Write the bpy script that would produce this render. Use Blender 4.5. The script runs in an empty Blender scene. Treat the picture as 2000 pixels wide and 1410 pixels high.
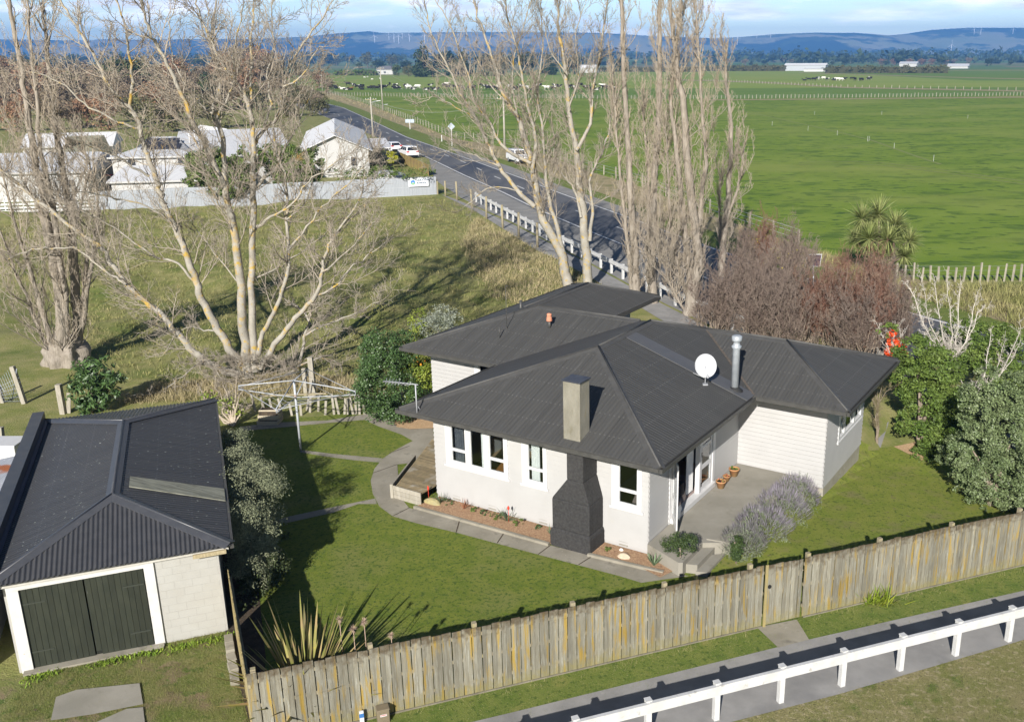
import bpy, math, random
import numpy as np
from math import radians as R, sin, cos, pi
from mathutils import Vector, Matrix
SC = bpy.context.scene
COL = SC.collection
# ------------------------------------------------------------------ camera
PITCH, FPX, XP, ROLL, CAMH = 0.3029, 1882.67, 1147.1, -0.0050, 13.5
cd = bpy.data.cameras.new('camera'); cam = bpy.data.objects.new('camera', cd); COL.objects.link(cam)
cd.sensor_width = 36; cd.lens = FPX / 2000 * 36; cd.shift_x = (1000 - XP) / 2000; cd.clip_end = 40000; cd.clip_start = .5
cam.matrix_world = Matrix.Translation((0, 0, CAMH)) @ Matrix.Rotation(pi / 2 - PITCH, 4, 'X') @ Matrix.Rotation(ROLL, 4, 'Z')
SC.camera = cam
# ------------------------------------------------------------------ world and sun
SUN_AZ, SUN_EL = 13.0, 26.5
w = bpy.data.worlds.new('World'); SC.world = w; w.use_nodes = True
nt = w.node_tree; N = nt.nodes; LK = nt.links
bg = N['Background']
sky = N.new('ShaderNodeTexSky'); sky.sky_type = 'NISHITA'; sky.sun_disc = False
sky.sun_elevation = R(SUN_EL); sky.sun_rotation = R(180 + SUN_AZ); sky.air_density = 1.0; sky.dust_density = .4; sky.ozone_density = 2.0
tc = N.new('ShaderNodeTexCoord'); mp = N.new('ShaderNodeMapping'); mp.inputs['Scale'].default_value = (9, 9, 62)
mp.inputs['Location'].default_value = (.35, .2, .1)
no = N.new('ShaderNodeTexNoise'); no.inputs['Scale'].default_value = 1.0; no.inputs['Detail'].default_value = 7; no.inputs['Roughness'].default_value = .55
sep = N.new('ShaderNodeSeparateXYZ'); el = N.new('ShaderNodeMapRange')
el.inputs['From Min'].default_value = .028; el.inputs['From Max'].default_value = .062; el.inputs['To Min'].default_value = -.06; el.inputs['To Max'].default_value = .14
ad = N.new('ShaderNodeMath'); ad.operation = 'ADD'
rp = N.new('ShaderNodeValToRGB'); rp.color_ramp.elements[0].position = .5; rp.color_ramp.elements[1].position = .66
n2 = N.new('ShaderNodeTexNoise'); n2.inputs['Scale'].default_value = 1.6; n2.inputs['Detail'].default_value = 5
r2 = N.new('ShaderNodeValToRGB'); r2.color_ramp.elements[0].position = .38; r2.color_ramp.elements[1].position = .62
r2.color_ramp.elements[0].color = (7.2, 7.5, 8.3, 1); r2.color_ramp.elements[1].color = (11.5, 11.5, 11.5, 1)
mx = N.new('ShaderNodeMix'); mx.data_type = 'RGBA'
LK.new(tc.outputs['Generated'], mp.inputs['Vector']); LK.new(mp.outputs['Vector'], no.inputs['Vector']); LK.new(mp.outputs['Vector'], n2.inputs['Vector'])
LK.new(tc.outputs['Generated'], sep.inputs[0]); LK.new(sep.outputs['Z'], el.inputs['Value'])
LK.new(no.outputs['Fac'], ad.inputs[0]); LK.new(el.outputs['Result'], ad.inputs[1]); LK.new(ad.outputs[0], rp.inputs['Fac'])
cz = N.new('ShaderNodeMapRange'); cz.inputs['From Min'].default_value = .07; cz.inputs['From Max'].default_value = .16; cz.inputs['To Min'].default_value = 1; cz.inputs['To Max'].default_value = 0; cm_ = N.new('ShaderNodeMath'); cm_.operation = 'MULTIPLY'; LK.new(sep.outputs['Z'], cz.inputs['Value']); LK.new(rp.outputs['Color'], cm_.inputs[0]); LK.new(cz.outputs['Result'], cm_.inputs[1])
LK.new(n2.outputs['Fac'], r2.inputs['Fac']); LK.new(cm_.outputs[0], mx.inputs[0])
sm = N.new('ShaderNodeMix'); sm.data_type = 'RGBA'; sm.blend_type = 'MULTIPLY'; sm.inputs[0].default_value = 1; sm.inputs[7].default_value = (.93, 1.0, 1.13, 1); LK.new(sky.outputs['Color'], sm.inputs[6]); LK.new(sm.outputs[2], mx.inputs[6]); LK.new(r2.outputs['Color'], mx.inputs[7]); hb = N.new('ShaderNodeMapRange'); hb.inputs['From Min'].default_value = .01; hb.inputs['From Max'].default_value = .13; hb.inputs['To Min'].default_value = 5.8; hb.inputs['To Max'].default_value = 1.0; LK.new(sep.outputs['Z'], hb.inputs['Value']); hm_ = N.new('ShaderNodeVectorMath'); hm_.operation = 'SCALE'; LK.new(mx.outputs[2], hm_.inputs[0]); LK.new(hb.outputs['Result'], hm_.inputs['Scale']); LK.new(hm_.outputs[0], bg.inputs['Color'])
bg.inputs['Strength'].default_value = .036
sl = bpy.data.lights.new('sun', 'SUN'); sl.energy = 5.0; sl.angle = R(.53); sl.color = (1, .955, .89)
so = bpy.data.objects.new('sun', sl); COL.objects.link(so)
SD = Vector((sin(R(SUN_AZ)) * cos(R(SUN_EL)), cos(R(SUN_AZ)) * cos(R(SUN_EL)), -sin(R(SUN_EL))))
so.rotation_euler = SD.to_track_quat('-Z', 'Y').to_euler()
SC.view_settings.view_transform = 'Standard'; SC.view_settings.look = 'None'; SC.view_settings.exposure = .58; SC.view_settings.gamma = 1
SC.cycles.max_bounces = 6; SC.cycles.transparent_max_bounces = 12; SC.cycles.volume_bounces = 0
# ------------------------------------------------------------------ measuring helpers
rng = np.random.default_rng(7); random.seed(7)
HA = -0.5386; HX, HY = -4.8685, 28.5089
CA, SA = cos(HA), sin(HA)
def hw(u, v, z=0): return Vector((HX + u * CA - v * SA, HY + u * SA + v * CA, z))
def uvh(x, y):
    dx, dy = x - HX, y - HY
    return dx * CA + dy * SA, -dx * SA + dy * CA
def sst(a, b, x):
    t = np.clip((x - a) / (b - a), 0, 1); return t * t * (3 - 2 * t)
def gz(x, y):
    x = np.asarray(x, float); y = np.asarray(y, float)
    u, v = uvh(x, y)
    z = -.078 * np.clip(v - 2.2, 0, 9) * sst(9.8, 10.9, u) * (1 - sst(13, 20, v)) * (1 - sst(20, 30, u))
    z = z * sst(.4, 3.2, (x + 6.91) * -.3564 + (y - 16.63) * .9343)
    # rough bank behind the garden
    line = -15.7 + (y - 102) * -.34
    k = sst(43, 50, y) * (1 - sst(96, 101, y)) * (1 - sst(-6, -1.5, x - line)) * sst(-90, -70, x)
    z = z + k * (.28 * np.sin(x * .55 + 1.3 * np.sin(y * .21)) * np.sin(y * .43 + .7) + .13 * np.sin(x * 1.7 + y * .9) * np.sin(y * 1.3 - x * .4) - .35 * np.exp(-((x + 27) / 7) ** 2 - ((y - 56) / 5) ** 2))
    z = z + 34 * sst(1500, 6400, y) 
    return z
def ray(px, py):
    a, b = px - XP, py - 705
    X = a * cos(ROLL) + b * sin(ROLL); Y = -a * sin(ROLL) + b * cos(ROLL)
    c, s = cos(PITCH), sin(PITCH); x = X / FPX; up = -Y / FPX
    return Vector((x, c + up * s, -s + up * c))
def G(px, py, z=None):
    """the point of the ground (or of the level z) seen at a photo pixel"""
    r = ray(px, py); zz = 0.0 if z is None else z
    if z is None and py < 134:
        Y = 500.
        while Y < 6400 and CAMH + r.z * (Y / r.y) > float(gz(0, Y)): Y += 12
        q = r * (Y / r.y); return Vector((q.x, Y, float(gz(q.x, Y))))
    for i in range(1 if z is not None else 4):
        q = Vector((0, 0, CAMH)) + r * ((zz - CAMH) / r.z)
        if z is None: zz = float(gz(q.x, q.y))
    return Vector((q.x, q.y, zz))
def at(px, py, Y):
    r = ray(px, py); return Vector((0, 0, CAMH)) + r * (Y / r.y)
# ------------------------------------------------------------------ materials
MATS = {}
def mat(name, col, col2=None, scale=3, rough=.85, bump=0, bscale=None, detail=6, stretch=None, spec=.3, metal=0, island=0, third=None, contrast=(.35, .65), coords='Object', bdist=.02):
    """noise-mixed colour; third=(colour, scale, lo, hi) adds patches; island = brightness spread per loose piece"""
    if name in MATS: return MATS[name]
    m = bpy.data.materials.new(name); m.use_nodes = True; t = m.node_tree; n = t.nodes; l = t.links
    b = n['Principled BSDF']; b.inputs['Roughness'].default_value = rough; b.inputs['Metallic'].default_value = metal
    b.inputs['Specular IOR Level'].default_value = spec
    tc = n.new('ShaderNodeTexCoord'); mp = n.new('ShaderNodeMapping'); l.new(tc.outputs[coords], mp.inputs[0])
    if stretch: mp.inputs['Scale'].default_value = stretch
    c = n.new('ShaderNodeRGB'); c.outputs[0].default_value = (*col, 1); out = c.outputs[0]
    def noise(s, d=detail):
        x = n.new('ShaderNodeTexNoise'); x.inputs['Scale'].default_value = s; x.inputs['Detail'].default_value = d; x.inputs['Roughness'].default_value = .6
        l.new(mp.outputs[0], x.inputs['Vector']); return x.outputs['Fac']
    def mix(fac, a, bcol, mode='MIX'):
        x = n.new('ShaderNodeMix'); x.data_type = 'RGBA'; x.blend_type = mode
        if hasattr(fac, 'links'): l.new(fac, x.inputs[0])
        else: x.inputs[0].default_value = fac
        l.new(a, x.inputs[6])
        if hasattr(bcol, 'links'): l.new(bcol, x.inputs[7])
        else: x.inputs[7].default_value = (*bcol, 1)
        return x.outputs[2]
    def ramp(f, lo, hi):
        x = n.new('ShaderNodeMapRange'); x.inputs[1].default_value = lo; x.inputs[2].default_value = hi; l.new(f, x.inputs[0]); return x.outputs[0]
    if col2: out = mix(ramp(noise(scale), *contrast), out, col2)
    for th in ([third] if third and not isinstance(third, list) else (third or [])):
        out = mix(ramp(noise(th[1]), th[2], th[3]), out, th[0])
    if island:
        g = n.new('ShaderNodeNewGeometry'); x = n.new('ShaderNodeMapRange'); l.new(g.outputs['Random Per Island'], x.inputs[0])
        x.inputs[3].default_value = 1 - island; x.inputs[4].default_value = 1 + island
        h = n.new('ShaderNodeHueSaturation'); l.new(x.outputs[0], h.inputs['Value']); l.new(out, h.inputs['Color']); out = h.outputs[0]
    l.new(out, b.inputs['Base Color'])
    if bump:
        bn = n.new('ShaderNodeBump'); bn.inputs['Strength'].default_value = bump; bn.inputs['Distance'].default_value = bdist
        l.new(noise(bscale or scale * 4), bn.inputs['Height']); l.new(bn.outputs[0], b.inputs['Normal'])
    m['x'] = 1; MATS[name] = m
    return m
def corr(name, col, col2, pitch=.076, rough=.5, strength=.9, axis=0, specks=(.5, .5, .46), speckamt=.72, streak=.35, spec=.4, patch=None, metal=0):
    """corrugated iron: waves across the sheet, sheet laps, pale specks"""
    if name in MATS: return MATS[name]
    m = bpy.data.materials.new(name); m.use_nodes = True; t = m.node_tree; n = t.nodes; l = t.links
    b = n['Principled BSDF']; b.inputs['Roughness'].default_value = rough; b.inputs['Specular IOR Level'].default_value = spec; b.inputs['Metallic'].default_value = metal
    uv = n.new('ShaderNodeUVMap'); uv.uv_map = 'uv'; s = n.new('ShaderNodeSeparateXYZ'); l.new(uv.outputs[0], s.inputs[0])
    def M(op, a, bb=None):
        x = n.new('ShaderNodeMath'); x.operation = op
        for i, q in enumerate((a, bb)):
            if q is None: continue
            if hasattr(q, 'links'): l.new(q, x.inputs[i])
            else: x.inputs[i].default_value = q
        return x.outputs[0]
    w = M('SINE', M('MULTIPLY', s.outputs[axis], 2 * pi / pitch))
    w = M('ADD', M('MULTIPLY', w, .5), .5)
    def noise(vec, sc, d=4):
        x = n.new('ShaderNodeTexNoise'); x.inputs['Scale'].default_value = sc; x.inputs['Detail'].default_value = d
        l.new(vec, x.inputs['Vector']); return x.outputs['Fac']
    mp = n.new('ShaderNodeMapping'); l.new(uv.outputs[0], mp.inputs[0]); sc = [6, .25, 1] if axis == 0 else [.25, 6, 1]; mp.inputs['Scale'].default_value = sc
    def mix(f, a, c2):
        x = n.new('ShaderNodeMix'); x.data_type = 'RGBA'; l.new(f, x.inputs[0])
        if hasattr(a, 'links'): l.new(a, x.inputs[6])
        else: x.inputs[6].default_value = (*a, 1)
        x.inputs[7].default_value = (*c2, 1); return x.outputs[2]
    def rmp(f, lo, hi, a=0., bb=1.):
        x = n.new('ShaderNodeMapRange'); x.inputs[1].default_value = lo; x.inputs[2].default_value = hi; x.inputs[3].default_value = a; x.inputs[4].default_value = bb; l.new(f, x.inputs[0]); return x.outputs[0]
    out = mix(rmp(noise(mp.outputs[0], 1.0), .35, .7), col, col2)
    out = mix(rmp(noise(mp.outputs[0], 2.7, 2), .66, .76, 0, streak), out, tuple(min(1, c * 2.4) for c in col2))
    lap = M('FRACT', M('DIVIDE', s.outputs[axis], .762)); out = mix(rmp(lap, .965, .975, 0, .55), out, tuple(c * .55 for c in col))
    out = mix(rmp(noise(uv.outputs[0], 9, 3), speckamt, speckamt + .03), out, specks)
    nl = M('MULTIPLY', M('LESS_THAN', M('FRACT', M('DIVIDE', s.outputs[1 - axis], .86)), .035), M('LESS_THAN', M('FRACT', M('DIVIDE', s.outputs[axis], .152)), .3)); nf = M('MULTIPLY', nl, .45)
    out = mix(nf, out, tuple(min(1, c * 3.2) for c in col))
    if patch: out = mix(rmp(noise(uv.outputs[0], patch[1]), patch[2], patch[3]), out, patch[0])
    l.new(out, b.inputs['Base Color'])
    bn = n.new('ShaderNodeBump'); bn.inputs['Strength'].default_value = strength; bn.inputs['Distance'].default_value = .018
    l.new(w, bn.inputs['Height']); l.new(bn.outputs[0], b.inputs['Normal'])
    MATS[name] = m; return m
def glass(name='window_glass', tint=(.86, .89, .89)):
    if name in MATS: return MATS[name]
    m = bpy.data.materials.new(name); m.use_nodes = True; t = m.node_tree; n = t.nodes; l = t.links
    o = n['Material Output']; tr = n.new('ShaderNodeBsdfTransparent'); tr.inputs[0].default_value = (*tint, 1)
    gl = n.new('ShaderNodeBsdfGlossy'); gl.inputs['Roughness'].default_value = .03; lw = n.new('ShaderNodeLayerWeight'); lw.inputs[0].default_value = .5; pw = n.new('ShaderNodeMath'); pw.operation = 'POWER'; pw.inputs[1].default_value = 4; l.new(lw.outputs['Facing'], pw.inputs[0]); fr = n.new('ShaderNodeMath'); fr.operation = 'MULTIPLY_ADD'; fr.inputs[1].default_value = .9; fr.inputs[2].default_value = .06; l.new(pw.outputs[0], fr.inputs[0])
    x = n.new('ShaderNodeMixShader'); l.new(fr.outputs[0], x.inputs[0]); l.new(tr.outputs[0], x.inputs[1]); l.new(gl.outputs[0], x.inputs[2]); l.new(x.outputs[0], o.inputs['Surface'])
    MATS[name] = m; return m
# ------------------------------------------------------------------ objects
def tag(o, label=None, cat=None, group=None, kind=None):
    if label: o['label'] = label
    if cat: o['category'] = cat
    if group: o['group'] = group
    if kind: o['kind'] = kind
    return o
def thing(name, loc, label, cat, group=None, rz=0):
    o = bpy.data.objects.new(name, None); COL.objects.link(o); o.location = Vector(loc); o.rotation_euler.z = rz; o.empty_display_size = .2
    return tag(o, label, cat, group)
def copy_tree(o, parent=None):
    c = o.copy(); COL.objects.link(c)
    if parent: c.parent = parent
    for ch in list(o.children): copy_tree(ch, c)
    return c
def np_mesh(name, V, Fs, m, parent=None, smooth=False, world=True, uvs=False):
    """mesh from arrays; Fs is a list of (n,k) index arrays; world coordinates are made local to the parent chain"""
    V = np.asarray(V, np.float32).reshape(-1, 3)
    if parent is not None and world:
        off = Vector((0, 0, 0)); q = parent
        while q: off += q.location; q = q.parent
        V = V - np.array(off, np.float32)
    me = bpy.data.meshes.new(name); me.vertices.add(len(V)); me.vertices.foreach_set('co', V.ravel())
    Fs = [np.asarray(f, np.int32) for f in Fs if len(f)]
    tot = np.concatenate([f.ravel() for f in Fs]); k = np.concatenate([np.full(len(f), f.shape[1], np.int32) for f in Fs])
    me.loops.add(len(tot)); me.loops.foreach_set('vertex_index', tot); me.polygons.add(len(k))
    st = np.zeros(len(k), np.int32); st[1:] = np.cumsum(k)[:-1]; me.polygons.foreach_set('loop_start', st)
    try: me.polygons.foreach_set('loop_total', k)
    except Exception: pass
    if smooth: me.polygons.foreach_set('use_smooth', np.ones(len(k), bool))
    me.update(calc_edges=True); me.validate()
    if m: me.materials.append(m)
    o = bpy.data.objects.new(name, me); COL.objects.link(o)
    if parent is not None: o.parent = parent
    return o
class MB:
    def __init__(s): s.v = []; s.f = []; s.sm = []
    def add(s, vs, fs, smooth=False):
        b = len(s.v); s.v += [Vector(x) for x in vs]; s.f += [[b + i for i in f] for f in fs]; s.sm += [smooth] * len(fs); return s
    def quad(s, *p): return s.add(p, [list(range(len(p)))])
    def obox(s, o, a, b, c):
        """box from a corner and three edge vectors"""
        o, a, b, c = map(Vector, (o, a, b, c)); v = [o, o + a, o + a + b, o + b, o + c, o + a + c, o + a + b + c, o + b + c]
        f = [[0, 3, 2, 1], [4, 5, 6, 7], [0, 1, 5, 4], [1, 2, 6, 5], [2, 3, 7, 6], [3, 0, 4, 7]]
        if a.cross(b).dot(c) < 0: f = [q[::-1] for q in f]
        return s.add(v, f)
    def box(s, c, size, rz=0, up=None):
        """box on its base centre c"""
        x = Vector((cos(rz), sin(rz), 0)) * size[0]; y = Vector((-sin(rz), cos(rz), 0)) * size[1]; z = Vector((0, 0, size[2]))
        return s.obox(Vector(c) - x / 2 - y / 2, x, y, z)
    def beam(s, a, b, w, h, up=(0, 0, 1)):
        a, b = Vector(a), Vector(b); d = b - a; x = d.cross(Vector(up))
        if x.length < 1e-6: x = d.cross(Vector((1, 0, 0)))
        x = x.normalized() * w; z = x.cross(d).normalized() * h
        return s.obox(a - x / 2 - z / 2, d, x, z)
    def prism(s, poly, z0, z1):
        n = len(poly); vs = [(p[0], p[1], z0) for p in poly] + [(p[0], p[1], z1) for p in poly]
        ar = sum(poly[i][0] * poly[(i + 1) % n][1] - poly[(i + 1) % n][0] * poly[i][1] for i in range(n))
        fs = [list(range(n))[::-1], list(range(n, 2 * n))] + [[i, (i + 1) % n, n + (i + 1) % n, n + i] for i in range(n)]
        if ar < 0: fs = [f[::-1] for f in fs]
        return s.add(vs, fs)
    def tube(s, pts, rad, n=8, caps=True, smooth=True):
        pts = [Vector(p) for p in pts]; k = len(pts)
        if not hasattr(rad, '__len__'): rad = [rad] * k
        vs = []; prev = None
        for i, p in enumerate(pts):
            d = (pts[min(i + 1, k - 1)] - pts[max(i - 1, 0)]).normalized()
            if prev is None: x = d.cross(Vector((.31, .17, .93)));  x = x if x.length > .05 else d.cross(Vector((1, 0, 0)))
            else: x = prev - d * prev.dot(d)
            x.normalize(); y = d.cross(x); prev = x
            vs += [p + (x * cos(2 * pi * j / n) + y * sin(2 * pi * j / n)) * rad[i] for j in range(n)]
        fs = [[i * n + j, i * n + (j + 1) % n, (i + 1) * n + (j + 1) % n, (i + 1) * n + j] for i in range(k - 1) for j in range(n)]
        s.add(vs, fs, smooth)
        if caps:
            b = len(s.v) - len(vs); s.f += [[b + j for j in range(n)][::-1], [b + (k - 1) * n + j for j in range(n)]]; s.sm += [False, False]
        return s
    def lathe(s, c, prof, n=14, axis=None, smooth=True):
        c = Vector(c); z = Vector(axis or (0, 0, 1)).normalized(); x = z.orthogonal().normalized(); y = z.cross(x)
        vs = [c + z * h + (x * cos(2 * pi * j / n) + y * sin(2 * pi * j / n)) * r for r, h in prof for j in range(n)]
        k = len(prof); fs = [[i * n + j, i * n + (j + 1) % n, (i + 1) * n + (j + 1) % n, (i + 1) * n + j] for i in range(k - 1) for j in range(n)]
        s.add(vs, fs, smooth); b = len(s.v) - len(vs)
        if prof[0][0] > 1e-4: s.f.append([b + j for j in range(n)][::-1]); s.sm.append(False)
        if prof[-1][0] > 1e-4: s.f.append([b + (k - 1) * n + j for j in range(n)]); s.sm.append(False)
        return s
    def build(s, name, m, parent=None, world=True, smooth=None, bevel=0):
        V = [Vector(v) for v in s.v]
        me = bpy.data.meshes.new(name)
        # planar texture coordinates in metres: across the face, up the face
        if parent is not None and world:
            off = Vector((0, 0, 0)); q = parent
            while q: off += q.location; q = q.parent
        else: off = Vector((0, 0, 0))
        me.from_pydata([v - off for v in V], [], s.f); me.update()
        ul = me.uv_layers.new(name='uv'); Z = Vector((0, 0, 1))
        for p in me.polygons:
            nn = p.normal
            if abs(nn.z) > .985: a, b = Vector((1, 0, 0)), Vector((0, 1, 0))
            else: a = Z.cross(nn).normalized(); b = nn.cross(a)
            for li in p.loop_indices:
                q = V[me.loops[li].vertex_index]; ul.data[li].uv = (q.dot(a), q.dot(b))
        me.polygons.foreach_set('use_smooth', s.sm if smooth is None else [smooth] * len(s.f))
        me.materials.append(m); o = bpy.data.objects.new(name, me); COL.objects.link(o)
        if parent is not None: o.parent = parent
        if bevel:
            bm_ = o.modifiers.new('bevel', 'BEVEL'); bm_.width = bevel; bm_.segments = 2; bm_.limit_method = 'ANGLE'
        return o
import bmesh
def sheet(name, pts, dz, m, step=None, kind='structure', label=None, cat=None):
    """a flat-lying sheet with this outline, draped on the ground dz above it"""
    bm = bmesh.new(); vs = [bm.verts.new((p[0], p[1], 0)) for p in pts]; bm.faces.new(vs)
    if step:
        xs = [p[0] for p in pts]; ys = [p[1] for p in pts]
        for ax, a, b in ((0, min(xs), max(xs)), (1, min(ys), max(ys))):
            k = math.floor(a / step) + 1
            while k * step < b:
                co = [0, 0, 0]; co[ax] = k * step; no = [0, 0, 0]; no[ax] = 1
                bmesh.ops.bisect_plane(bm, geom=bm.verts[:] + bm.edges[:] + bm.faces[:], plane_co=co, plane_no=no); k += 1
    for v in bm.verts: v.co.z = float(gz(v.co.x, v.co.y)) + dz
    bm.normal_update()
    for f in bm.faces:
        if f.normal.z < 0: f.normal_flip()
    me = bpy.data.meshes.new(name); bm.to_mesh(me); bm.free(); me.materials.append(m)
    o = bpy.data.objects.new(name, me); COL.objects.link(o)
    return tag(o, label, cat, None, kind)
def strip(a, b, w):
    """outline of a band of width w centred on polyline a..; b unused"""
    L, Rr = [], []
    for i, p in enumerate(a):
        d = (a[min(i + 1, len(a) - 1)] - a[max(i - 1, 0)]); d = Vector((d.x, d.y, 0)).normalized(); n = Vector((-d.y, d.x, 0)) * w / 2
        L.append(p + n); Rr.append(p - n)
    return L + Rr[::-1]
def resample(pts, step):
    out = [Vector(pts[0])]; acc = 0.
    for a, b in zip(pts[:-1], pts[1:]):
        a, b = Vector(a), Vector(b); L = (b - a).length; t = step - acc
        while t <= L: out.append(a + (b - a) * (t / L)); t += step
        acc = (acc + L) % step if L + acc >= step else acc + L
    return out
def spline(pts, k=6):
    P = [Vector(p) for p in pts]; out = []
    for i in range(len(P) - 1):
        p0, p1, p2, p3 = P[max(i - 1, 0)], P[i], P[i + 1], P[min(i + 2, len(P) - 1)]
        for j in range(k):
            t = j / k; out.append(.5 * ((2 * p1) + (p2 - p0) * t + (2 * p0 - 5 * p1 + 4 * p2 - p3) * t * t + (3 * p1 - p0 - 3 * p2 + p3) * t ** 3))
    return out + [P[-1]]
# ------------------------------------------------------------------ plants
def unit(a): return a / np.maximum(np.linalg.norm(a, axis=-1, keepdims=True), 1e-9)
def seg_tubes(A, B, ra, rb, n=3):
    """open prisms round many segments at once"""
    A = np.asarray(A, float); B = np.asarray(B, float); d = unit(B - A)
    x = unit(np.cross(d, np.where(np.abs(d[:, 2:]) > .9, np.array([[1., 0, 0]]), np.array([[0, 0, 1.]])))); y = np.cross(d, x)
    ang = np.arange(n) * 2 * pi / n; c = np.cos(ang)[None, :, None]; s_ = np.sin(ang)[None, :, None]
    ring = x[:, None] * c + y[:, None] * s_
    V = np.concatenate([A[:, None] + ring * np.asarray(ra)[:, None, None], B[:, None] + ring * np.asarray(rb)[:, None, None]], 1)
    m = len(A); base = (np.arange(m) * 2 * n)[:, None, None]; j = np.arange(n); k = (j + 1) % n
    F = np.stack([j, k, k + n, j + n], 1)[None] + base
    return V.reshape(-1, 3), F.reshape(-1, 4)
def sprout(P, D, L, r, steps, jit, trop, g, taper=.35):
    """grow many branches at once: nodes (m, steps+1, 3)"""
    m = len(P); nodes = np.zeros((m, steps + 1, 3)); nodes[:, 0] = P; d = unit(D); dirs = np.zeros((m, steps, 3))
    for i in range(steps):
        d = unit(d + g.normal(0, jit, (m, 3)) + np.array([0, 0, trop])); dirs[:, i] = d
        nodes[:, i + 1] = nodes[:, i] + d * (L / steps)[:, None]
    rad = r[:, None] * (1 - (1 - taper) * np.linspace(0, 1, steps + 1))[None]
    return nodes, dirs, rad
def children(nodes, dirs, rad, per, ang, g, lo=.15):
    """pick starting points and directions of side shoots"""
    m, s = dirs.shape[:2]; t = lo + (1 - lo) * (np.arange(per)[None] + g.random((m, per))) / per; f = t * s; i = np.minimum(f.astype(int), s - 1); fr = (f - i)[..., None]
    I = np.arange(m)[:, None]
    P = nodes[I, i] * (1 - fr) + nodes[I, i + 1] * fr; d = dirs[I, i]; rr = rad[I, i]
    q = g.normal(0, 1, d.shape); q = unit(q - d * (q * d).sum(-1, keepdims=True)); a = np.radians(ang) * (.65 + .7 * g.random(t.shape))[..., None]
    D = d * np.cos(a) + q * np.sin(a)
    return P.reshape(-1, 3), D.reshape(-1, 3), rr.ravel(), t.ravel()
def segs(nodes, rad):
    return nodes[:, :-1].reshape(-1, 3), nodes[:, 1:].reshape(-1, 3), rad[:, :-1].ravel(), rad[:, 1:].ravel()
def bare_tree(name, label, cat, base, limbs, bark, twigmat, seed=1, per_m=1.6, l1=(1.2, 3.2), ang1=45, trop1=.12, per2=7, l2=.42, per3=4, l3=.45, tw=.006, group=None, jit=.2, lim_n=7, start=.2, fast=1.0, rmin=.012):
    """limbs: [(points, r0, r1)] as tapering tubes; three orders of twigs over them"""
    g = np.random.default_rng(seed); root = thing(name, base, label, cat, group)
    mb = MB(); P, D, Rr, LL = [], [], [], []
    for li, (pts, r0, r1) in enumerate(limbs):
        q = spline(pts, 4); n = len(q)
        q = [p + Vector(g.normal(0, .03, 3)) * min(1, i) for i, p in enumerate(q)]
        mb.tube(q, [r0 + (r1 - r0) * (i / (n - 1)) ** .8 for i in range(n)], lim_n, caps=False)
        L = sum((q[i + 1] - q[i]).length for i in range(n - 1)); k = max(2, int(L * per_m * fast))
        for j in range(k):
            t = start + (1 - start) * (j + g.random()) / k; i = min(int(t * (n - 1)), n - 2); d = (q[i + 1] - q[i]).normalized()
            x = Vector(g.normal(0, 1, 3)); x = (x - d * x.dot(d)).normalized(); a = R(ang1) * (.6 + .8 * g.random())
            P.append(q[i] + (q[i + 1] - q[i]) * (t * (n - 1) - i)); D.append(d * cos(a) + x * sin(a))
            rr = r0 + (r1 - r0) * t ** .8; Rr.append(min(rr * .55, .03)); LL.append(g.uniform(*l1) * (1.1 - .45 * t) * (1 if r0 > .05 else .6))
        P.append(q[-1]); D.append((q[-1] - q[-2])); Rr.append(r1); LL.append(g.uniform(*l1) * .7)
    mb.build('trunk', bark, root)
    P = np.array(P); D = np.array(D); Rr = np.array(Rr); LL = np.array(LL)
    nod, dr, rd = sprout(P, D, LL, Rr, 6, jit, trop1, g); S = [segs(nod, rd)]
    P2, D2, R2, t2 = children(nod, dr, rd, per2, 42, g); L2 = np.repeat(LL, per2) * l2 * (1.15 - .6 * t2) * g.uniform(.6, 1.3, len(P2))
    nod2, dr2, rd2 = sprout(P2, D2, L2, np.clip(R2 * .6, tw * 1.2, .02), 4, jit * 1.1, trop1 * .8, g, .5); S.append(segs(nod2, rd2))
    P3, D3, R3, t3 = children(nod2, dr2, rd2, per3, 45, g); L3 = np.repeat(L2, per3) * l3 * g.uniform(.5, 1.4, len(P3)); L3 = np.clip(L3, .08, .9)
    nod3, dr3, rd3 = sprout(P3, D3, L3, np.full(len(P3), tw), 2, jit, trop1 * .5, g, .6); S.append(segs(nod3, rd3))
    V, F = seg_tubes(*[np.concatenate([s[i] for s in S]) for i in range(4)])
    np_mesh('crown', V, [F], twigmat, root)
    return root
def leaf_cloud(lobes, n, size, g, aspect=.5, clumps=26, shell=.55, up=.35, clump_r=.3):
    """leaf-sized faces gathered in clumps over a set of ellipsoid lobes (cx,cy,cz,rx,ry,rz)"""
    lobes = np.asarray(lobes, float); vol = np.prod(lobes[:, 3:], 1) ** .67; k = g.choice(len(lobes), clumps * len(lobes), p=vol / vol.sum())
    d = unit(g.normal(0, 1, (len(k), 3))); rr = shell + (1 - shell) * g.random(len(k)) ** .6
    C = lobes[k, :3] + d * lobes[k, 3:] * rr[:, None]; cr = lobes[k, 3:].mean(1) * clump_r * g.uniform(.6, 1.4, len(k))
    i = g.choice(len(C), n, p=cr ** 2 / (cr ** 2).sum()); e = unit(g.normal(0, 1, (n, 3)))
    P = C[i] + e * (cr[i] * g.random(n) ** .45)[:, None] * np.array([1, 1, .75])
    nrm = unit(g.normal(0, .8, (n, 3)) + e * .5 + d[i] * .5 + np.array([0, 0, up])); x = unit(np.cross(nrm, g.normal(0, 1, (n, 3)))); y = np.cross(nrm, x)
    s_ = size * g.uniform(.6, 1.35, n)[:, None]; a = x * s_ * .5; b = y * s_ * aspect * .5
    V = np.stack([P - a, P + b + a * .1, P + a, P - b + a * .1], 1).reshape(-1, 3)
    return V, np.arange(4 * n).reshape(-1, 4)
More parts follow.
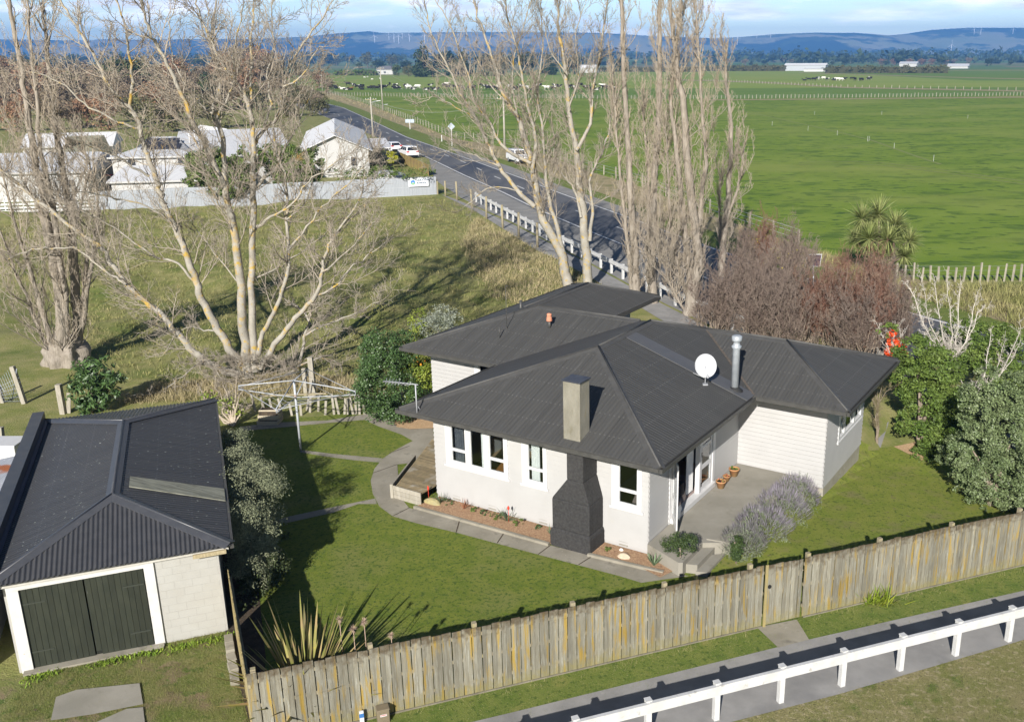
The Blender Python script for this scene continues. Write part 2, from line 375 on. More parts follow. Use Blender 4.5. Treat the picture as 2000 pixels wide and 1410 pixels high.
def leafy(name, label, cat, base, lobes, n, size, m, stems=None, bark=None, seed=3, group=None, **kw):
    root = thing(name, base, label, cat, group); V, F = leaf_cloud(lobes, n, size, np.random.default_rng(seed), **kw)
    np_mesh('crown', V, [F], m, root)
    if stems:
        mb = MB()
        for pts, r0, r1 in stems:
            q = spline(pts, 3); mb.tube(q, [r0 + (r1 - r0) * i / (len(q) - 1) for i in range(len(q))], 6)
        mb.build('trunk', bark, root)
    return root
def blades(P, D, L, W, g, seg=4, droop=.5):
    """tapered strap leaves from points P along D, drooping"""
    m = len(P); d = unit(D); side = unit(np.cross(d, np.array([0, 0, 1.]) + g.normal(0, .25, (m, 3)))); pts = P.copy(); rows = []
    for i in range(seg + 1):
        t = i / seg; w = (W * (1 - t) ** .6 * (.7 + .6 * t if t < .5 else 1))[:, None] if i < seg else (W * .02)[:, None]
        rows.append(np.stack([pts - side * w / 2, pts + side * w / 2], 1)); d = unit(d + np.array([0, 0, -1.]) * (np.asarray(droop) * t / seg)[..., None] * np.ones((m, 1)))
        pts = pts + d * (L / seg)[:, None]
    V = np.stack(rows, 1); base = (np.arange(m) * 2 * (seg + 1))[:, None, None]; i = np.arange(seg) * 2
    F = np.stack([i, i + 1, i + 3, i + 2], 1)[None] + base
    return V.reshape(-1, 3), F.reshape(-1, 4)
def tufts(name, pts, h, m, g, n_per=10, w=.02, spread=.12, label=None, lean=.5, kind='stuff', cat=None, seg=2):
    """many grass blades standing at pts"""
    pts = np.asarray(pts); P = np.repeat(pts, n_per, 0) + np.concatenate([g.normal(0, spread, (len(pts) * n_per, 2)), np.zeros((len(pts) * n_per, 1))], 1)
    D = np.concatenate([g.normal(0, lean, (len(P), 2)), np.ones((len(P), 1))], 1); L = h * g.uniform(.5, 1.3, len(P))
    V, F = blades(P, D, L, np.full(len(P), w) * g.uniform(.6, 1.3, len(P)), g, seg, .9)
    o = np_mesh(name, V, [F], m); return tag(o, label, cat, None, kind)
def in_poly(P, poly):
    x, y = P[:, 0], P[:, 1]; c = np.zeros(len(P), bool); n = len(poly)
    for i in range(n):
        a, b = poly[i], poly[(i + 1) % n]
        if a[1] == b[1]: continue
        c ^= ((a[1] > y) != (b[1] > y)) & (x < (b[0] - a[0]) * (y - a[1]) / (b[1] - a[1]) + a[0])
    return c
def scatter(poly, n, g):
    xs = [p[0] for p in poly]; ys = [p[1] for p in poly]; P = np.stack([g.uniform(min(xs), max(xs), n), g.uniform(min(ys), max(ys), n)], 1)
    P = P[in_poly(P, poly)]; return np.concatenate([P, gz(P[:, 0], P[:, 1])[:, None]], 1)
# ------------------------------------------------------------------ material set
m_bank = mat('bank_grass', (.185, .205, .052), (.29, .265, .11), 1.1, .95, .8, 14, third=[((.125, .16, .035), .35, .5, .68), ((.31, .27, .16), 4.5, .62, .75)], bdist=.06)
m_lawn = mat('lawn_grass', (.118, .165, .018), (.18, .21, .03), 2.2, .95, .9, 38, third=[((.19, .20, .06), .55, .5, .75), ((.062, .105, .015), 9, .52, .62), ((.19, .20, .06), 21, .56, .68), ((.20, .165, .08), 13, .63, .76)], bdist=.03)
m_rlawn = mat('right_lawn_grass', (.165, .215, .026), (.23, .25, .045), 1.6, .95, .9, 36, third=[((.19, .17, .08), .8, .54, .74), ((.09, .13, .022), 9, .54, .64), ((.26, .25, .09), 21, .58, .7), ((.15, .12, .075), 3.2, .66, .74)], bdist=.03)
m_drive = mat('rough_grass', (.125, .165, .032), (.21, .20, .075), 1.5, .95, .9, 26, third=[((.24, .18, .11), .9, .53, .64), ((.075, .125, .02), 3.5, .54, .66), ((.26, .24, .12), 17, .57, .68), ((.12, .09, .06), 2.2, .63, .70)], bdist=.04)
m_dry = mat('dry_verge_grass', (.27, .235, .115), (.17, .185, .05), 1.3, .95, .9, 30, third=[((.38, .33, .20), 7, .52, .64), ((.10, .145, .025), 1.6, .55, .66), ((.11, .10, .05), 16, .56, .66)], bdist=.04)
m_verge = mat('verge_grass', (.105, .155, .026), (.17, .20, .045), 2.0, .95, .9, 34, third=[((.24, .23, .07), 1.2, .58, .72), ((.07, .11, .018), 9, .54, .64), ((.24, .24, .09), 21, .58, .68)], bdist=.03)
m_field = mat('paddock_grass', (.125, .20, .012), (.18, .25, .028), .09, .95, .7, 2.2, third=[((.05, .10, .01), .5, .55, .62), ((.075, .135, .012), .17, .53, .63), ((.20, .25, .06), 1.3, .62, .74), ((.17, .235, .05), .7, .58, .76), ((.21, .255, .045), .028, .48, .66)], bdist=.12, stretch=(1, 1.6, 1))
m_field2 = mat('light_paddock_grass', (.20, .28, .035), (.25, .29, .06), .02, .95)
m_field3 = mat('dark_paddock_grass', (.11, .19, .022), (.135, .21, .028), .03, .95)
m_tan = mat('dry_roadside_grass', (.36, .29, .17), (.25, .22, .11), .7, .95, .8, 6, third=((.16, .17, .05), .3, .55, .7), bdist=.1)
m_conc = mat('concrete', (.235, .215, .17), (.32, .295, .24), 1.3, .9, .35, 40, third=[((.19, .175, .14), 2.6, .56, .7), ((.41, .39, .34), 6, .64, .76)], bdist=.01)
m_conc2 = mat('pale_concrete', (.315, .295, .25), (.25, .235, .195), 1.1, .9, .3, 45, third=[((.22, .205, .16), 1.7, .6, .72)], bdist=.01)
m_path = mat('asphalt_path', (.25, .243, .232), (.31, .30, .285), 1.5, .9, .4, 60, third=[((.33, .32, .30), 5, .64, .76), ((.21, .205, .198), .7, .5, .7)], bdist=.01)
m_road = mat('road_asphalt', (.085, .085, .09), (.15, .145, .14), .25, .62, .2, 30, third=[((.055, .06, .075), .11, .5, .62)], stretch=(1, .25, 1), spec=.45, bdist=.01)
m_should = mat('gravel_shoulder', (.27, .262, .245), (.21, .205, .195), .6, .95, .3, 20, third=((.32, .30, .26), 2.5, .6, .75), bdist=.01)
m_line = mat('road_paint', (.72, .72, .70), (.5, .5, .49), 3)
m_soil = mat('soil', (.05, .038, .028), (.10, .075, .05), 5, .95, 1, 30, third=((.19, .14, .09), 16, .6, .72), bdist=.04)
m_chip = mat('bark_chip', (.34, .20, .12), (.48, .32, .19), 14, .95, 1, 40, third=[((.62, .46, .30), 28, .58, .68), ((.16, .09, .055), 22, .58, .68)], bdist=.04)
m_chip2 = mat('pale_wood_chip', (.62, .43, .25), (.45, .29, .16), 16, .95, 1, 40, third=[((.78, .62, .42), 30, .58, .68), ((.25, .15, .08), 22, .6, .7)], bdist=.04)
m_wall = mat('wall_paint', (.42, .415, .405), (.39, .385, .375), 1.2, .55, .05, 20, third=((.40, .385, .35), 1.9, .64, .82), spec=.25)
m_trim = mat('white_trim_paint', (.60, .60, .60), (.56, .56, .555), 4, .45, spec=.4)
m_found = mat('foundation_concrete', (.37, .345, .285), (.29, .27, .215), 2, .9, .3, 25, third=((.43, .41, .36), 5, .6, .72), bdist=.01)
m_roof = corr('roof_iron', (.064, .063, .060), (.078, .077, .073), pitch=.13, rough=.6, strength=.45, spec=.25, streak=.35, speckamt=.765, specks=(.4, .4, .36))
m_cap = mat('roof_flashing', (.064, .063, .061), (.082, .081, .078), 3, .55, spec=.3)
m_gut = mat('gutter', (.055, .054, .05), (.075, .073, .068), 5, .45, spec=.45)
m_soffit = mat('soffit', (.55, .54, .52), rough=.7)
m_dark = mat('dark_interior', (.16, .16, .165), (.19, .19, .19), 1, .8)
m_floor = mat('interior_floor', (.30, .20, .12), (.36, .25, .16), 6, .5, stretch=(1, 8, 1))
m_carpet = mat('carpet', (.42, .33, .31), (.36, .29, .27), 20, .95)
m_glass = glass()
m_curt = mat('white_curtain', (.78, .77, .75), (.70, .69, .68), 3, .9)
m_gcurt = mat('dark_curtain', (.07, .075, .095), (.13, .135, .15), 8, .9)
m_stucco = mat('black_stucco', (.032, .031, .031), (.052, .051, .05), 14, .9, .6, 60, third=((.12, .115, .11), 30, .66, .8), bdist=.012)
m_stack = mat('weathered_cement', (.19, .178, .14), (.27, .255, .21), 2.2, .9, .6, 30, third=[((.14, .125, .075), 3, .56, .72), ((.27, .21, .10), 1.4, .6, .78)], stretch=(1, 1, .5), bdist=.015)
m_steel = mat('galvanised_steel', (.40, .43, .46), (.31, .34, .37), 5, .4, metal=.15, spec=.5)
m_alu = mat('grey_aluminium', (.42, .43, .45), (.35, .36, .38), 6, .4, metal=.1)
m_terra = mat('terracotta', (.62, .27, .17), (.54, .22, .13), 8, .8)
m_wood = mat('table_wood', (.44, .19, .06), (.36, .15, .05), 7, .4, stretch=(1, 8, 1))
m_blue = mat('blue_wall', (.05, .11, .26), rough=.7)
m_deck = mat('deck_timber', (.27, .21, .12), (.20, .165, .10), 7, .85, .3, 20, third=[((.34, .31, .25), 2, .55, .7), ((.17, .15, .07), 1.2, .6, .75)], island=.2, bdist=.01)
m_grey = mat('grey_timber', (.36, .335, .28), (.28, .255, .205), 4, .9, .4, 30, stretch=(3, 3, .7), third=((.44, .42, .37), 7, .6, .75), island=.18, bdist=.01)
m_post = mat('post_timber', (.33, .285, .19), (.25, .215, .14), 4, .9, .4, 20, stretch=(2, 2, .5), third=((.38, .35, .12), 2.5, .58, .72), island=.12, bdist=.01)
def paling_mat():
    m = mat('paling_timber', (.235, .225, .18), (.165, .15, .11), 3.2, .9, .5, 26, island=.22, third=[((.30, .30, .265), 5, .56, .72), ((.29, .20, .045), 1.5, .53, .64)], stretch=(6, 6, .55), bdist=.01)
    t = m.node_tree; n = t.nodes; l = t.links; b = n['Principled BSDF']; src = b.inputs['Base Color'].links[0].from_socket
    uv = n.new('ShaderNodeTexCoord'); s = n.new('ShaderNodeSeparateXYZ'); l.new(uv.outputs['Object'], s.inputs[0])
    nz = n.new('ShaderNodeTexNoise'); nz.inputs['Scale'].default_value = 9; nz.inputs['Detail'].default_value = 3; l.new(uv.outputs['Object'], nz.inputs['Vector'])
    a = n.new('ShaderNodeMath'); a.operation = 'MULTIPLY_ADD'; l.new(nz.outputs['Fac'], a.inputs[0]); a.inputs[1].default_value = -.75; l.new(s.outputs['Z'], a.inputs[2])
    r = n.new('ShaderNodeMapRange'); r.inputs[1].default_value = 1.08; r.inputs[2].default_value = 1.36; r.inputs[4].default_value = .92; l.new(a.outputs[0], r.inputs[0])
    x = n.new('ShaderNodeMix'); x.data_type = 'RGBA'; l.new(r.outputs[0], x.inputs[0]); l.new(src, x.inputs[6]); x.inputs[7].default_value = (.085, .064, .038, 1)
    r2 = n.new('ShaderNodeMapRange'); r2.inputs[1].default_value = .0; r2.inputs[2].default_value = -.3; r2.inputs[4].default_value = .6; l.new(a.outputs[0], r2.inputs[0])
    y = n.new('ShaderNodeMix'); y.data_type = 'RGBA'; l.new(r2.outputs[0], y.inputs[0]); l.new(x.outputs[2], y.inputs[6]); y.inputs[7].default_value = (.22, .19, .07, 1)
    l.new(y.outputs[2], b.inputs['Base Color']); return m
m_pal = paling_mat()
m_white = mat('white_rail_paint', (.60, .60, .595), (.50, .50, .485), 2.5, .5, .1, 20, third=((.33, .31, .28), 6, .62, .74))
m_bark = mat('poplar_bark', (.37, .345, .295), (.27, .25, .21), 2.2, .9, .8, 9, third=[((.16, .13, .10), 6, .62, .72), ((.42, .29, .065), 3.6, .55, .66), ((.44, .29, .06), .8, .585, .69)], bdist=.03)
m_bark2 = mat('grey_bark', (.34, .30, .25), (.22, .19, .155), 2.5, .9, .9, 8, stretch=(3, 3, .6), third=((.15, .12, .095), 4, .6, .72), bdist=.04)
m_twig = mat('poplar_twigs', (.37, .325, .265), (.29, .25, .20), 1.2, .9, third=((.44, .29, .10), .9, .66, .72))
m_twig2 = mat('lombardy_twigs', (.33, .275, .21), (.40, .345, .27), .9, .9)
# ------------------------------------------------------------------ the ground
def grid(name, xs, ys, fz, m):
    X, Y = np.meshgrid(xs, ys); Z = fz(X, Y); V = np.stack([X, Y, Z], -1).reshape(-1, 3); a, b = len(xs), len(ys)
    i = (np.arange(b - 1)[:, None] * a + np.arange(a - 1)[None]).ravel(); F = np.stack([i, i + 1, i + 1 + a, i + a], 1)
    o = np_mesh(name, V, [F], m, smooth=True); return tag(o, kind='structure')
GX = np.concatenate([np.linspace(-12000, -700, 10), np.linspace(-600, -130, 8), np.arange(-120, 46, .8), np.linspace(50, 600, 10), np.linspace(900, 12000, 10)])
GY = np.concatenate([[-60, 0, 8], np.arange(13, 108, .8), np.linspace(112, 1150, 20)])
grid('ground', GX, GY, gz, m_bank)
m_plain = bpy.data.materials.new('plain_fields'); m_plain.use_nodes = True
t = m_plain.node_tree; n_ = t.nodes; b_ = n_['Principled BSDF']; b_.inputs['Roughness'].default_value = .95
tc_ = n_.new('ShaderNodeTexCoord'); vo = n_.new('ShaderNodeTexVoronoi'); vo.inputs['Scale'].default_value = .0032; t.links.new(tc_.outputs['Object'], vo.inputs['Vector'])
rp_ = n_.new('ShaderNodeValToRGB'); e = rp_.color_ramp.elements; e[0].color = (.07, .15, .025, 1); e[1].color = (.17, .22, .05, 1); e.new(.45).color = (.10, .17, .03, 1); e.new(.8).color = (.20, .17, .09, 1)
sx_ = n_.new('ShaderNodeSeparateXYZ'); t.links.new(vo.outputs['Color'], sx_.inputs[0]); t.links.new(sx_.outputs[0], rp_.inputs[0]); t.links.new(rp_.outputs[0], b_.inputs['Base Color'])
grid('plain', np.linspace(-12000, 12000, 60), np.concatenate([np.linspace(1150, 3000, 14), np.linspace(3200, 7200, 20)]), gz, m_plain)
# hills
HP = [(-900, 78), (-200, 78), (0, 76), (200, 80), (420, 79), (620, 78), (690, 71), (755, 67), (770, 70), (900, 69), (1080, 70), (1180, 72), (1260, 77), (1370, 82), (1430, 80), (1500, 75), (1570, 73), (1640, 75), (1690, 79), (1740, 76), (1790, 69), (1850, 66), (1930, 67), (2000, 66), (2300, 64), (2800, 72)]
hpx = np.array([(q[0] - XP) / FPX * 8600 for q in HP]); hpz = np.array([CAMH + (116.7 - q[1]) / FPX * 8600 * 1.03 for q in HP])
def hz(X, Y):
    z = np.interp(X, hpx, hpz); k = sst(6500, 8600, Y) ** .85; d = 1 - .75 * sst(8650, 10500, Y)
    sp = np.sin(X * .0042 + 1.5 * np.sin(Y * .0013)) * .5 + np.sin(X * .0093 + Y * .002 + 2) * .3 + np.sin(X * .021 + 1.1 * np.sin(Y * .004)) * .2
    mid = np.clip(k * (1 - k) * 4, 0, 1)
    return 30 + (z - 30) * k * d + 34 * sp * mid + 7 * np.sin(X * .05 + Y * .03) * mid * np.sin(Y * .021) - 30 * (1 - sst(6450, 6700, Y))
m_hill = mat('hill_pasture', (.24, .27, .14), (.42, .37, .28), .0016, .95, third=[((.012, .03, .03), .0010, .485, .53), ((.045, .07, .03), .0032, .56, .60)], stretch=(1, .55, 2))  # pale patches paint lit slopes; dark ones are forest and painted cloud shade
grid('hills', np.linspace(-12000, 12000, 340), np.linspace(6450, 10500, 90), hz, m_hill)
# ------------------------------------------------------------------ surfaces
FC0 = Vector((-6.91, 16.63, 0)); FD = Vector((12.12 - FC0.x, 23.89 - FC0.y, 0)).normalized(); FN = Vector((-FD.y, FD.x, 0))
def FP(d, off=0, z=0): return FC0 + FD * d + FN * off + Vector((0, 0, z))
g_ = G
sheet('lawn', [FC0, FP(11.6), FP(11.5, 3), hw(9.8, 0), hw(8, 5), hw(2, 6), hw(-3, 7), g_(760, 775), g_(712, 803), g_(640, 812), g_(468, 826), Vector((-13.6, 32, 0)), Vector((-9, 20.9, 0))], .012, m_lawn)
sheet('right_lawn', [FP(11.6), FP(23.5), Vector((19, 33, 0)), Vector((15.5, 37, 0)), hw(12.5, 14.5), hw(10, 12), hw(9.4, 6), hw(9.6, 0)], .06, m_rlawn, .5)
sheet('rough_lawn', [Vector((-20, 12, 0)), FP(-.5, -5), FP(0), Vector((-9, 20.6, 0)), Vector((-13.3, 19.0, 0)), Vector((-22, 17.5, 0))], .012, m_drive)
sheet('grass', [Vector((-20, 12, 0)) - Vector((20, 5, 0)), FP(-.5, -7), FP(32, -7.5), FP(32, -2.75), FP(4.0, -2.75), FP(0, -3.2)], .008, m_dry)
sheet('verge', [FP(-.3, .05), FP(32, .05), FP(32, -1.9), FP(-.3, -1.9)], .014, m_verge)
# footpath outside the fence and the concrete at the gate
pa = [g_(900, 1420), g_(1000, 1392), g_(1350, 1306), g_(1578, 1250), g_(2000, 1154)]; pb = [g_(1431, 1410), g_(1640, 1356), g_(2000, 1250)]
da = (pa[-1] - pa[1]).normalized(); db = (pb[-1] - pb[0]).normalized()
sheet('footpath', [pa[1] - da * 8, *pa[1:], pa[-1] + da * 9, pb[-1] + db * 9, *pb[::-1], pb[0] - db * 10], .02, m_path)
sheet('gate_paving', [g_(1478, 1226), g_(1556, 1211), g_(1580, 1250), g_(1520, 1266)], .026, m_conc)
sheet('garden_path', [g_(*q) for q in [(468, 834), (548, 826), (640, 822), (706, 811), (745, 806), (800, 822), (845, 836), (853, 900), (776, 908), (781, 970), (799, 993), (898, 1016), (1075, 1066), (1157, 1087), (1299, 1117), (1345, 1126), (1253, 1139), (1210, 1126), (1051, 1084), (891, 1041), (810, 1022), (767, 1009), (741, 990), (728, 965), (724, 940), (731, 917), (748, 896), (772, 880), (806, 862), (785, 850), (740, 834), (712, 821), (640, 827), (548, 836), (468, 843)]], .024, m_conc)
sheet('stepping_path', [g_(*q) for q in [(585, 884), (592, 880), (650, 887), (750, 896), (742, 904), (696, 900), (640, 893)]], .02, m_conc)
sheet('stepping_path', [g_(*q) for q in [(520, 1022), (557, 1011), (650, 991), (733, 974), (736, 985), (700, 985), (650, 1002), (560, 1022)]], .02, m_conc)
sheet('soil_bed', [Vector((-9.05, 20.9, 0)), Vector((-13.4, 31.4, 0)), g_(470, 838), g_(478, 900), g_(520, 1040), g_(505, 1150), g_(520, 1290), FC0 + FN * .2], .018, m_soil)
sheet('flower_bed', [hw(.1, -.02), hw(4.95, -.02), hw(4.95, -.9), hw(2.5, -.92), hw(.6, -.98), hw(-.1, -.98)], .06, m_chip)
sheet('flower_bed', [hw(6.2, -.02), hw(7.75, -.02), hw(7.9, -.12), hw(8.7, -.5), hw(8.55, -1.0), hw(7.6, -.72), hw(6.15, -.83)], .06, m_chip)
sheet('wood_chip', [g_(*q) for q in [(768, 826), (800, 812), (850, 812), (850, 838), (800, 840), (775, 836)]], .05, m_chip2)
sheet('wood_chip', [g_(*q) for q in [(1745, 875), (1790, 866), (1822, 884), (1800, 902)]], .07, m_chip2, .5)
0 and sheet('soil_bed', [hw(12.2, 10.8), hw(13.8, 9.2), hw(14.8, 6.6), hw(16.6, 5.2), hw(20, 8), hw(17, 17), hw(13, 15)], .035, m_soil, .6)
for q in ([(110, 1364), (150, 1350), (273, 1337), (280, 1378), (180, 1398), (100, 1410)], [(178, 1418), (248, 1387), (280, 1384), (284, 1418)]): sheet('driveway_slab', [g_(*p) for p in q], .05, m_conc2)
sheet('school_yard', [g_(-400, 425), g_(0, 410), g_(430, 395), g_(855, 378), g_(838, 312), g_(735, 268), g_(600, 215), g_(200, 235), g_(-400, 260)], .05, m_bank, 6)
for a_, b_2 in (((891, 1041), (898, 1016)), ((1051, 1084), (1075, 1066)), ((971, 1062), (985, 1041)), ((1130, 1104), (1157, 1087)), ((767, 1009), (799, 993)), ((728, 925), (776, 908)), ((760, 886), (800, 872))): sheet('path_joint', strip([g_(*a_), g_(*b_2)], None, .035), .028, m_soil)
# road
RR = [(574, 188), (610, 196), (672, 211), (732, 238), (796, 268), (860, 290), (950, 322), (1036, 353), (1100, 378), (1245, 429), (1390, 483), (1600, 550), (1782, 611), (2000, 668), (2300, 770)]
RL = [(560, 196), (590, 210), (640, 232), (736, 272), (818, 302), (900, 342), (980, 378), (1040, 408), (1150, 455), (1260, 499), (1390, 552), (1560, 640), (1760, 745), (1930, 850), (2200, 1010)]
def zR(q, dz): return Vector((q.x, q.y, float(gz(q.x, q.y)) + dz))
wr = [g_(*q, 0) for q in RR]; wl = [g_(*q, 0) for q in RL]
sheet('road', wl + wr[::-1], .02, m_road)
sh_l = [(560, 199), (600, 218), (650, 243), (722, 276), (800, 318), (858, 358), (900, 386), (935, 405), (1000, 434), (1064, 467), (1150, 512), (1215, 548), (1300, 594), (1440, 660), (1600, 760), (1720, 850)]
sheet('road_shoulder', [g_(*q, 0) for q in sh_l] + [g_(*q, 0) for q in ([(1740, 800)] + [(p[0] + 40, p[1]) for p in RL[12:3:-1]] + [(770, 270), (700, 244), (620, 212), (575, 192)])], .012, m_should)
sheet('footpath', [g_(*q, 0) for q in [(862, 380), (895, 392), (935, 409), (1000, 438), (1064, 471), (1150, 516), (1215, 552), (1300, 598), (1440, 668), (1425, 690), (1290, 625), (1200, 570), (1090, 508), (1046, 489), (986, 450), (926, 412), (870, 385)]], .03, m_path)
sheet('road_shoulder', [g_(*q, 0) for q in [(880, 288), (1000, 327), (1100, 365), (1250, 416), (1250, 440), (1100, 386), (1000, 346), (900, 308)]], .013, m_should)
def line(pts, w_, nm='road_marking'):
    q = resample([Vector((p.x, p.y, 0)) for p in pts], 3.0); sheet(nm, strip(q, None, w_), .028, m_line)
off = lambda P, dd: [P[i] + Vector((-(P[min(i + 1, len(P) - 1)] - P[max(i - 1, 0)]).y, (P[min(i + 1, len(P) - 1)] - P[max(i - 1, 0)]).x, 0)).normalized() * dd for i in range(len(P))]
line(off(wr, -.3), .2); line(off(wl, .3), .2)
cl = [g_(*q, 0) for q in [(600, 202), (638, 217), (674, 230), (714, 244), (763, 263), (827, 287), (908, 318), (968, 346), (1100, 402), (1240, 458), (1390, 516), (1560, 588), (1760, 668), (1917, 734), (2050, 790)]]
cq = resample(cl, 1.0)
for i in range(0, len(cq) - 4, 10): sheet('road_marking', strip(cq[i:i + 4], None, .18), .028, m_line)
# far side: mown verge, dry grass, paddocks
far_v = [(575, 178), (640, 192), (700, 212), (760, 236), (830, 262), (880, 278), (1000, 318), (1100, 352), (1250, 404), (1400, 455), (1600, 520), (1790, 580), (2000, 640), (2300, 730)]
sheet('verge', [g_(*q, 0) for q in far_v] + wr[::-1] + [g_(575, 188, 0)], .008, m_verge)
FLD = [(570, 170), (640, 180), (720, 205), (800, 236), (880, 270), (960, 284), (1060, 300), (1150, 335), (1250, 365), (1400, 425), (1600, 492), (1790, 545), (2000, 548), (2400, 560)]
sheet('dry_roadside', [g_(*q, 0) for q in [(560, 173)] + FLD[:-2] + [(2000, 600), (2300, 690)] + far_v[-2::-1]], .012, m_tan)
sheet('field', [g_(*q, 0) for q in FLD + [(2600, 565), (2600, 189), (2000, 187), (1700, 191), (1300, 194), (900, 190), (600, 168)]], .006, m_field)
sheet('field', [g_(*q, 0) for q in [(500, 186), (900, 190), (1300, 194), (1700, 191), (2000, 187), (2700, 186), (2700, 172), (1800, 171), (1400, 173), (1000, 174), (500, 171)]], .004, m_field3)
sheet('field', [g_(*q, 0) for q in [(450, 171), (1000, 174), (1400, 173), (1800, 171), (2700, 172), (2700, 160), (1900, 158), (1550, 139), (1300, 138), (900, 146), (450, 150)]], .01, m_field2)
sheet('field', [g_(*q, 0) for q in [(1550, 140), (1750, 150), (1900, 158), (2700, 161), (2700, 137), (2000, 139), (1600, 139)]], .005, m_field3)
# ------------------------------------------------------------------ the house
HE, TP = 3.388, .3345
house = thing('house', hw(3.7, 4), 'white weatherboard bungalow with dark grey corrugated iron hip roofs', 'house')
def wall_piece(mb, o, d, nrm, s0, s1, z0, z1, th=.12):
    """lapped boards over a backing box; o = corner on the wall line, d along, nrm outward"""
    if s1 - s0 < .01 or z1 - z0 < .01: return
    Z = Vector((0, 0, 1))
    mb.obox(o + d * s0 + Z * z0 - nrm * th, d * (s1 - s0), nrm * (th - .022), Z * (z1 - z0))
    p = .152; k = math.floor(z0 / p)
    while k * p < z1:
        a, b = max(k * p, z0), min(k * p + p - .017, z1)
        if b - a > .004:
            oa = .034 - .032 * (a - k * p) / p; ob = .034 - .032 * (b - k * p) / p; A, B = o + d * s0, o + d * s1
            v = [A + Z * a + nrm * oa, B + Z * a + nrm * oa, B + Z * b + nrm * ob, A + Z * b + nrm * ob, A + Z * a - nrm * .02, B + Z * a - nrm * .02, B + Z * b - nrm * .02, A + Z * b - nrm * .02]
            f = [[0, 1, 2, 3], [5, 4, 7, 6], [0, 4, 5, 1], [3, 2, 6, 7], [0, 3, 7, 4], [1, 5, 6, 2]]
            if d.cross(Z).dot(nrm) < 0: f = [q[::-1] for q in f]
            mb.add(v, f)
        k += 1
def wall(name, a, b, z0, z1, holes=(), out=None):
    a, b = Vector(a), Vector(b); d = (b - a); L = d.length; d.normalize(); nrm = Vector((d.y, -d.x, 0))
    mb = MB(); cur = 0
    for (s0, s1, h0, h1) in sorted(holes):
        wall_piece(mb, a, d, nrm, cur, s0, z0, z1); wall_piece(mb, a, d, nrm, s0, s1, z0, h0); wall_piece(mb, a, d, nrm, s0, s1, h1, z1); cur = s1
    wall_piece(mb, a, d, nrm, cur, L, z0, z1)
    return mb.build(name, m_wall, house)
ZW = 3.27
L1, VW, UW, VB = 7.652, 6.547, 10.624, 11.0
W1 = (.47, 2.87, 1.30, 2.92); W2 = (3.38, 4.28, 1.30, 2.92); W3 = (6.48, 7.45, 1.32, 2.92)
wall('wall', hw(0, 0), hw(L1, 0), .16, ZW, [W1, W2, W3])
DOOR = (1.36, 4.44, .46, 2.72)
wall('wall', hw(L1, 0), hw(L1, VW), .40, ZW, [DOOR])
wall('wall', hw(L1, VW), hw(UW, VW), .18, ZW)
WE = (1.35, 4.15, 1.30, 2.72)
wall('wall', hw(UW, VW), hw(UW, VB), .16, ZW, [WE])
wall('wall', hw(UW, VB), hw(-4.0, VB), .16, ZW)
WL = (2.05, 2.95, 1.3, 3.0)
wall('wall', hw(-4.07, 4.83), hw(0, 4.83), .16, ZW, [WL])
wall('wall', hw(-4.07, 10.6), hw(-4.07, 4.83), .16, ZW)
wall('wall', hw(0, 4.83), hw(0, 0), .16, ZW)
wall('wall', hw(-.95, VB), hw(-.95, 14.8), .16, ZW, [(2.2, 3.2, 1.2, 2.9)])
wall('wall', hw(-.95, 14.8), hw(-3.8, 14.8), .16, ZW); wall('wall', hw(-3.8, 14.8), hw(-3.8, VB), .16, ZW)
# foundation
fb = MB()
def pl(a, b, z0=-1.0, z1=.165, ins=.015):
    a, b = Vector(a), Vector(b); d = (b - a).normalized(); nrm = Vector((d.y, -d.x, 0)); fb.obox(a - nrm * (.2 + ins) + Vector((0, 0, z0)), b - a, nrm * .2, Vector((0, 0, z1 - z0)))
for a, b in ((hw(0, 0), hw(L1 - .2, 0)), (hw(L1, .2), hw(L1, VW)), (hw(UW, VW + .2), hw(UW, VB)), (hw(L1, VW), hw(UW - .2, VW)), (hw(-4.07, 4.83), hw(-.2, 4.83)), (hw(0, 4.83), hw(0, .2))): pl(a, b)
fb.build('foundation', m_found, house)
fw = MB(); d_ = hw(1, 0) - hw(0, 0); n_out = -(hw(0, 1) - hw(0, 0)); fw.obox(hw(.005, 0, .0) - n_out * .1, d_ * (L1 - .01), n_out * .096, Vector((0, 0, .158))); fw.build('base_board', m_wall, house)
UX, VX = hw(1, 0) - hw(0, 0), hw(0, 1) - hw(0, 0); ZX = Vector((0, 0, 1))
for s in ((.65, 4.1), (2.05, 2.34), (3.95, 4.25), (6.72, 7.0)):
    a, b = s[0], s[0] + .28
    vm = MB(); vm.obox(hw(a, 0, .1) - VX * .012, UX * (b - a), VX * .014, ZX * .15)
    for k in range(4): vm.obox(hw(a, 0, .115 + k * .035) - VX * .02, UX * (b - a), VX * .008, ZX * .012)
    vm.build('floor_vent', mat('vent_block', (.36, .34, .29), (.2, .19, .165), 40, .9), house)
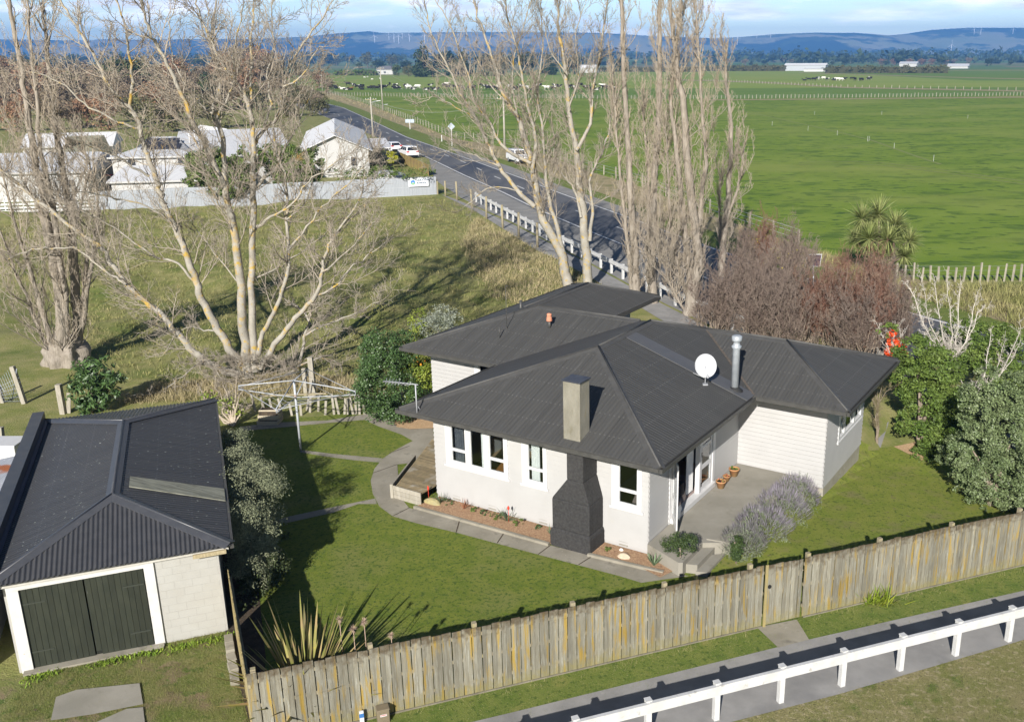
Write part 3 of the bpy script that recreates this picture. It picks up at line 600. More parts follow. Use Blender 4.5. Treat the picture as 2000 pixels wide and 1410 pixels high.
# interior: floor, partitions, dark lining
im = MB(); im.prism([hw(.13, .13), hw(L1 - .13, .13), hw(L1 - .13, VW + .1), hw(.13, VW + .1)], .36, .50); im.build('interior_floor', m_floor, house)
im = MB(); im.prism([hw(L1, VW + .13), hw(UW - .13, VW + .13), hw(UW - .13, VB - .13), hw(L1, VB - .13)], .36, .50); im.build('interior_floor', m_carpet, house)
for a_, b_2, c_2 in ((hw(.13, 3.7, .5), UX * 4.3, VX * .1), (hw(4.4, .14, .5), UX * .1, VX * 3.5), (hw(4.6, 5.6, .5), UX * 2.9, VX * .1), (hw(7.7, 9.6, .5), UX * 2.7, VX * .1), (hw(-3.9, 7.2, .5), UX * 3.7, VX * .1)): pm = MB(); pm.obox(a_, b_2, c_2, ZX * 2.6); pm.build('partition', m_dark, house)
bm_ = MB(); bm_.obox(hw(2.25, 2.7, .5), UX * 1.4, VX * .05, ZX * 1.95); bm_.build('blue_wall', m_blue, house)
cm = MB(); cm.prism([hw(-.05 + .2, .13), hw(L1 - .13, .13), hw(L1 - .13, 10.5), hw(.15, 10.5)], 3.1, 3.14); cm.build('ceiling', mat('ceiling_board', (.3, .3, .3)), house)
cm = MB(); cm.prism([hw(L1 + .01, VW + .13), hw(UW - .13, VW + .13), hw(UW - .13, VB - .13), hw(L1 + .01, VB - .13)], 3.1, 3.14); cm.build('ceiling', mat('ceiling_board', (.3, .3, .3)), house)
def window(a, d, nrm, s0, s1, z0, z1, lights, bars, sill=True, label=None):
    """frame with mullions; lights = pane edges; bars = pane index -> height of a cross bar"""
    fr = MB(); a = Vector(a); t = .13
    def bx(x0, x1, y0, y1, o0=-.06, o1=.045): fr.obox(a + d * x0 + nrm * o0 + ZX * y0, d * (x1 - x0), nrm * (o1 - o0), ZX * (y1 - y0))
    L = [s0] + [x for p in lights for x in p] + [s1]
    pz0, pz1 = z0 + .12, z1 - .08
    bx(s0 - .06, s1 + .06, z0 - .07, z0 + .003, -.06, .07)
    if sill: bx(s0, s1, z0 + .004, pz0 - .002)
    bx(s0, s1, pz1 + .002, z1 - .002)
    for i in range(0, len(L), 2): bx(L[i], L[i + 1], pz0, pz1)
    w_ = fr.build('window', m_trim, house)
    for i, (x0, x1) in enumerate(lights):
        pn = MB(); pn.obox(a + d * x0 - nrm * .02 + ZX * pz0, d * (x1 - x0), nrm * .006, ZX * (pz1 - pz0)); pn.build('pane', m_glass, w_)
        sb = MB(); b = .03
        def sx(u0, u1, y0, y1): sb.obox(a + d * u0 - nrm * .035 + ZX * y0, d * (u1 - u0), nrm * .05, ZX * (y1 - y0))
        sx(x0, x1, pz0, pz0 + b); sx(x0, x1, pz1 - b, pz1); sx(x0, x0 + b, pz0 + b, pz1 - b); sx(x1 - b, x1, pz0 + b, pz1 - b)
        if i in bars: sx(x0 + b, x1 - b, bars[i] - .045, bars[i] + .045)
        sb.build('sash', m_trim, w_)
    return w_
window(hw(0, 0), UX, -VX, *W1, [(.68, 1.25), (1.42, 1.96), (2.15, 2.72)], {0: 1.83, 2: 1.83})
window(hw(0, 0), UX, -VX, *W2, [(3.58, 4.15)], {0: 1.83})
window(hw(0, 0), UX, -VX, *W3, [(6.69, 7.31)], {0: 1.86})
window(hw(UW, VW), VX, UX, *WE, [(1.5, 2.0), (2.1, 3.1), (3.25, 4.0)], {0: 1.8, 2: 1.95})
window(hw(-4.07, 4.83), UX, -VX, *WL, [(2.25, 2.8)], {})
window(hw(-.95, VB), VX, UX, 2.2, 3.2, 1.2, 2.9, [(2.32, 3.08)], {})
def curtain(a, d, nrm, s0, s1, z0, z1, m, depth=.16, n=9):
    c = MB(); a = Vector(a); k = n * 4; vs = []
    for i in range(k + 1):
        s = s0 + (s1 - s0) * i / k; o = -depth - .03 * sin(i * pi / 2 * 1.0) * 1.2
        vs += [a + d * s + nrm * o + ZX * z0, a + d * s + nrm * o + ZX * z1]
    c.add(vs, [[2 * i, 2 * i + 2, 2 * i + 3, 2 * i + 1] for i in range(k)], True)
    return c.build('curtain', m, house)
curtain(hw(0, 0), UX, -VX, .62, 1.02, .6, 3.0, m_gcurt, .2, 4)
curtain(hw(0, 0), UX, -VX, 1.72, 1.93, .6, 3.0, m_curt, .18, 3)
curtain(hw(0, 0), UX, -VX, 3.6, 3.9, 1.0, 3.0, m_curt, .17, 4)
curtain(hw(0, 0), UX, -VX, 7.18, 7.35, 1.0, 3.0, m_curt, .17, 3)
curtain(hw(UW, VW), VX, UX, 1.5, 1.75, 1.0, 3.0, mat('brown_curtain', (.32, .17, .05), (.22, .12, .04), 9), .17, 4)
curtain(hw(UW, VW), VX, UX, 2.1, 2.35, 1.0, 3.0, mat('brown_curtain', (.32, .17, .05)), .17, 4)
# french doors on the patio side
fr = MB(); o = hw(L1, 0); ds, de, dz0, dz1 = DOOR
def fx(mb, x0, x1, y0, y1, o0=-.1, o1=.05): mb.obox(o + VX * x0 + UX * o0 + ZX * y0, VX * (x1 - x0), UX * (o1 - o0), ZX * (y1 - y0))
for x in (ds, 3.34, de - .09): fx(fr, x, x + .1, dz0 + .12, dz1 - .1)
fx(fr, ds - .08, de + .08, dz1 - .1, dz1, -.1, .06); fx(fr, ds - .02, de + .02, dz0 - .03, dz0 + .118, -.12, .13); fx(fr, ds - .1, ds - .002, dz0 - .03, dz1 - .102, -.02, .045); fx(fr, de + .002, de + .1, dz0 - .03, dz1 - .102, -.02, .045)
door_fr = fr.build('door_frame', m_trim, house)
def leaf(mb, gl, org, d, n_, W, z0, z1):
    f = lambda x0, x1, y0, y1: mb.obox(org + d * x0 - n_ * .02 + ZX * y0, d * (x1 - x0), n_ * .04, ZX * (y1 - y0))
    f(0, .12, z0, z1); f(W - .12, W, z0, z1)
    zs = [(z0, z0 + .2), (z0 + .72, z0 + .86), (z1 - .62, z1 - .52), (z1 - .1, z1)]
    for a, b in zs: f(.12, W - .12, a, b)
    for (a, b), (c, e_) in zip(zs[:-1], zs[1:]): gl.append((org + d * .12 - n_ * .004, d * (W - .24), n_ * .008, b, c))
for org, d, n_, W in ((hw(L1, 3.45), VX, UX, .88), (hw(L1 + .06, 1.44), (UX * .55 - VX * .83).normalized(), (UX * .83 + VX * .55).normalized(), .9)):
    lm_, gl = MB(), []; leaf(lm_, gl, org, d, n_, W, dz0 + .12, dz1 - .1); dl = lm_.build('french_door', m_trim, house)
    for q in gl:
        pn = MB(); pn.obox(q[0] + ZX * q[3], q[1], q[2], ZX * (q[4] - q[3])); pn.build('pane', m_glass, dl)
    if W > .5:
        for zz in (.75, 1.75): hb = MB(); hb.obox(org + d * (.0 if W > .8 else W - .1) + n_ * .021 + ZX * zz, d * .09, n_ * .02, ZX * .13); hb.build('latch', mat('black_iron', (.02, .02, .02), rough=.5), dl)
curtain(hw(L1, 0), VX, UX, 2.95, 3.4, .62, 2.7, m_curt, .22, 5)
cm = MB(); cm.prism([hw(5.2, 1.5), hw(L1 - .14, 1.5), hw(L1 - .14, 4.5), hw(5.2, 4.5)], .502, .515); cm.build('carpet', m_carpet, house)
sf = MB(); sf.obox(hw(6.35, 1.9, .52), UX * .9, VX * 1.3, ZX * .42); sf.obox(hw(6.35, 1.75, .52), UX * .9, VX * .2, ZX * .8); tag(sf.build('sofa', mat('dark_sofa', (.05, .045, .05), (.08, .075, .08), 9)), 'dark sofa end seen through the open french doors', 'sofa')
# roof
def hip(u0, u1, v0, v1, along, t=TP, he=HE, eb=.012):
    """closed hip roof: along 'u' or 'v'"""
    mb = MB(); d = (v1 - v0) / 2 if along == 'u' else (u1 - u0) / 2; zr = he + d * t
    c = [hw(u0, v0, he), hw(u1, v0, he), hw(u1, v1, he), hw(u0, v1, he)]
    r = [hw(u0 + d, (v0 + v1) / 2, zr), hw(u1 - d, (v0 + v1) / 2, zr)] if along == 'u' else [hw((u0 + u1) / 2, v0 + d, zr), hw((u0 + u1) / 2, v1 - d, zr)]
    lo = [p - ZX * .1 for p in c]; vs = c + r + lo
    f = [[0, 1, 5, 4], [1, 2, 5], [2, 3, 4, 5], [3, 0, 4]] if along == 'u' else [[0, 1, 4], [1, 2, 5, 4], [2, 3, 5], [3, 0, 4, 5]]
    f += [[6, 7, 1, 0], [7, 8, 2, 1], [8, 9, 3, 2], [9, 6, 0, 3], [9, 8, 7, 6]]
    mb.add(vs, f); return mb, r, zr
FWR = (-.258, 8.603, -1.239, 11.22); LB = (-4.61, 8.0, 3.88, 11.154); RB = (.4, 11.575, 5.308, 11.377); BB = (-4.6, .0136, 5.2, 15.753)
rr = {}
for nm, q, al, he in (('front', FWR, 'v', HE), ('left', LB, 'u', HE), ('right', RB, 'u', HE), ('rear', BB, 'v', HE)):
    mb, r, zr = hip(*q, al, he=he); rr[nm] = (mb.build('roof', m_roof, house), r, zr)
def cap(a, b, w=.17, lift=.03, pitchdrop=.07):
    a, b = Vector(a), Vector(b); d = (b - a).normalized(); s = d.cross(ZX).normalized(); up = s.cross(d).normalized()
    mb = MB(); A = [a + up * lift, b + up * lift]
    for sg in (1, -1):
        e0 = s * sg * w - up * pitchdrop + up * lift; v = [A[0], A[1], b + e0, a + e0]
        mb.add(v + [x - up * .012 for x in v], [[0, 1, 2, 3] if sg < 0 else [3, 2, 1, 0], [4, 5, 6, 7], [2, 3, 7, 6], [0, 4, 7, 3], [1, 2, 6, 5]])
    mb.tube([a + up * (lift + .005), b + up * (lift + .005)], .035, 6)
    return mb.build('ridge_cap', m_cap, house)
fr_, fz = rr['front'][1], rr['front'][2]
cap(fr_[0], fr_[1]); cap(hw(FWR[0], FWR[2], HE), fr_[0]); cap(hw(FWR[1], FWR[2], HE), fr_[0]); cap(fr_[1], hw(5.57, 8.343, 4.403))
lr = rr['left'][1]; cap(lr[0], hw(3.378, 7.517, lr[0].z)); cap(hw(LB[0], LB[2], HE), lr[0])
r_ = rr['right'][1]; cap(hw(5.57, 8.343, r_[1].z), r_[1]); cap(hw(RB[1], RB[2], HE), r_[1]); cap(hw(RB[1], RB[3], HE), r_[1])
b2 = rr['rear'][1]; cap(hw(-2.293, 8.5, b2[1].z), b2[1]); cap(hw(BB[1], BB[3], HE), b2[1]); cap(hw(BB[0], BB[3], HE), b2[1])
# flat sheet let into the front wing's side slope, carrying the flue
def side(u, v, lift=0): return hw(u, v, HE + TP * (FWR[1] - u) + lift)
fs = MB(); v0, v1 = 6.02, 6.78; q = [side(4.35, v0, .02), side(8.6, v0, .02), side(8.6, 5.33, .02), side(7.8, v1 - .02, .02), side(4.35, v1, .02)]
q = [side(4.35, 4.72, .022), side(8.62, 4.72, .022), side(8.62, 5.28, .022), side(8.55, 5.42, .022), side(4.35, 5.42, .022)]
fs.add(q + [p - ZX * .03 for p in q], [[0, 1, 2, 3, 4], [0, 5, 6, 1], [4, 3, 8, 9], [3, 2, 7, 8], [2, 1, 6, 7]]); fs.build('roof_flashing', mat('flat_flashing', (.085, .086, .09), (.10, .10, .102), 2, .4, spec=.5), house)
vm = MB(); vm.beam(hw(8.59, 5.32, HE + .03), hw(5.57, 8.34, 4.42), .07, .012); vm.build('valley_flashing', mat('valley', (.13, .105, .085), (.07, .062, .055), 9), house)
# gutters
def gut(a, b):
    a, b = Vector(a), Vector(b); d = (b - a).normalized(); n_ = Vector((d.y, -d.x, 0)); mb = MB()
    mb.obox(a + n_ * .003 - ZX * .125, b - a, n_ * .1, ZX * .02); mb.obox(a + n_ * .085 - ZX * .105, b - a, n_ * .018, ZX * .1); mb.obox(a + n_ * .003 - ZX * .105, b - a, n_ * .012, ZX * .09)
    mb.obox(a + n_ * .004 - ZX * .104, (b - a).normalized() * .012, n_ * .08, ZX * .1); mb.obox(b - (b - a).normalized() * .012 + n_ * .004 - ZX * .104, (b - a).normalized() * .012, n_ * .08, ZX * .1)
    return mb.build('gutter', m_gut, house)
for a, b in (((FWR[0] - .09, FWR[2]), (FWR[1], FWR[2])), ((FWR[1], FWR[2] - .09), (FWR[1], RB[2] - .11)), ((FWR[1] + .11, RB[2]), (RB[1], RB[2])), ((RB[1], RB[2] - .09), (RB[1], RB[3])), ((LB[0] - .09, LB[2]), (FWR[0] - .11, LB[2])), ((LB[0], BB[3]), (LB[0], LB[2] - .09)), ((FWR[0], LB[2] - .1), (FWR[0], FWR[2] - .09)), ((BB[1], 11.3), (BB[1], BB[3]))):
    gut(hw(*a, HE), hw(*b, HE))
# chimney: black plastered breast, cement stack, cap
def slab(mb, pts0, pts1):
    mb.add(list(pts0) + list(pts1), [[3, 2, 1, 0], [4, 5, 6, 7]] + [[i, (i + 1) % 4, 4 + (i + 1) % 4, 4 + i] for i in range(4)])
def rect(u0, u1, v0, v1, z): return [hw(u0, v0, z), hw(u1, v0, z), hw(u1, v1, z), hw(u0, v1, z)]
cb = MB(); slab(cb, rect(4.90, 6.25, -.88, -.03, -.05), rect(4.90, 6.25, -.88, -.03, .50)); slab(cb, rect(4.90, 6.25, -.88, -.03, .50), rect(4.95, 6.20, -.82, -.03, .58))
slab(cb, rect(4.95, 6.20, -.82, -.03, .58), rect(4.95, 6.20, -.82, -.03, 1.50))
slab(cb, rect(4.95, 6.20, -.82, -.03, 1.50), rect(5.46, 6.0, -.82, -.03, 2.18)); slab(cb, rect(5.46, 6.0, -.82, -.03, 2.18), rect(5.46, 6.0, -.82, -.03, 3.28))
ch = cb.build('chimney', m_stucco, house, bevel=.03)
st = MB(); slab(st, rect(5.46, 6.0, -.96, -.44, 3.36), rect(5.46, 6.0, -.96, -.44, 5.16)); st.build('chimney_stack', m_stack, house, bevel=.015)
cp = MB(); slab(cp, rect(5.43, 6.03, -.99, -.41, 5.163), rect(5.43, 6.03, -.99, -.41, 5.20)); cp.build('chimney_cap', mat('cap_flashing', (.035, .04, .055), (.06, .065, .08), 6, .3, spec=.6), house)
# steel flue
fl = MB(); fb_ = side(8.05, 5.07); fl.lathe(fb_ - ZX * .1, [(.12, 0), (.12, 1.42), (.155, 1.47), (.155, 1.52), (.105, 1.55), (.105, 1.66), (.15, 1.68), (.16, 1.71), (.16, 1.83), (.1, 1.86)], 18); fl.build('flue_pipe', m_steel, house)
fl = MB(); fl.lathe(fb_ - ZX * .12, [(.28, 0), (.26, .08), (.16, .17), (.125, .2)], 18); fl.build('flue_collar', mat('rubber', (.03, .03, .03), rough=.6), house)
# terracotta vent and pipes on the left slope
def lslope(u, v): return hw(u, v, HE + TP * (v - LB[2]))
tv = MB(); b_ = lslope(.28, 6.35); tv.lathe(b_ - ZX * .05, [(.055, 0), (.055, .3)], 10); vp = tv.build('vent_pipe', m_gut, house)
tv = MB(); tv.lathe(b_ + ZX * .24, [(.10, 0), (.115, .02), (.10, .12), (.085, .22), (.095, .235), (.085, .28), (.0, .30)], 12); tv.build('vent_cowl', m_terra, vp)
tv = MB(); b_ = lslope(-1.3, 5.9); tv.tube([b_ - ZX * .05, b_ + ZX * 1.6], .011, 6); tv.tube([b_ + ZX * .02, b_ + ZX * .05], .03, 8); tv.tube([b_ + ZX * 1.6, b_ + Vector((.05, 0, 1.62)), b_ + Vector((.09, 0, 1.57))], .011, 6); tv.build('roof_mast', m_gut, house)
tv = MB(); b_ = lslope(-1.2, 5.3); tv.tube([b_ - ZX * .05, b_ + ZX * .42], .018, 6); tv.build('vent_pipe', m_gut, house)
tv = MB(); b_ = hw(-2.6, 8.7, 3.95); tv.tube([b_ - ZX * .3, b_ + ZX * .42], .06, 8); tv.build('vent_pipe', m_gut, house)
# satellite dish and aerial stand on the roof
b_ = side(7.35, 4.35); dish = thing('satellite_dish', b_, 'white oval satellite dish on a bracket beside the steel flue', 'satellite dish')
nrm = (Vector((0.02, -1, .5))).normalized(); c_ = b_ + Vector((0, 0, .62)); x_ = nrm.cross(ZX).normalized(); y_ = x_.cross(nrm); 
if y_.z < 0: y_ = -y_
mb = MB(); vs = [c_ - nrm * .05]; K = 24
for ring, rad_ in ((1, .5), (2, 1.0)):
    for j in range(K): vs.append(c_ + (x_ * .33 * cos(2 * pi * j / K) + y_ * .37 * sin(2 * pi * j / K)) * rad_ - nrm * .05 * (1 - rad_ ** 2))
fs_ = [[0, 1 + (j + 1) % K, 1 + j] for j in range(K)] + [[1 + j, 1 + (j + 1) % K, 1 + K + (j + 1) % K, 1 + K + j] for j in range(K)]
mb.add(vs, fs_, True); rim = [vs[1 + K + j] for j in range(K)] + [vs[1 + K]]; mb.tube(rim, .012, 5); mb.build('reflector', mat('dish_paint', (.46, .475, .49), (.42, .43, .45), 3, .5), dish)
mb = MB(); mb.tube([b_ - ZX * .03, b_ + ZX * .22, c_ - y_ * .32 - nrm * .03], .022, 8); mb.tube([c_ - y_ * .3 - nrm * .05, c_ - nrm * .06], .02, 6); mb.box(b_, (.16, .16, .03)); mb.build('mount', m_alu, dish)
mb = MB(); e_ = c_ - y_ * .42 + nrm * .36 - x_ * .0; mb.tube([c_ - y_ * .36, e_], .014, 6); mb.lathe(e_, [(.035, 0), (.04, .07), (.02, .11)], 10, axis=(c_ - e_)); mb.tube([b_ + ZX * .2, b_ + ZX * .2 - x_ * .0 - UX * .42 + ZX * .12], .012, 6); mb.build('feed_arm', m_alu, dish)
b_ = hw(.42, -1.22, HE - .06); ae = thing('tv_aerial', b_, 'grey tv aerial on a short mast at the front roof corner', 'aerial')
mb = MB(); mb.tube([b_, b_ + ZX * .95], .022, 6); mb.tube([b_ - ZX * .02 + VX * .25, b_ + ZX * .3], .012, 5); mb.build('mast', m_alu, ae)
mb = MB(); tp = b_ + ZX * .95; en = at(760, 745, tp.y + .75); dd = en - tp; dd = dd.normalized() * 1.5; mb.tube([tp - dd * .08, tp + dd], .014, 5); sd = dd.cross(ZX).normalized(); ud = sd.cross(dd).normalized()
for i in range(9):
    p = tp + dd * (.1 + i * .1); L = .19 - .008 * i; mb.tube([p - sd * L, p + sd * L], .006, 4)
    if i > 3: mb.tube([p - ud * .09 - sd * .05, p + ud * .09 + sd * .05], .006, 4)
mb.build('antenna', m_alu, ae)
# patio, steps
pt = MB(); pt.prism([hw(L1 + .03, -.1), hw(8.9, -.62), hw(9.0, -.55), hw(9.0, .75), hw(9.5, 1.05), hw(9.75, 3), hw(9.8, VW - .03), hw(L1 + .03, VW - .03)], -.3, .42); tag(pt.build('patio', m_conc2), kind='structure')
for k, (z, u0) in enumerate(((.28, 9.0), (.14, 9.3))):
    sp_ = MB(); sp_.prism([hw(u0 + .004, -.35 - .0 * k), hw(u0 + .3, -.25), hw(u0 + .3, .95), hw(u0 + .004, .72)], -.1, z); tag(sp_.build('step', m_conc2), kind='structure')
sp_ = MB(); sp_.prism([hw(9.02, .98), hw(9.7, 1.1), hw(9.75, 1.3), hw(9.5, 1.3)], -.1, .45); tag(sp_.build('step_wall', m_conc2), kind='structure')
# deck
dk = thing('deck', hw(-1.4, 1.6), 'low weathered timber deck beside the white wall', 'deck')
mb = MB(); k = 0; v = -.72
while v < 3.1:
    u0 = -1.15 - (v + .7) * .42; mb.obox(hw(u0, v, .37), UX * (-.06 - u0), VX * .085, ZX * .03); v += .09
mb.build('decking', m_deck, dk)
mb = MB(); fa, fb2 = hw(-1.2, -.78), hw(-.03, -.78)
for k in range(3): mb.beam(fa + ZX * (.08 + .15 * k), fb2 + ZX * (.08 + .15 * k), .03, .14)
mb.beam(hw(-1.22, -.8, 0), hw(-1.22, -.8, .5), .09, .09, (1, 0, 0)); mb.beam(hw(-1.25, -.75, .36), hw(-2.2, 1.5, .36), .05, .2); mb.build('fascia', m_grey, dk)
# dining furniture behind the window
tb = thing('dining_table', hw(2.35, 1.6, .5), 'orange wooden dining table behind the big front window', 'table')
mb = MB(); mb.obox(hw(1.55, .4, 1.2), UX * 1.05, VX * 1.35, ZX * .05); mb.build('tabletop', m_wood, tb)
for u_, v_ in ((1.62, .45), (2.48, .45), (1.62, 1.62), (2.48, 1.62)): mb = MB(); mb.obox(hw(u_, v_, .5), UX * .07, VX * .07, ZX * .72); mb.build('leg', m_wood, tb)
cr = thing('dining_chair', hw(1.45, .55, .5), 'white chair by the dining table inside the front window', 'chair')
mb = MB(); mb.obox(hw(1.3, .5, .93), UX * .42, VX * .42, ZX * .04); mb.obox(hw(1.3, .9, .97), UX * .42, VX * .03, ZX * .42); mb.build('seat', m_curt, cr)
for u_, v_ in ((1.32, .52), (1.66, .52), (1.32, .86), (1.66, .86)): mb = MB(); mb.obox(hw(u_, v_, .5), UX * .03, VX * .03, ZX * .43); mb.build('leg', m_dark, cr)
# ------------------------------------------------------------------ the garage
GA = R(22.0); gx = Vector((cos(GA), sin(GA), 0)); gy = Vector((-sin(GA), cos(GA), 0)); GO = Vector((-13.19, 19.19, 0))
def gp(x, y, z=0): return GO + gx * x + gy * y + ZX * z
garage = thing('garage', gp(2.25, 5.4), 'long white block garage with black iron roof and green double doors', 'garage')
m_block = mat('painted_block', (.40, .395, .37), (.37, .36, .33), 1.6, .75, .25, 30, third=((.33, .315, .265), 1.3, .6, .76), bdist=.01)
m_groof = corr('garage_roof_iron', (.050, .051, .054), (.066, .066, .068), pitch=.13, rough=.5, strength=.8, streak=.6, speckamt=.675, specks=(.33, .35, .32))  # strong pale streaks paint sheen lines along the iron; specks are lichen
m_gdoor = mat('green_door_paint', (.023, .027, .019), (.032, .036, .025), 6, .6, .3, 20, third=((.12, .12, .105), 16, .7, .76), stretch=(1, 1, .3), island=.12, bdist=.008)
GW, GD, GZ = 4.56, 10.9, 2.36
mb = MB(); mb.obox(gp(0, .0), gx * .2, gy * GD, ZX * GZ); mb.obox(gp(GW - .2, .2), gx * .2, gy * (GD - .2), ZX * GZ); mb.obox(gp(.2, GD - .2), gx * (GW - .4), gy * .2, ZX * GZ); mb.obox(gp(3.12, 0), gx * (GW - 3.12), gy * .2, ZX * GZ)
wv = mb.build('wall', m_block, garage)
jm = MB()
for zz in np.arange(.2, 2.3, .2): jm.obox(gp(3.14, -.003, zz), gx * (GW - 3.16), gy * .004, ZX * .008)
for i, zz in enumerate(np.arange(0, 2.2, .2)):
    for xx in np.arange(3.3 + (.2 if i % 2 else 0), GW - .05, .4): jm.obox(gp(xx, -.003, zz + .008), gx * .008, gy * .004, ZX * .192)
jm.build('mortar_joints', mat('joint_paint', (.365, .36, .335), (.32, .31, .28), 3), garage)
mb = MB(); mb.obox(gp(.06, -.05, 0), gx * .24, gy * .1, ZX * 2.12); mb.obox(gp(2.9, -.05, 0), gx * .22, gy * .1, ZX * 2.12); mb.obox(gp(.06, -.05, 2.122), gx * 3.06, gy * .1, ZX * .13); mb.build('door_frame', mat('chipped_white_paint', (.60, .595, .58), (.53, .52, .49), 3, .6, third=((.35, .25, .17), 7, .68, .72)), garage)
for x0, x1, lean in ((.31, 1.6, .0), (1.625, 2.88, .012)):
    mb = MB(); nb = 10; wd = (x1 - x0) / nb
    for i in range(nb):
        lo = .03 + (.14 if (lean and i == 0) else 0) + .012 * random.random(); mb.obox(gp(x0 + i * wd + .004, .0 - lean * i * .3, lo), gx * (wd - .008), gy * .03, ZX * (2.1 - lo))
    dl = mb.build('garage_door', m_gdoor, garage)
    bk = MB(); bk.obox(gp(x0, .034, .06), gx * (x1 - x0), gy * .02, ZX * 2.0); bk.build('door_backing', mat('door_back', (.015, .017, .013)), dl)
    for zz in (.45, 1.7): hg = MB(); hg.obox(gp(x0 + .02 if not lean else x1 - .47, -.012 - lean * 3, zz), gx * .45, gy * .01, ZX * .035); hg.build('hinge', mat('painted_hinge', (.045, .05, .04), rough=.5), dl)
mb = MB(); mb.obox(gp(-.1, -.12, 2.262), gx * (GW + .35), gy * .06, ZX * .14); mb.build('fascia', mat('fascia_paint', (.50, .49, .45), (.44, .42, .37), 4, .7), garage)
# roof
ge, gr_ = 2.42, 3.22; A, B, C, D = gp(-.28, -.2, ge), gp(GW + .3, -.2, ge), gp(GW + .3, 11.0, ge), gp(-.28, 11.0, ge); E1, E2 = gp(2.28, 2.0, gr_), gp(2.28, 7.55, gr_)
mb = MB(); lo = [p - ZX * .06 for p in (A, B, C, D)]; mb.add([A, B, C, D, E1, E2] + lo, [[1, 2, 5, 4], [2, 3, 5], [3, 0, 4, 5], [6, 7, 1, 0], [7, 8, 2, 1], [8, 9, 3, 2], [9, 6, 0, 3], [9, 8, 7, 6]]); mb.build('roof', m_groof, garage)
# front hip in real corrugated sheet
def corr_tri(P0, P1, P2, pitch=.105, amp=.016, name='hip_sheet', m=None):
    d = (P1 - P0); L = d.length; d = d / L; up = (P2 - P0); s2 = up.dot(d); up = up - d * s2; H_ = up.length; up /= H_; nr = d.cross(up); n = int(L / pitch * 8); vs, fs = [], []
    for i in range(n + 1):
        s = L * i / n; h = H_ * (s / s2 if s < s2 else (L - s) / (L - s2)); w_ = amp * (1 + sin(2 * pi * s / pitch)) * 1.0 + .004
        vs += [P0 + d * s + nr * w_ - up * .05, P0 + d * s + up * h + nr * w_]
    mb = MB(); mb.add(vs, [[2 * i, 2 * i + 2, 2 * i + 3, 2 * i + 1] for i in range(n)], True); return mb.build(name, m, garage)
m_gsheet = mat('painted_iron', (.050, .051, .055), (.062, .062, .066), 4, .42, spec=.5, third=((.28, .25, .23), 25, .70, .74))
corr_tri(A, B, E1, m=m_gsheet); corr_tri(C, D, E2, m=m_gsheet)
def gcap(a, b, w=.2, lift=.045):
    d = (b - a).normalized(); s = d.cross(ZX).normalized(); up = s.cross(d); mb = MB()
    for sg in (1, -1):
        e0 = s * sg * w - up * .06 + up * lift; v = [a + up * (lift + .015), b + up * (lift + .015), b + e0, a + e0]; mb.add(v + [x - up * .015 for x in v], [[0, 1, 2, 3] if sg < 0 else [3, 2, 1, 0], [4, 5, 6, 7], [2, 3, 7, 6], [0, 4, 7, 3], [1, 2, 6, 5]])
    mb.tube([a + up * lift, b + up * lift], .03, 6); return mb.build('ridge_cap', mat('garage_flashing', (.055, .058, .066), (.07, .072, .08), 4, .38, spec=.55, third=((.33, .36, .31), 22, .70, .74)), garage)
for a, b in ((A, E1), (B, E1), (E1, E2), (C, E2), (D, E2)): gcap(a, b, .19 if a is not E1 else .16)
mb = MB()
def gside(y, x, lift): return gp(x, y, ge + (gr_ - ge) * (GW + .3 - x) / (GW + .3 - 2.28) + lift)
q = [gside(2.62, 2.62, .03), gside(2.35, GW + .3, .03), gside(3.15, GW + .3, .03), gside(3.3, 2.62, .03)]
mb.add(q + [p - ZX * .02 for p in q], [[0, 1, 2, 3], [1, 0, 4, 5], [2, 1, 5, 6], [3, 2, 6, 7], [0, 3, 7, 4]]); mb.build('roof_patch', mat('faded_sheet', (.32, .32, .25), (.16, .16, .125), 3, .8, third=[((.34, .34, .29), 9, .6, .7), ((.09, .09, .08), 5, .62, .68)], stretch=(.5, 3, 1)), garage)
mb = MB(); mb.obox(gp(-.62, -.25, 2.3), gx * .34, gy * 11.3, ZX * .42); mb.build('parapet', mat('parapet_iron', (.055, .06, .068), (.075, .078, .082), 3, .4, spec=.5), garage)
mb = MB(); mb.obox(gp(-.276, -.2, 2.45), gx * .1, gy * 11.1, ZX * .03); mb.build('gutter', mat('blue_black_gutter', (.03, .045, .09), (.05, .06, .09), 3, .35, spec=.6), garage)
mb = MB(); mb.beam(gp(GW + .33, -.2, 2.36), gp(GW + .33, 11.0, 2.36), .09, .1); mb.build('gutter', m_gut, garage)
mb = MB(); mb.obox(gp(-.55, -.16, 2.1), gx * .5, gy * .1, ZX * .2); mb.build('barge_end', mat('fascia_paint', (.66, .64, .58)), garage)
mb = MB(); mb.obox(gp(4.0, -.2, 2.2), gx * .75, gy * .05, ZX * .1); mb.build('loose_board', mat('bare_board', (.42, .35, .22), (.3, .25, .15), 8, .9, stretch=(1, 6, 1)), garage)
mb = MB(); mb.obox(gp(.1, -.22, -.1), gx * 3.0, gy * .26, ZX * .16); mb.build('door_sill', m_conc, garage)
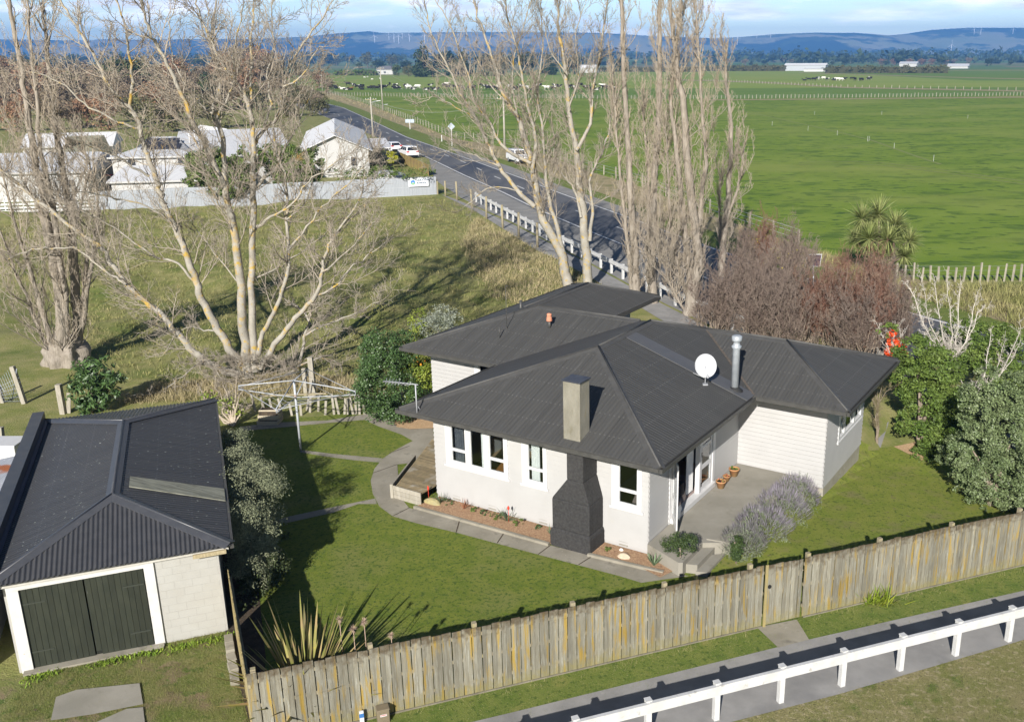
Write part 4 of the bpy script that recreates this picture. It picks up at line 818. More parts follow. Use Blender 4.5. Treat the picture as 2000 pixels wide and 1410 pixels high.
# lean-to beside the garage
lt = thing('lean_to', gp(-1.6, 5), 'grey lean-to shed with rusty corrugated roof beside the black roofed garage', 'shed')
mb = MB(); mb.obox(gp(-3.2, .35, 0), gx * 2.55, gy * 8.3, ZX * 1.75); mb.build('wall', mat('grey_sheet', (.36, .38, .40), (.42, .43, .45), 1.5, .6), lt)
mb = MB(); q = [gp(-3.3, .3, 1.95), gp(-.66, .3, 2.2), gp(-.66, 8.7, 2.2), gp(-3.3, 8.7, 1.95)]; mb.add(q + [p - ZX * .04 for p in q], [[0, 1, 2, 3], [7, 6, 5, 4], [1, 0, 4, 5], [2, 1, 5, 6], [3, 2, 6, 7], [0, 3, 7, 4]])
mb.build('roof', corr('rusty_iron', (.46, .48, .52), (.38, .40, .44), rough=.5, strength=.8, patch=((.36, .12, .04), .55, .54, .60), streak=.2), lt)
# ------------------------------------------------------------------ fences and rails
def palings(mb, f, d, nrm, s0, s1, h=1.72, w=.222, base=.06, jig=.02):
    s = s0; k = 0
    while s + .06 < s1:
        e = min(s + w, s1); hh = h + random.uniform(-jig, jig); n2 = 2
        wd = (e - s - .015) / n2; lean = random.uniform(-.006, .006)
        for i in range(n2):
            a = f(s + .0075 + i * wd + .002); mb.obox(a + ZX * base + nrm * random.uniform(0, .006), d * (wd - .003), nrm * -.02, ZX * (hh + random.uniform(-.008, .008) - base) + d * lean)
        s = e; k += 1
fence = thing('paling_fence', FP(12), 'long weathered grey timber paling fence with ochre lichen along the footpath', 'fence')
mb = MB(); palings(mb, FP, FD, -FN, 0, 12.0); mb.build('palings', m_pal, fence)
mb = MB(); palings(mb, FP, FD, -FN, 13.15, 26); mb.build('palings', m_pal, fence)
for z in (.35, .95, 1.52):
    for a, b in ((0, 12.0), (13.15, 26)): mb = MB(); mb.beam(FP(a, .035, z), FP(b, .035, z), .05, .08); mb.build('rail', m_post, fence)
mb = MB()
for a, b in ((0, 12), (13.2, 26)): mb.beam(FP(a, -.002, .0), FP(b, -.002, .0), .03, .1)
mb.build('base_plank', mat('dark_plank', (.15, .135, .10), (.22, .20, .15), 2.5, .9), fence)
for s in [.1, 2.45, 4.7, 7.0, 9.3, 11.6, 13.25, 15.4, 17.7, 20.0, 22.3, 24.6]:
    mb = MB(); mb.obox(FP(s, .06, -.1), FD * .1, FN * .1, ZX * (1.86 + .03 * random.random())); mb.build('post', m_post, fence)
gate = thing('garden_gate', FP(12.6), 'narrow timber paling gate in the long fence opposite the concrete pad', 'gate')
mb = MB(); palings(mb, FP, FD, -FN, 12.1, 13.1, h=1.70); mb.build('palings', m_pal, gate)
mb = MB(); mb.obox(FP(12.02, .0, 0), FD * .07, FN * -.03, ZX * 1.74); mb.build('gate_stile', mat('ochre_timber', (.31, .25, .10), (.26, .22, .12), 5, .9), gate)
mb = MB(); mb.beam(FP(12.1, .03, .5), FP(13.1, .03, 1.4), .04, .08); mb.build('brace', m_post, gate)
mb = MB(); mb.lathe(FP(12.14, -.03, 1.14), [(.05, 0), (.05, .02)], 12, axis=-FN); mb.build('latch', mat('black_iron', (.02, .02, .02)), gate)
sA, sB = gp(4.72, -.06), FC0 - FN * .02; sd_ = (sB - sA); SLn = sd_.length; sd_.normalize(); sn = Vector((sd_.y, -sd_.x, 0))
if sn.x > 0: sn = -sn
sfn = thing('paling_fence', sA + sd_ * 2, 'short yellowish paling fence running from the garage corner to the long fence', 'fence')
mb = MB(); palings(mb, lambda s: sA + sd_ * s, sd_, sn * 1.0, 0, SLn, h=1.68, w=.17); mb.build('palings', mat('ochre_palings', (.29, .23, .095), (.34, .28, .14), 3, .9, .4, 20, island=.2, stretch=(5, 5, .5), third=((.32, .29, .21), 2, .55, .7)), sfn)
mb = MB(); mb.beam(sA - sn * .05 + ZX * 1.45, sB - sn * .05 + ZX * 1.45, .05, .08); mb.beam(sA - sn * .05 + ZX * .4, sB - sn * .05 + ZX * .4, .05, .08); mb.build('rail', m_post, sfn)
mb = MB(); mb.obox(sA - sn * .1 + sd_ * (SLn - .12) - ZX * .1, sd_ * .1, sn * -.1, ZX * 1.85); mb.build('post', m_post, sfn)
for k in range(5):
    q = sA + sd_ * (.5 + k * .42) + sn * .18; mb = MB(); mb.box(q, (.36, .2, .14 + .03 * (k % 2)), rz=math.atan2(sd_.y, sd_.x) + random.uniform(-.1, .1)); tag(mb.build('concrete_block', m_conc, bevel=.01), 'mossy concrete block lying at the foot of the short yellowish fence', 'block', 'blocks along the short fence')
def sight_rail(name, P, label, post=.12, h=.92, ext0=True):
    th = thing(name, P[len(P) // 2], label, 'rail'); pr = None
    mb = MB(); d = (P[-1] - P[0]).normalized(); n_ = Vector((d.y, -d.x, 0))
    for i in range(len(P) - 1): mb.beam(P[i] + n_ * (post / 2 + .012) + ZX * (h - .115), P[i + 1] + n_ * (post / 2 + .012) + ZX * (h - .125), .085, .235)
    mb.build('rail', m_white, th); ang = math.atan2(d.y, d.x)
    for p in P:
        if pr is None:
            mb = MB(); mb.box((0, 0, -.1), (post, post, h + .115)); mb.box((0, 0, h + .016), (post + .02, post + .02, .02)); pr = mb.build('post', m_white, th, world=False); o_ = pr
        else: o_ = pr.copy(); COL.objects.link(o_); o_.parent = th
        o_.location = p - th.location; o_.rotation_euler.z = ang
    return th
r0, r1 = g_(1397.5, 1405), g_(1968.5, 1252); rd = (r1 - r0) / 5
sight_rail('sight_rail', [r0 + rd * k for k in range(-5, 9)], 'white timber post and rail barrier beside the asphalt footpath near the long fence')
q0 = [(930, 395), (1064, 467), (1122, 497), (1188, 531), (1224, 549), (1290, 584), (1350, 612), (1435, 645), (1545, 695)]
fr_pts = resample([g_(*q, 0) for q in q0], 1.9)
sight_rail('sight_rail', fr_pts, 'long white post and rail barrier along the far road behind the poplars', .14, .95)
# fence posts along the top of the bank
wf = thing('wire_fence', g_(950, 430), 'wooden posts and wire along the edge of the bank beside the footpath', 'fence')
wp = [(854, 378, 1.5), (870, 384, 1.6), (893, 392, 1.9), (922, 407, 1.8), (950, 428, 2.0), (982, 447, 2.0), (1013, 464, 2.0), (1050, 484, 1.9), (1092, 508, 1.9)]
for x, y, h in wp: mb = MB(); b_ = g_(x, y); mb.tube([b_ - ZX * .2, b_ + ZX * h + Vector((random.uniform(-.06, .06), 0, 0))], .10, 7); mb.build('post', m_post, wf)
for z in (.5, 1.0, 1.4): mb = MB(); mb.tube([g_(x, y) + ZX * z for x, y, h in wp], .008, 4); mb.build('wire', m_steel, wf)
# ------------------------------------------------------------------ washing line, old garden fence, odds and ends
m_lsteel = mat('dull_light_steel', (.46, .48, .50), (.38, .40, .42), 5, .5)
cb_ = g_(588, 882); cl_ = thing('clothesline', cb_, 'grey steel rotary clothesline standing on the shaded lawn', 'clothesline')
mb = MB(); mb.tube([cb_, cb_ + ZX * 2.74], .042, 8); mb.build('pole', m_lsteel, cl_)
mb = MB(); mb.tube([cb_ + ZX * 1.5, cb_ + ZX * 1.95], .034, 8); mb.tube([cb_ + ZX * 2.05, cb_ + ZX * 2.2], .05, 8); mb.build('sleeve', mat('rusty_steel', (.30, .19, .12), (.36, .36, .36), 9, .7), cl_)
hub = cb_ + ZX * 2.08; topp = cb_ + ZX * 2.72; ends = [G(466, 770, 2.32), G(541, 817, 2.32), G(698, 781, 2.32), G(604, 735, 2.32)]
ctr = sum(ends, Vector()) / 4; ends = [cb_ + ZX * 2.32 + (e_ - ctr) for e_ in ends]
for e_ in ends: mb = MB(); mb.tube([topp, e_ + ZX * .12, e_ - ZX * .03], .02, 6); mb.tube([hub, e_ - ZX * .02], .02, 6); mb.build('arm', m_lsteel, cl_)
mb = MB()
for f_ in (1, .8, .6, .42):
    for i in range(4): mb.tube([hub + (ends[i] + ZX * .08 - hub) * f_, hub + (ends[(i + 1) % 4] + ZX * .08 - hub) * f_], .014 if f_ == 1 else .005, 4)
mb.build('line_wire', m_alu, cl_)
pf = thing('picket_fence', g_(620, 800), 'old leaning timber picket fence behind the clothesline', 'fence')
for i, x in enumerate(list(range(500, 640, 17)) + list(range(655, 712, 8))):
    b_ = g_(x + random.uniform(-4, 4), 806 + (4 if x > 650 else random.uniform(-4, 6))); t_ = Vector((random.uniform(-.12, .12), 0, .78 + random.uniform(-.25, .15) + (.15 if x > 650 else 0))); mb = MB(); mb.beam(b_, b_ + t_, .09, .022, (0, 1, 0)); mb.build('picket', m_grey, pf)
mb = MB(); mb.beam(g_(500, 808) + ZX * .75, g_(640, 806) + ZX * .82, .04, .07); mb.beam(g_(640, 806) + ZX * .7, g_(712, 808) + ZX * .6, .04, .07); mb.build('rail', m_post, pf)
b_ = g_(613, 775); mb = MB(); mb.beam(b_, b_ + ZX * 1.75, .2, .2, (0, 1, 0)); mb.beam(g_(600, 802), b_ + ZX * .8, .09, .09, (0, 1, 0)); mb.build('post', m_grey, pf)
b_ = g_(598, 772); mb = MB(); mb.beam(b_, b_ + ZX * 1.2, .15, .15, (0, 1, 0)); mb.build('post', m_grey, pf)
bx = thing('planter_box', g_(523, 831), 'tiered pale timber planter box by the garden edge behind the clothesline', 'planter')
b_ = g_(523, 831); mb = MB()
for k in range(3): mb.box(b_ + Vector((0, .12 * k, .19 * k)), (.82 - .04 * k, .06, .17)); mb.box(b_ + Vector((-.39 + .02 * k, .35 + .06 * k, .19 * k)), (.05, .6 - .12 * k, .17)); mb.box(b_ + Vector((.39 - .02 * k, .35 + .06 * k, .19 * k)), (.05, .6 - .12 * k, .17))
mb.build('boards', mat('pale_boards', (.46, .40, .29), (.38, .33, .24), 5, .9, island=.15), bx); mb = MB(); mb.box(b_ + Vector((0, .4, .02)), (.7, .5, .48)); mb.build('soil', m_soil, bx)
for (x0, y0, h, lean, lab) in ((48, 788, 1.6, -.25, 'leaning timber gate post with sagging wire netting on the mown slope'), (5, 880, .9, .05, 'low wire gate beside the white chest near the garage corner')):
    b_ = g_(x0, y0); wg = thing('wire_gate', b_, lab, 'gate'); mb = MB(); mb.beam(b_, b_ + Vector((lean, .05, h)), .17, .17, (0, 1, 0)); mb.beam(b_ + Vector((-.95, .1, 0)), b_ + Vector((-1.05, .1, h * .7)), .14, .14, (0, 1, 0)); mb.build('post', m_grey, wg)
    mb = MB(); 
    for k in range(9): mb.tube([b_ + Vector((-.05 - .1 * k, 0, .05)), b_ + Vector((-.1 + lean - .09 * k, 0, h * (.95 - .05 * k)))], .008, 3)
    for k in range(6): mb.tube([b_ + Vector((0, 0, .1 + h * .13 * k)), b_ + Vector((-.9, 0, .1 + h * .08 * k))], .008, 3)
    mb.tube([b_ + Vector((-.05, 0, h * .95)), b_ + Vector((-.5, 0, .1)), b_ + Vector((-.9, 0, h * .55))], .02, 5); mb.build('netting', m_steel, wg)
b_ = g_(124, 808); op = thing('old_post', b_, 'broken grey timber post standing behind the black garage roof', 'post'); mb = MB(); mb.beam(b_, b_ + ZX * 1.25, .2, .2, (0, 1, 0)); mb.beam(b_ + Vector((.18, .05, 0)), b_ + Vector((.3, .1, .85)), .16, .03, (0, 1, 0)); mb.build('post', m_grey, op)
mb = MB(); b_ = g_(8, 905); mb.box(b_, (1.5, .9, .8)); mb.box(b_ + ZX * .8, (1.56, .96, .06)); tag(mb.build('white_chest', m_trim, bevel=.02), 'white metal chest standing behind the rusty lean-to roof', 'chest')
# meter box and marker outside the fence
b_ = FP(2.62, -.16); mx_ = thing('meter_box', b_, 'small brown service box on the grass against the paling fence', 'meter box')
mb = MB(); mb.box(b_, (.26, .2, .33), rz=.36); mb.box(b_ + ZX * .33, (.28, .22, .035), rz=.36); mb.build('box', mat('brown_plastic', (.20, .165, .11), (.17, .14, .095), 6, .5), mx_, bevel=.015)
mb = MB(); mb.obox(b_ - FN * .103 - FD * .07 + ZX * .2, FD * .14, FN * -.004, ZX * .05); mb.build('label_plate', m_trim, mx_)
mb = MB(); mb.obox(b_ - FN * .108 - FD * .06 + ZX * .225, FD * .12, FN * -.002, ZX * .014); mb.build('red_stripe', mat('red', (.5, .05, .03)), mx_)
b_ = FP(2.18, -.12); mk = thing('marker_post', b_, 'short white and blue marker post beside the brown service box', 'marker')
mb = MB(); mb.box(b_, (.09, .03, .36), rz=.36); mb.build('post', m_trim, mk); mb = MB(); mb.box(b_ + ZX * .2 - FN * .002, (.094, .034, .1), rz=.36); mb.build('band', mat('blue_plastic', (.05, .16, .4), rough=.5), mk)
# solar panel sign by the road
b_ = g_(1590, 585); sp_ = thing('solar_panel', b_, 'small framed solar panel on a post above the reddish thicket', 'solar panel'); c_ = at(1589, 509, b_.y)
mb = MB(); mb.tube([b_, c_ + Vector((0, .1, -.2))], .05, 6); mb.build('post', m_steel, sp_); mb = MB(); ux, uz = Vector((1, 0, 0)), Vector((0, -.35, .94)).normalized()
mb.obox(c_ - ux * .44 - uz * .42, ux * .88, Vector((0, .04, .015)), uz * .84); mb.build('frame', m_trim, sp_); mb = MB(); nn = ux.cross(uz)
mb.obox(c_ - ux * .39 - uz * .37 + nn * .002, ux * .78, nn * .02, uz * .74); mb.build('cells', mat('solar_cells', (.09, .06, .08), (.12, .09, .11), 5, .25), sp_)
# ------------------------------------------------------------------ garden plants
def LP(px, py, Y, rx, ry, k=1.0):
    c = at(px, py, Y); s = (c.y * cos(PITCH) - (c.z - CAMH) * sin(PITCH)) / FPX; return (c.x, c.y, c.z, rx * s, (rx + ry) / 2 * s * k, ry * s)
m_olive = mat('grey_green_leaves', (.185, .205, .12), (.245, .26, .165), 2, .9, island=.25, spec=.1)
m_dkgrn = mat('dark_glossy_leaves', (.045, .09, .025), (.075, .13, .038), 1.5, .45, island=.4, spec=.5)
m_mid = mat('mid_green_leaves', (.068, .115, .02), (.115, .16, .032), 1.3, .6, island=.4)
m_yel = mat('yellow_green_leaves', (.13, .19, .022), (.20, .23, .035), 1.5, .6, island=.4)
m_silv = mat('silver_leaves', (.30, .32, .26), (.22, .25, .19), 2, .7, island=.35)
m_stem = mat('stem_bark', (.20, .16, .12), (.28, .23, .18), 6, .9)
m_pale = mat('pale_stem_bark', (.48, .41, .32), (.36, .30, .23), 5, .9)
for i, (x, y, z, a, b, c) in enumerate([(5.35, 2.0, 1.3, .66, .9, 1.2), (5.6, 4.1, 1.5, .9, 1.05, 1.25), (5.4, 6.1, 1.4, .75, .95, 1.15), (5.2, 8.2, 1.25, .66, .95, 1.05)]):
    p = gp(x, y, z); leafy('olive_bush', ['low grey-green bush by the garage wall nearest the short fence', 'widest grey-green bush bulging over the lawn beside the garage', 'third grey-green bush along the garage wall from the short fence', 'last grey-green bush by the garage near the pale twisted shrub'][i], 'bush', gp(x, y), [(p.x, p.y, p.z, a, b, c), (p.x + .1, p.y - .5, p.z - .4, a * .8, b * .7, c * .7), (p.x - .1, p.y + .4, p.z + .1, a * .8, b * .6, c * .8)], 15000, .065, m_olive, [([gp(x, y), gp(x, y, .7), p], .06, .02)], m_stem, seed=20 + i, aspect=.3, clumps=60, clump_r=.26, up=.7)
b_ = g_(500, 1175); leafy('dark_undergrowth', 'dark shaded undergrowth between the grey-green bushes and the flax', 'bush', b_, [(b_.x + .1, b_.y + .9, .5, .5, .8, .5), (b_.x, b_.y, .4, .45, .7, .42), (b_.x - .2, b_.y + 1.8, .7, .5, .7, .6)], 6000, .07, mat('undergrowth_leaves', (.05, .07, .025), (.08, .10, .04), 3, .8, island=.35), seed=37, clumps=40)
Yb = g_(755, 822).y
leafy('dark_shrub', 'tall dense dark green shrub at the corner of the garden path', 'shrub', g_(755, 822), [LP(748, 690, Yb + .3, 45, 50), LP(740, 745, Yb, 42, 60), LP(775, 775, Yb - .2, 52, 48), LP(745, 800, Yb - .3, 35, 24), LP(790, 690, Yb + .8, 30, 50), LP(735, 700, Yb + .2, 34, 50), LP(715, 760, Yb, 26, 50)], 30000, .085, m_dkgrn, [([g_(755, 822), Vector(LP(750, 760, Yb, 1, 1)[:3])], .08, .04)], m_stem, seed=31, clumps=70, clump_r=.24)
Yc = Yb + 1.1
ct = leafy('orange_tree', 'yellow-green citrus tree with orange fruit beside the dark green shrub', 'citrus tree', g_(820, 790), [LP(815, 735, Yc, 34, 52), LP(838, 720, Yc + .3, 24, 46), LP(800, 700, Yc, 22, 30), LP(815, 640, Yc + .6, 18, 40)], 6500, .10, m_yel, [([g_(820, 790), Vector(LP(818, 735, Yc, 1, 1)[:3])], .06, .03)], m_stem, seed=32, clumps=40, clump_r=.28)
m_orng = mat('orange_fruit', (.75, .26, .02), (.70, .32, .03), 6, .5)
for k, (px, py) in enumerate([(808, 702), (813, 697), (816, 706), (822, 712), (786, 707), (818, 737), (790, 733), (783, 735), (830, 704), (740, 704)]):
    mb = MB(); q = at(px, py, Yc - .62); mb.lathe(q, [(.0, -.045), (.03, -.035), (.045, 0), (.03, .035), (0, .045)], 8); mb.build('orange', m_orng, ct)
Ys = g_(860, 690).y
leafy('silver_shrub', 'silvery leaved shrub rising behind the left house roof', 'shrub', g_(860, 690), [LP(850, 645, Ys, 45, 32), LP(885, 625, Ys + .2, 22, 22), LP(865, 612, Ys + .2, 25, 20), LP(830, 650, Ys, 26, 24)], 6500, .10, m_silv, [([g_(860, 690), Vector(LP(855, 640, Ys, 1, 1)[:3])], .05, .03)], m_stem, seed=33, aspect=.35, clumps=50)
Yr = g_(180, 806).y
leafy('rhododendron', 'glossy dark rhododendron with red tips behind the garage roof', 'shrub', g_(180, 806), [LP(190, 730, Yr, 42, 36), LP(165, 762, Yr, 36, 32), LP(212, 752, Yr, 30, 28), LP(180, 788, Yr, 32, 20)], 3000, .22, m_dkgrn, [([g_(180, 806), Vector(LP(180, 750, Yr, 1, 1)[:3])], .07, .03)], m_stem, seed=34, aspect=.32, clumps=34, clump_r=.3)
# twisted pale shrub
b_ = g_(455, 832); lim = []
for e_ in [(395, 770), (420, 752), (445, 765), (470, 770), (490, 790), (410, 800), (440, 790), (462, 742), (430, 735)]:
    m_ = at((455 + e_[0]) / 2 + random.uniform(-14, 14), (820 + e_[1]) / 2, b_.y); lim.append(([b_, m_, at(e_[0], e_[1], b_.y + random.uniform(-.5, .5))], .055, .018))
bare_tree('twisted_shrub', 'twisted pale stemmed bare shrub at the back corner of the garage', 'shrub', b_, lim, m_pale, m_twig, 41, 3.0, (.3, .9), 50, .15, 6, .5, 3, .5, .005)
V, F = leaf_cloud([LP(425, 785, b_.y, 40, 22), LP(470, 800, b_.y, 30, 14)], 260, .13, rng, .5, 20); tag(np_mesh('leaf_scatter', V, [F], m_yel), 'few yellow-green leaves left on the twisted pale shrub', 'leaves', kind='stuff')
# lavender
m_lav = mat('lavender_foliage', (.15, .185, .105), (.21, .235, .155), 3, .85, island=.3); m_lavf = mat('lavender_flowers', (.19, .17, .205), (.225, .21, .225), 5, .8, island=.35)
for i, (u, v, rx, rz) in enumerate([(9.95, 1.45, .62, .55), (10.05, 2.7, .78, .62), (10.1, 4.1, .8, .7), (10.15, 5.3, .72, .7)]):
    p = hw(u, v); zg = float(gz(p.x, p.y)); lv = thing('lavender', (p.x, p.y, zg), ['grey-green lavender bush at the patio steps by the fence', 'second lavender bush from the steps with faded purple spikes', 'full purple lavender bush beside the middle of the patio', 'lavender bush closest to the white wing wall'][i], 'lavender')
    g = np.random.default_rng(50 + i); c_ = [(p.x, p.y, zg + .25, rx, rx, rz), (p.x + .25, p.y + .3, zg + .2, rx * .7, rx * .7, rz * .8), (p.x - .2, p.y - .3, zg + .15, rx * .7, rx * .7, rz * .75)]
    V, F = leaf_cloud(c_, 3200, .10, g, .16, 60, up=.2); np_mesh('foliage', V, [F], m_lav, lv)
    d = unit(g.normal(0, 1, (1500, 3)) * [1, 1, .6] + [0, 0, .55]); d[:, 2] = np.abs(d[:, 2]); P = np.array([p.x, p.y, zg + .2]) + d * [rx * .98, rx * .98, rz * .98] * g.uniform(.9, 1.04, (1500, 1)) * (.82 + .36 * (.5 + .5 * np.sin(d[:, :1] * 7 + i) * np.sin(d[:, 1:2] * 6 + 2 * i)))
    V, F = blades(P, d + [0, 0, .9], g.uniform(.10, .24, 1500), np.full(1500, .02 if i else .012), g, 2, .1); np_mesh('flowers', V, [F], m_lavf if i else mat('lavender_spent', (.17, .155, .18), (.2, .2, .17), 5, .8, island=.3), lv)
# two clipped shrubs by the steps
for (bx_, by_, lobes, lab) in ((1331, 1114, [(1314, 1062, 22, 17), (1345, 1060, 20, 17), (1328, 1052, 22, 13)], 'mushroom topped clipped shrub standing at the patio corner by the fence'), (1438, 1103, [(1440, 1066, 12, 18), (1437, 1084, 9, 14)], 'small upright clipped shrub between the steps and the lavender')):
    b_ = g_(bx_, by_); leafy('clipped_shrub', lab, 'shrub', b_, [LP(*q[:2], b_.y, *q[2:]) for q in lobes] + [LP(bx_, by_ - 25, b_.y, 8, 18)], 4200, .045, mat('clipped_leaves', (.035, .06, .018), (.06, .09, .028), 3, .6, island=.4), [([b_, at(bx_ - 3, by_ - 45, b_.y)], .03, .02)], m_stem, seed=bx_, clumps=36, clump_r=.32)
# flax clump and agapanthus heads inside the fence corner
m_flax = mat('flax_leaves', (.20, .23, .05), (.33, .23, .12), 2.0, .6, island=.5, third=((.34, .30, .06), 3, .58, .7))
p = FP(1.15, 1.25); fx_ = thing('flax', p, 'big flax clump with striped olive and bronze sword leaves in the fence corner', 'flax')
g = np.random.default_rng(61); n = 130; a = g.uniform(0, 2 * pi, n); el_ = g.uniform(.32, 1.45, n); D = np.stack([np.cos(a) * np.cos(el_), np.sin(a) * np.cos(el_), np.sin(el_)], 1); P = np.array(p) + np.stack([np.cos(a), np.sin(a), a * 0], 1) * .14
V, F = blades(P, D, g.uniform(1.3, 2.3, n), g.uniform(.09, .15, n), g, 6, g.uniform(.02, .3, n)); np_mesh('leaves', V, [F], m_flax, fx_)
m_head = mat('dry_flower_head', (.46, .34, .26), (.36, .26, .19), 9, .9)
for i, (px, py, Y) in enumerate([(663, 1209, 18.5), (690, 1228, 18.3), (711, 1214, 18.6), (764, 1240, 18.4)]):
    c_ = at(px, py, Y); b_ = Vector((c_.x, c_.y, 0)); ag = thing('dried_flower', b_, ['dried round flower head nearest the flax leaves', 'dried round flower head on the leaning low stalk', 'tallest dried round flower head beyond the fence top', 'dried round flower head poking just above the fence, apart from the others'][i], 'flower')
    mb = MB(); mb.tube([b_, c_], .009, 5); mb.build('stalk', m_head, ag); g = np.random.default_rng(70 + i); d = unit(g.normal(0, 1, (90, 3))); V, F = blades(np.tile(np.array(c_), (90, 1)), d, g.uniform(.07, .13, 90), np.full(90, .016), g, 2, .1); np_mesh('flower_head', V, [F], m_head, ag)
p = g_(1712, 1178); ap = thing('agapanthus', p, 'bright green strappy agapanthus clump outside the fence by the gate', 'plant'); g = np.random.default_rng(66); n = 150
a = g.uniform(0, 2 * pi, n); el_ = g.uniform(.3, 1.4, n); D = np.stack([np.cos(a) * np.cos(el_), np.sin(a) * np.cos(el_), np.sin(el_)], 1); P = np.array(p) + np.concatenate([g.normal(0, .2, (n, 1)), g.normal(0, .08, (n, 1)), np.zeros((n, 1))], 1)
V, F = blades(P, D, g.uniform(.35, .65, n), np.full(n, .03), g, 4, .55); np_mesh('leaves', V, [F], mat('agapanthus_leaves', (.14, .22, .02), (.24, .27, .03), 4, .5, island=.4), ap)
# small plants in the flower bed
m_aloe = mat('aloe_leaves', (.10, .15, .08), (.14, .18, .10), 5, .6, island=.3); m_rust = mat('rusty_leaves', (.34, .14, .08), (.25, .12, .06), 5, .7, island=.3)
def rosette(u, v, h, n, m, lab, w_=.03, zf=.06, cat='plant'):
    p = hw(u, v, zf); t = thing('succulent', p, lab, cat); g = np.random.default_rng(int(u * 100)); a = g.uniform(0, 2 * pi, n); e_ = g.uniform(.4, 1.3, n)
    D = np.stack([np.cos(a) * np.cos(e_), np.sin(a) * np.cos(e_), np.sin(e_)], 1); V, F = blades(np.tile(np.array(p), (n, 1)), D, h * g.uniform(.7, 1.2, n), np.full(n, w_), g, 4, .3); np_mesh('leaves', V, [F], m, t); return t
rosette(.42, -.36, .42, 26, m_aloe, 'spiky aloe beside the mossy stone at the deck corner')
rosette(1.32, -.33, .36, 18, m_rust, 'rusty red spiky plant under the big front window')
al = rosette(3.0, -.35, .5, 28, m_aloe, 'tall spiky aloe with a red flower beneath the smaller window')
rosette(4.6, -.4, .3, 16, m_aloe, 'spiky succulent close to the black chimney base')
rosette(8.1, -.5, .45, 14, m_aloe, 'broad leaved succulent in front of the patio corner', .07)
mb = MB(); q = hw(3.08, -.38, .06); mb.tube([q, q + ZX * .42], .008, 4); mb.lathe(q + ZX * .4, [(.015, 0), (.04, .05), (.03, .11), (0, .15)], 8); mb.build('flower', mat('red_flower', (.65, .06, .03)), al)
q = hw(-.02, -.42, .06); po = thing('poker_plant', q, 'orange-red poker flower standing at the deck end', 'flower'); mb = MB(); mb.tube([q, q + ZX * .38], .008, 4); mb.lathe(q + ZX * .34, [(.012, 0), (.032, .04), (.026, .13), (0, .18)], 8); mb.build('flower', mat('red_flower', (.65, .06, .03)), po)
for i, (u, v, r) in enumerate([(.72, -.36, .16), (1.72, -.36, .12), (2.15, -.38, .14), (2.55, -.4, .15), (2.78, -.25, .13), (3.45, -.38, .15), (4.1, -.3, .1), (6.55, -.4, .09)]):
    p = hw(u, v, .06); leafy('small_shrub', ['low green mound next to the aloe by the deck', 'tiny green mound right of the rusty spiky plant', 'small green mound under the right pane of the big window', 'small green tuft left of the red flowered aloe', 'green tuft against the wall behind the red flowered aloe', 'round green mound right of the red flowered aloe', 'tiny yellow-green mound near the black chimney', 'tiny green tuft right of the black chimney base'][i], 'plant', p, [(p.x, p.y, .06 + r * .5, r, r, r * .9)], 260, .045, m_mid if i % 2 else m_dkgrn, seed=80 + i, clumps=12)
def stone(name, u, v, r, m, lab):
    g = random.Random(int(u * 31)); p = hw(u, v, .05); bm = bmesh.new(); bmesh.ops.create_icosphere(bm, subdivisions=2, radius=1)
    for q in bm.verts: q.co = Vector((q.co.x * r[0], q.co.y * r[1], max(q.co.z, -.3) * r[2])) * (1 + g.uniform(-.09, .09))
    me = bpy.data.meshes.new(name); bm.to_mesh(me); bm.free(); me.materials.append(m); o = bpy.data.objects.new(name, me); COL.objects.link(o); o.location = p; o.rotation_euler.z = HA; tag(o, lab, 'stone')
stone('stone', .2, -.5, (.34, .16, .16), mat('mossy_stone', (.40, .34, .16), (.30, .27, .15), 7, .9), 'long mossy yellowish stone at the deck corner'); stone('stone', 7.15, -.5, (.2, .15, .12), mat('cream_stone', (.62, .50, .36), (.5, .4, .3), 6, .9), 'flat cream stone between the chimney and patio'); stone('stone', 6.9, -.2, (.07, .06, .07), mat('white_stone', (.75, .74, .7)), 'small round white stone beneath the right front window')
ed = MB(); ed.beam(hw(-.1, -1.03, .05), hw(4.9, -.95, .05), .1, .1); ed.build('bed_edging', m_conc); bpy.data.objects['bed_edging']['kind'] = 'structure'
ed = MB(); ed.beam(hw(6.2, -.9, .05), hw(8.5, -.72, .05), .1, .1); tag(ed.build('bed_edging', m_conc), kind='structure')
# terracotta pots on the patio
for i, (u, v, r) in enumerate([(7.98, 4.42, .16), (7.93, 5.0, .12), (7.98, 5.5, .17)]):
    p = hw(u, v, .42); pt_ = thing('plant_pot', p, ['terracotta pot with pink flowers nearest the french doors', 'smallest terracotta pot, in the middle of the three', 'wide terracotta pot nearest the white wing wall'][i], 'pot'); mb = MB(); mb.lathe(p, [(r * .65, 0), (r * .98, r * 1.3), (r * 1.08, r * 1.32), (r * 1.08, r * 1.55), (r * .92, r * 1.55), (r * .9, r * 1.3)], 14); mb.build('pot', mat('pot_clay', (.46, .20, .09), (.40, .27, .12), 4, .85), pt_)
    mb = MB(); mb.lathe(p, [(r * .88, r * 1.3), (0, r * 1.32)], 12); mb.build('soil', m_soil, pt_)
    V, F = leaf_cloud([(p.x, p.y, p.z + r * 1.6, r * .6, r * .6, r * .4)], 90, .05, rng, .6, 8); np_mesh('flowers', V, [F], mat('pink_flowers', (.55, .07, .10), (.12, .2, .04), 12, .7, island=.3) if i < 2 else m_mid, pt_)
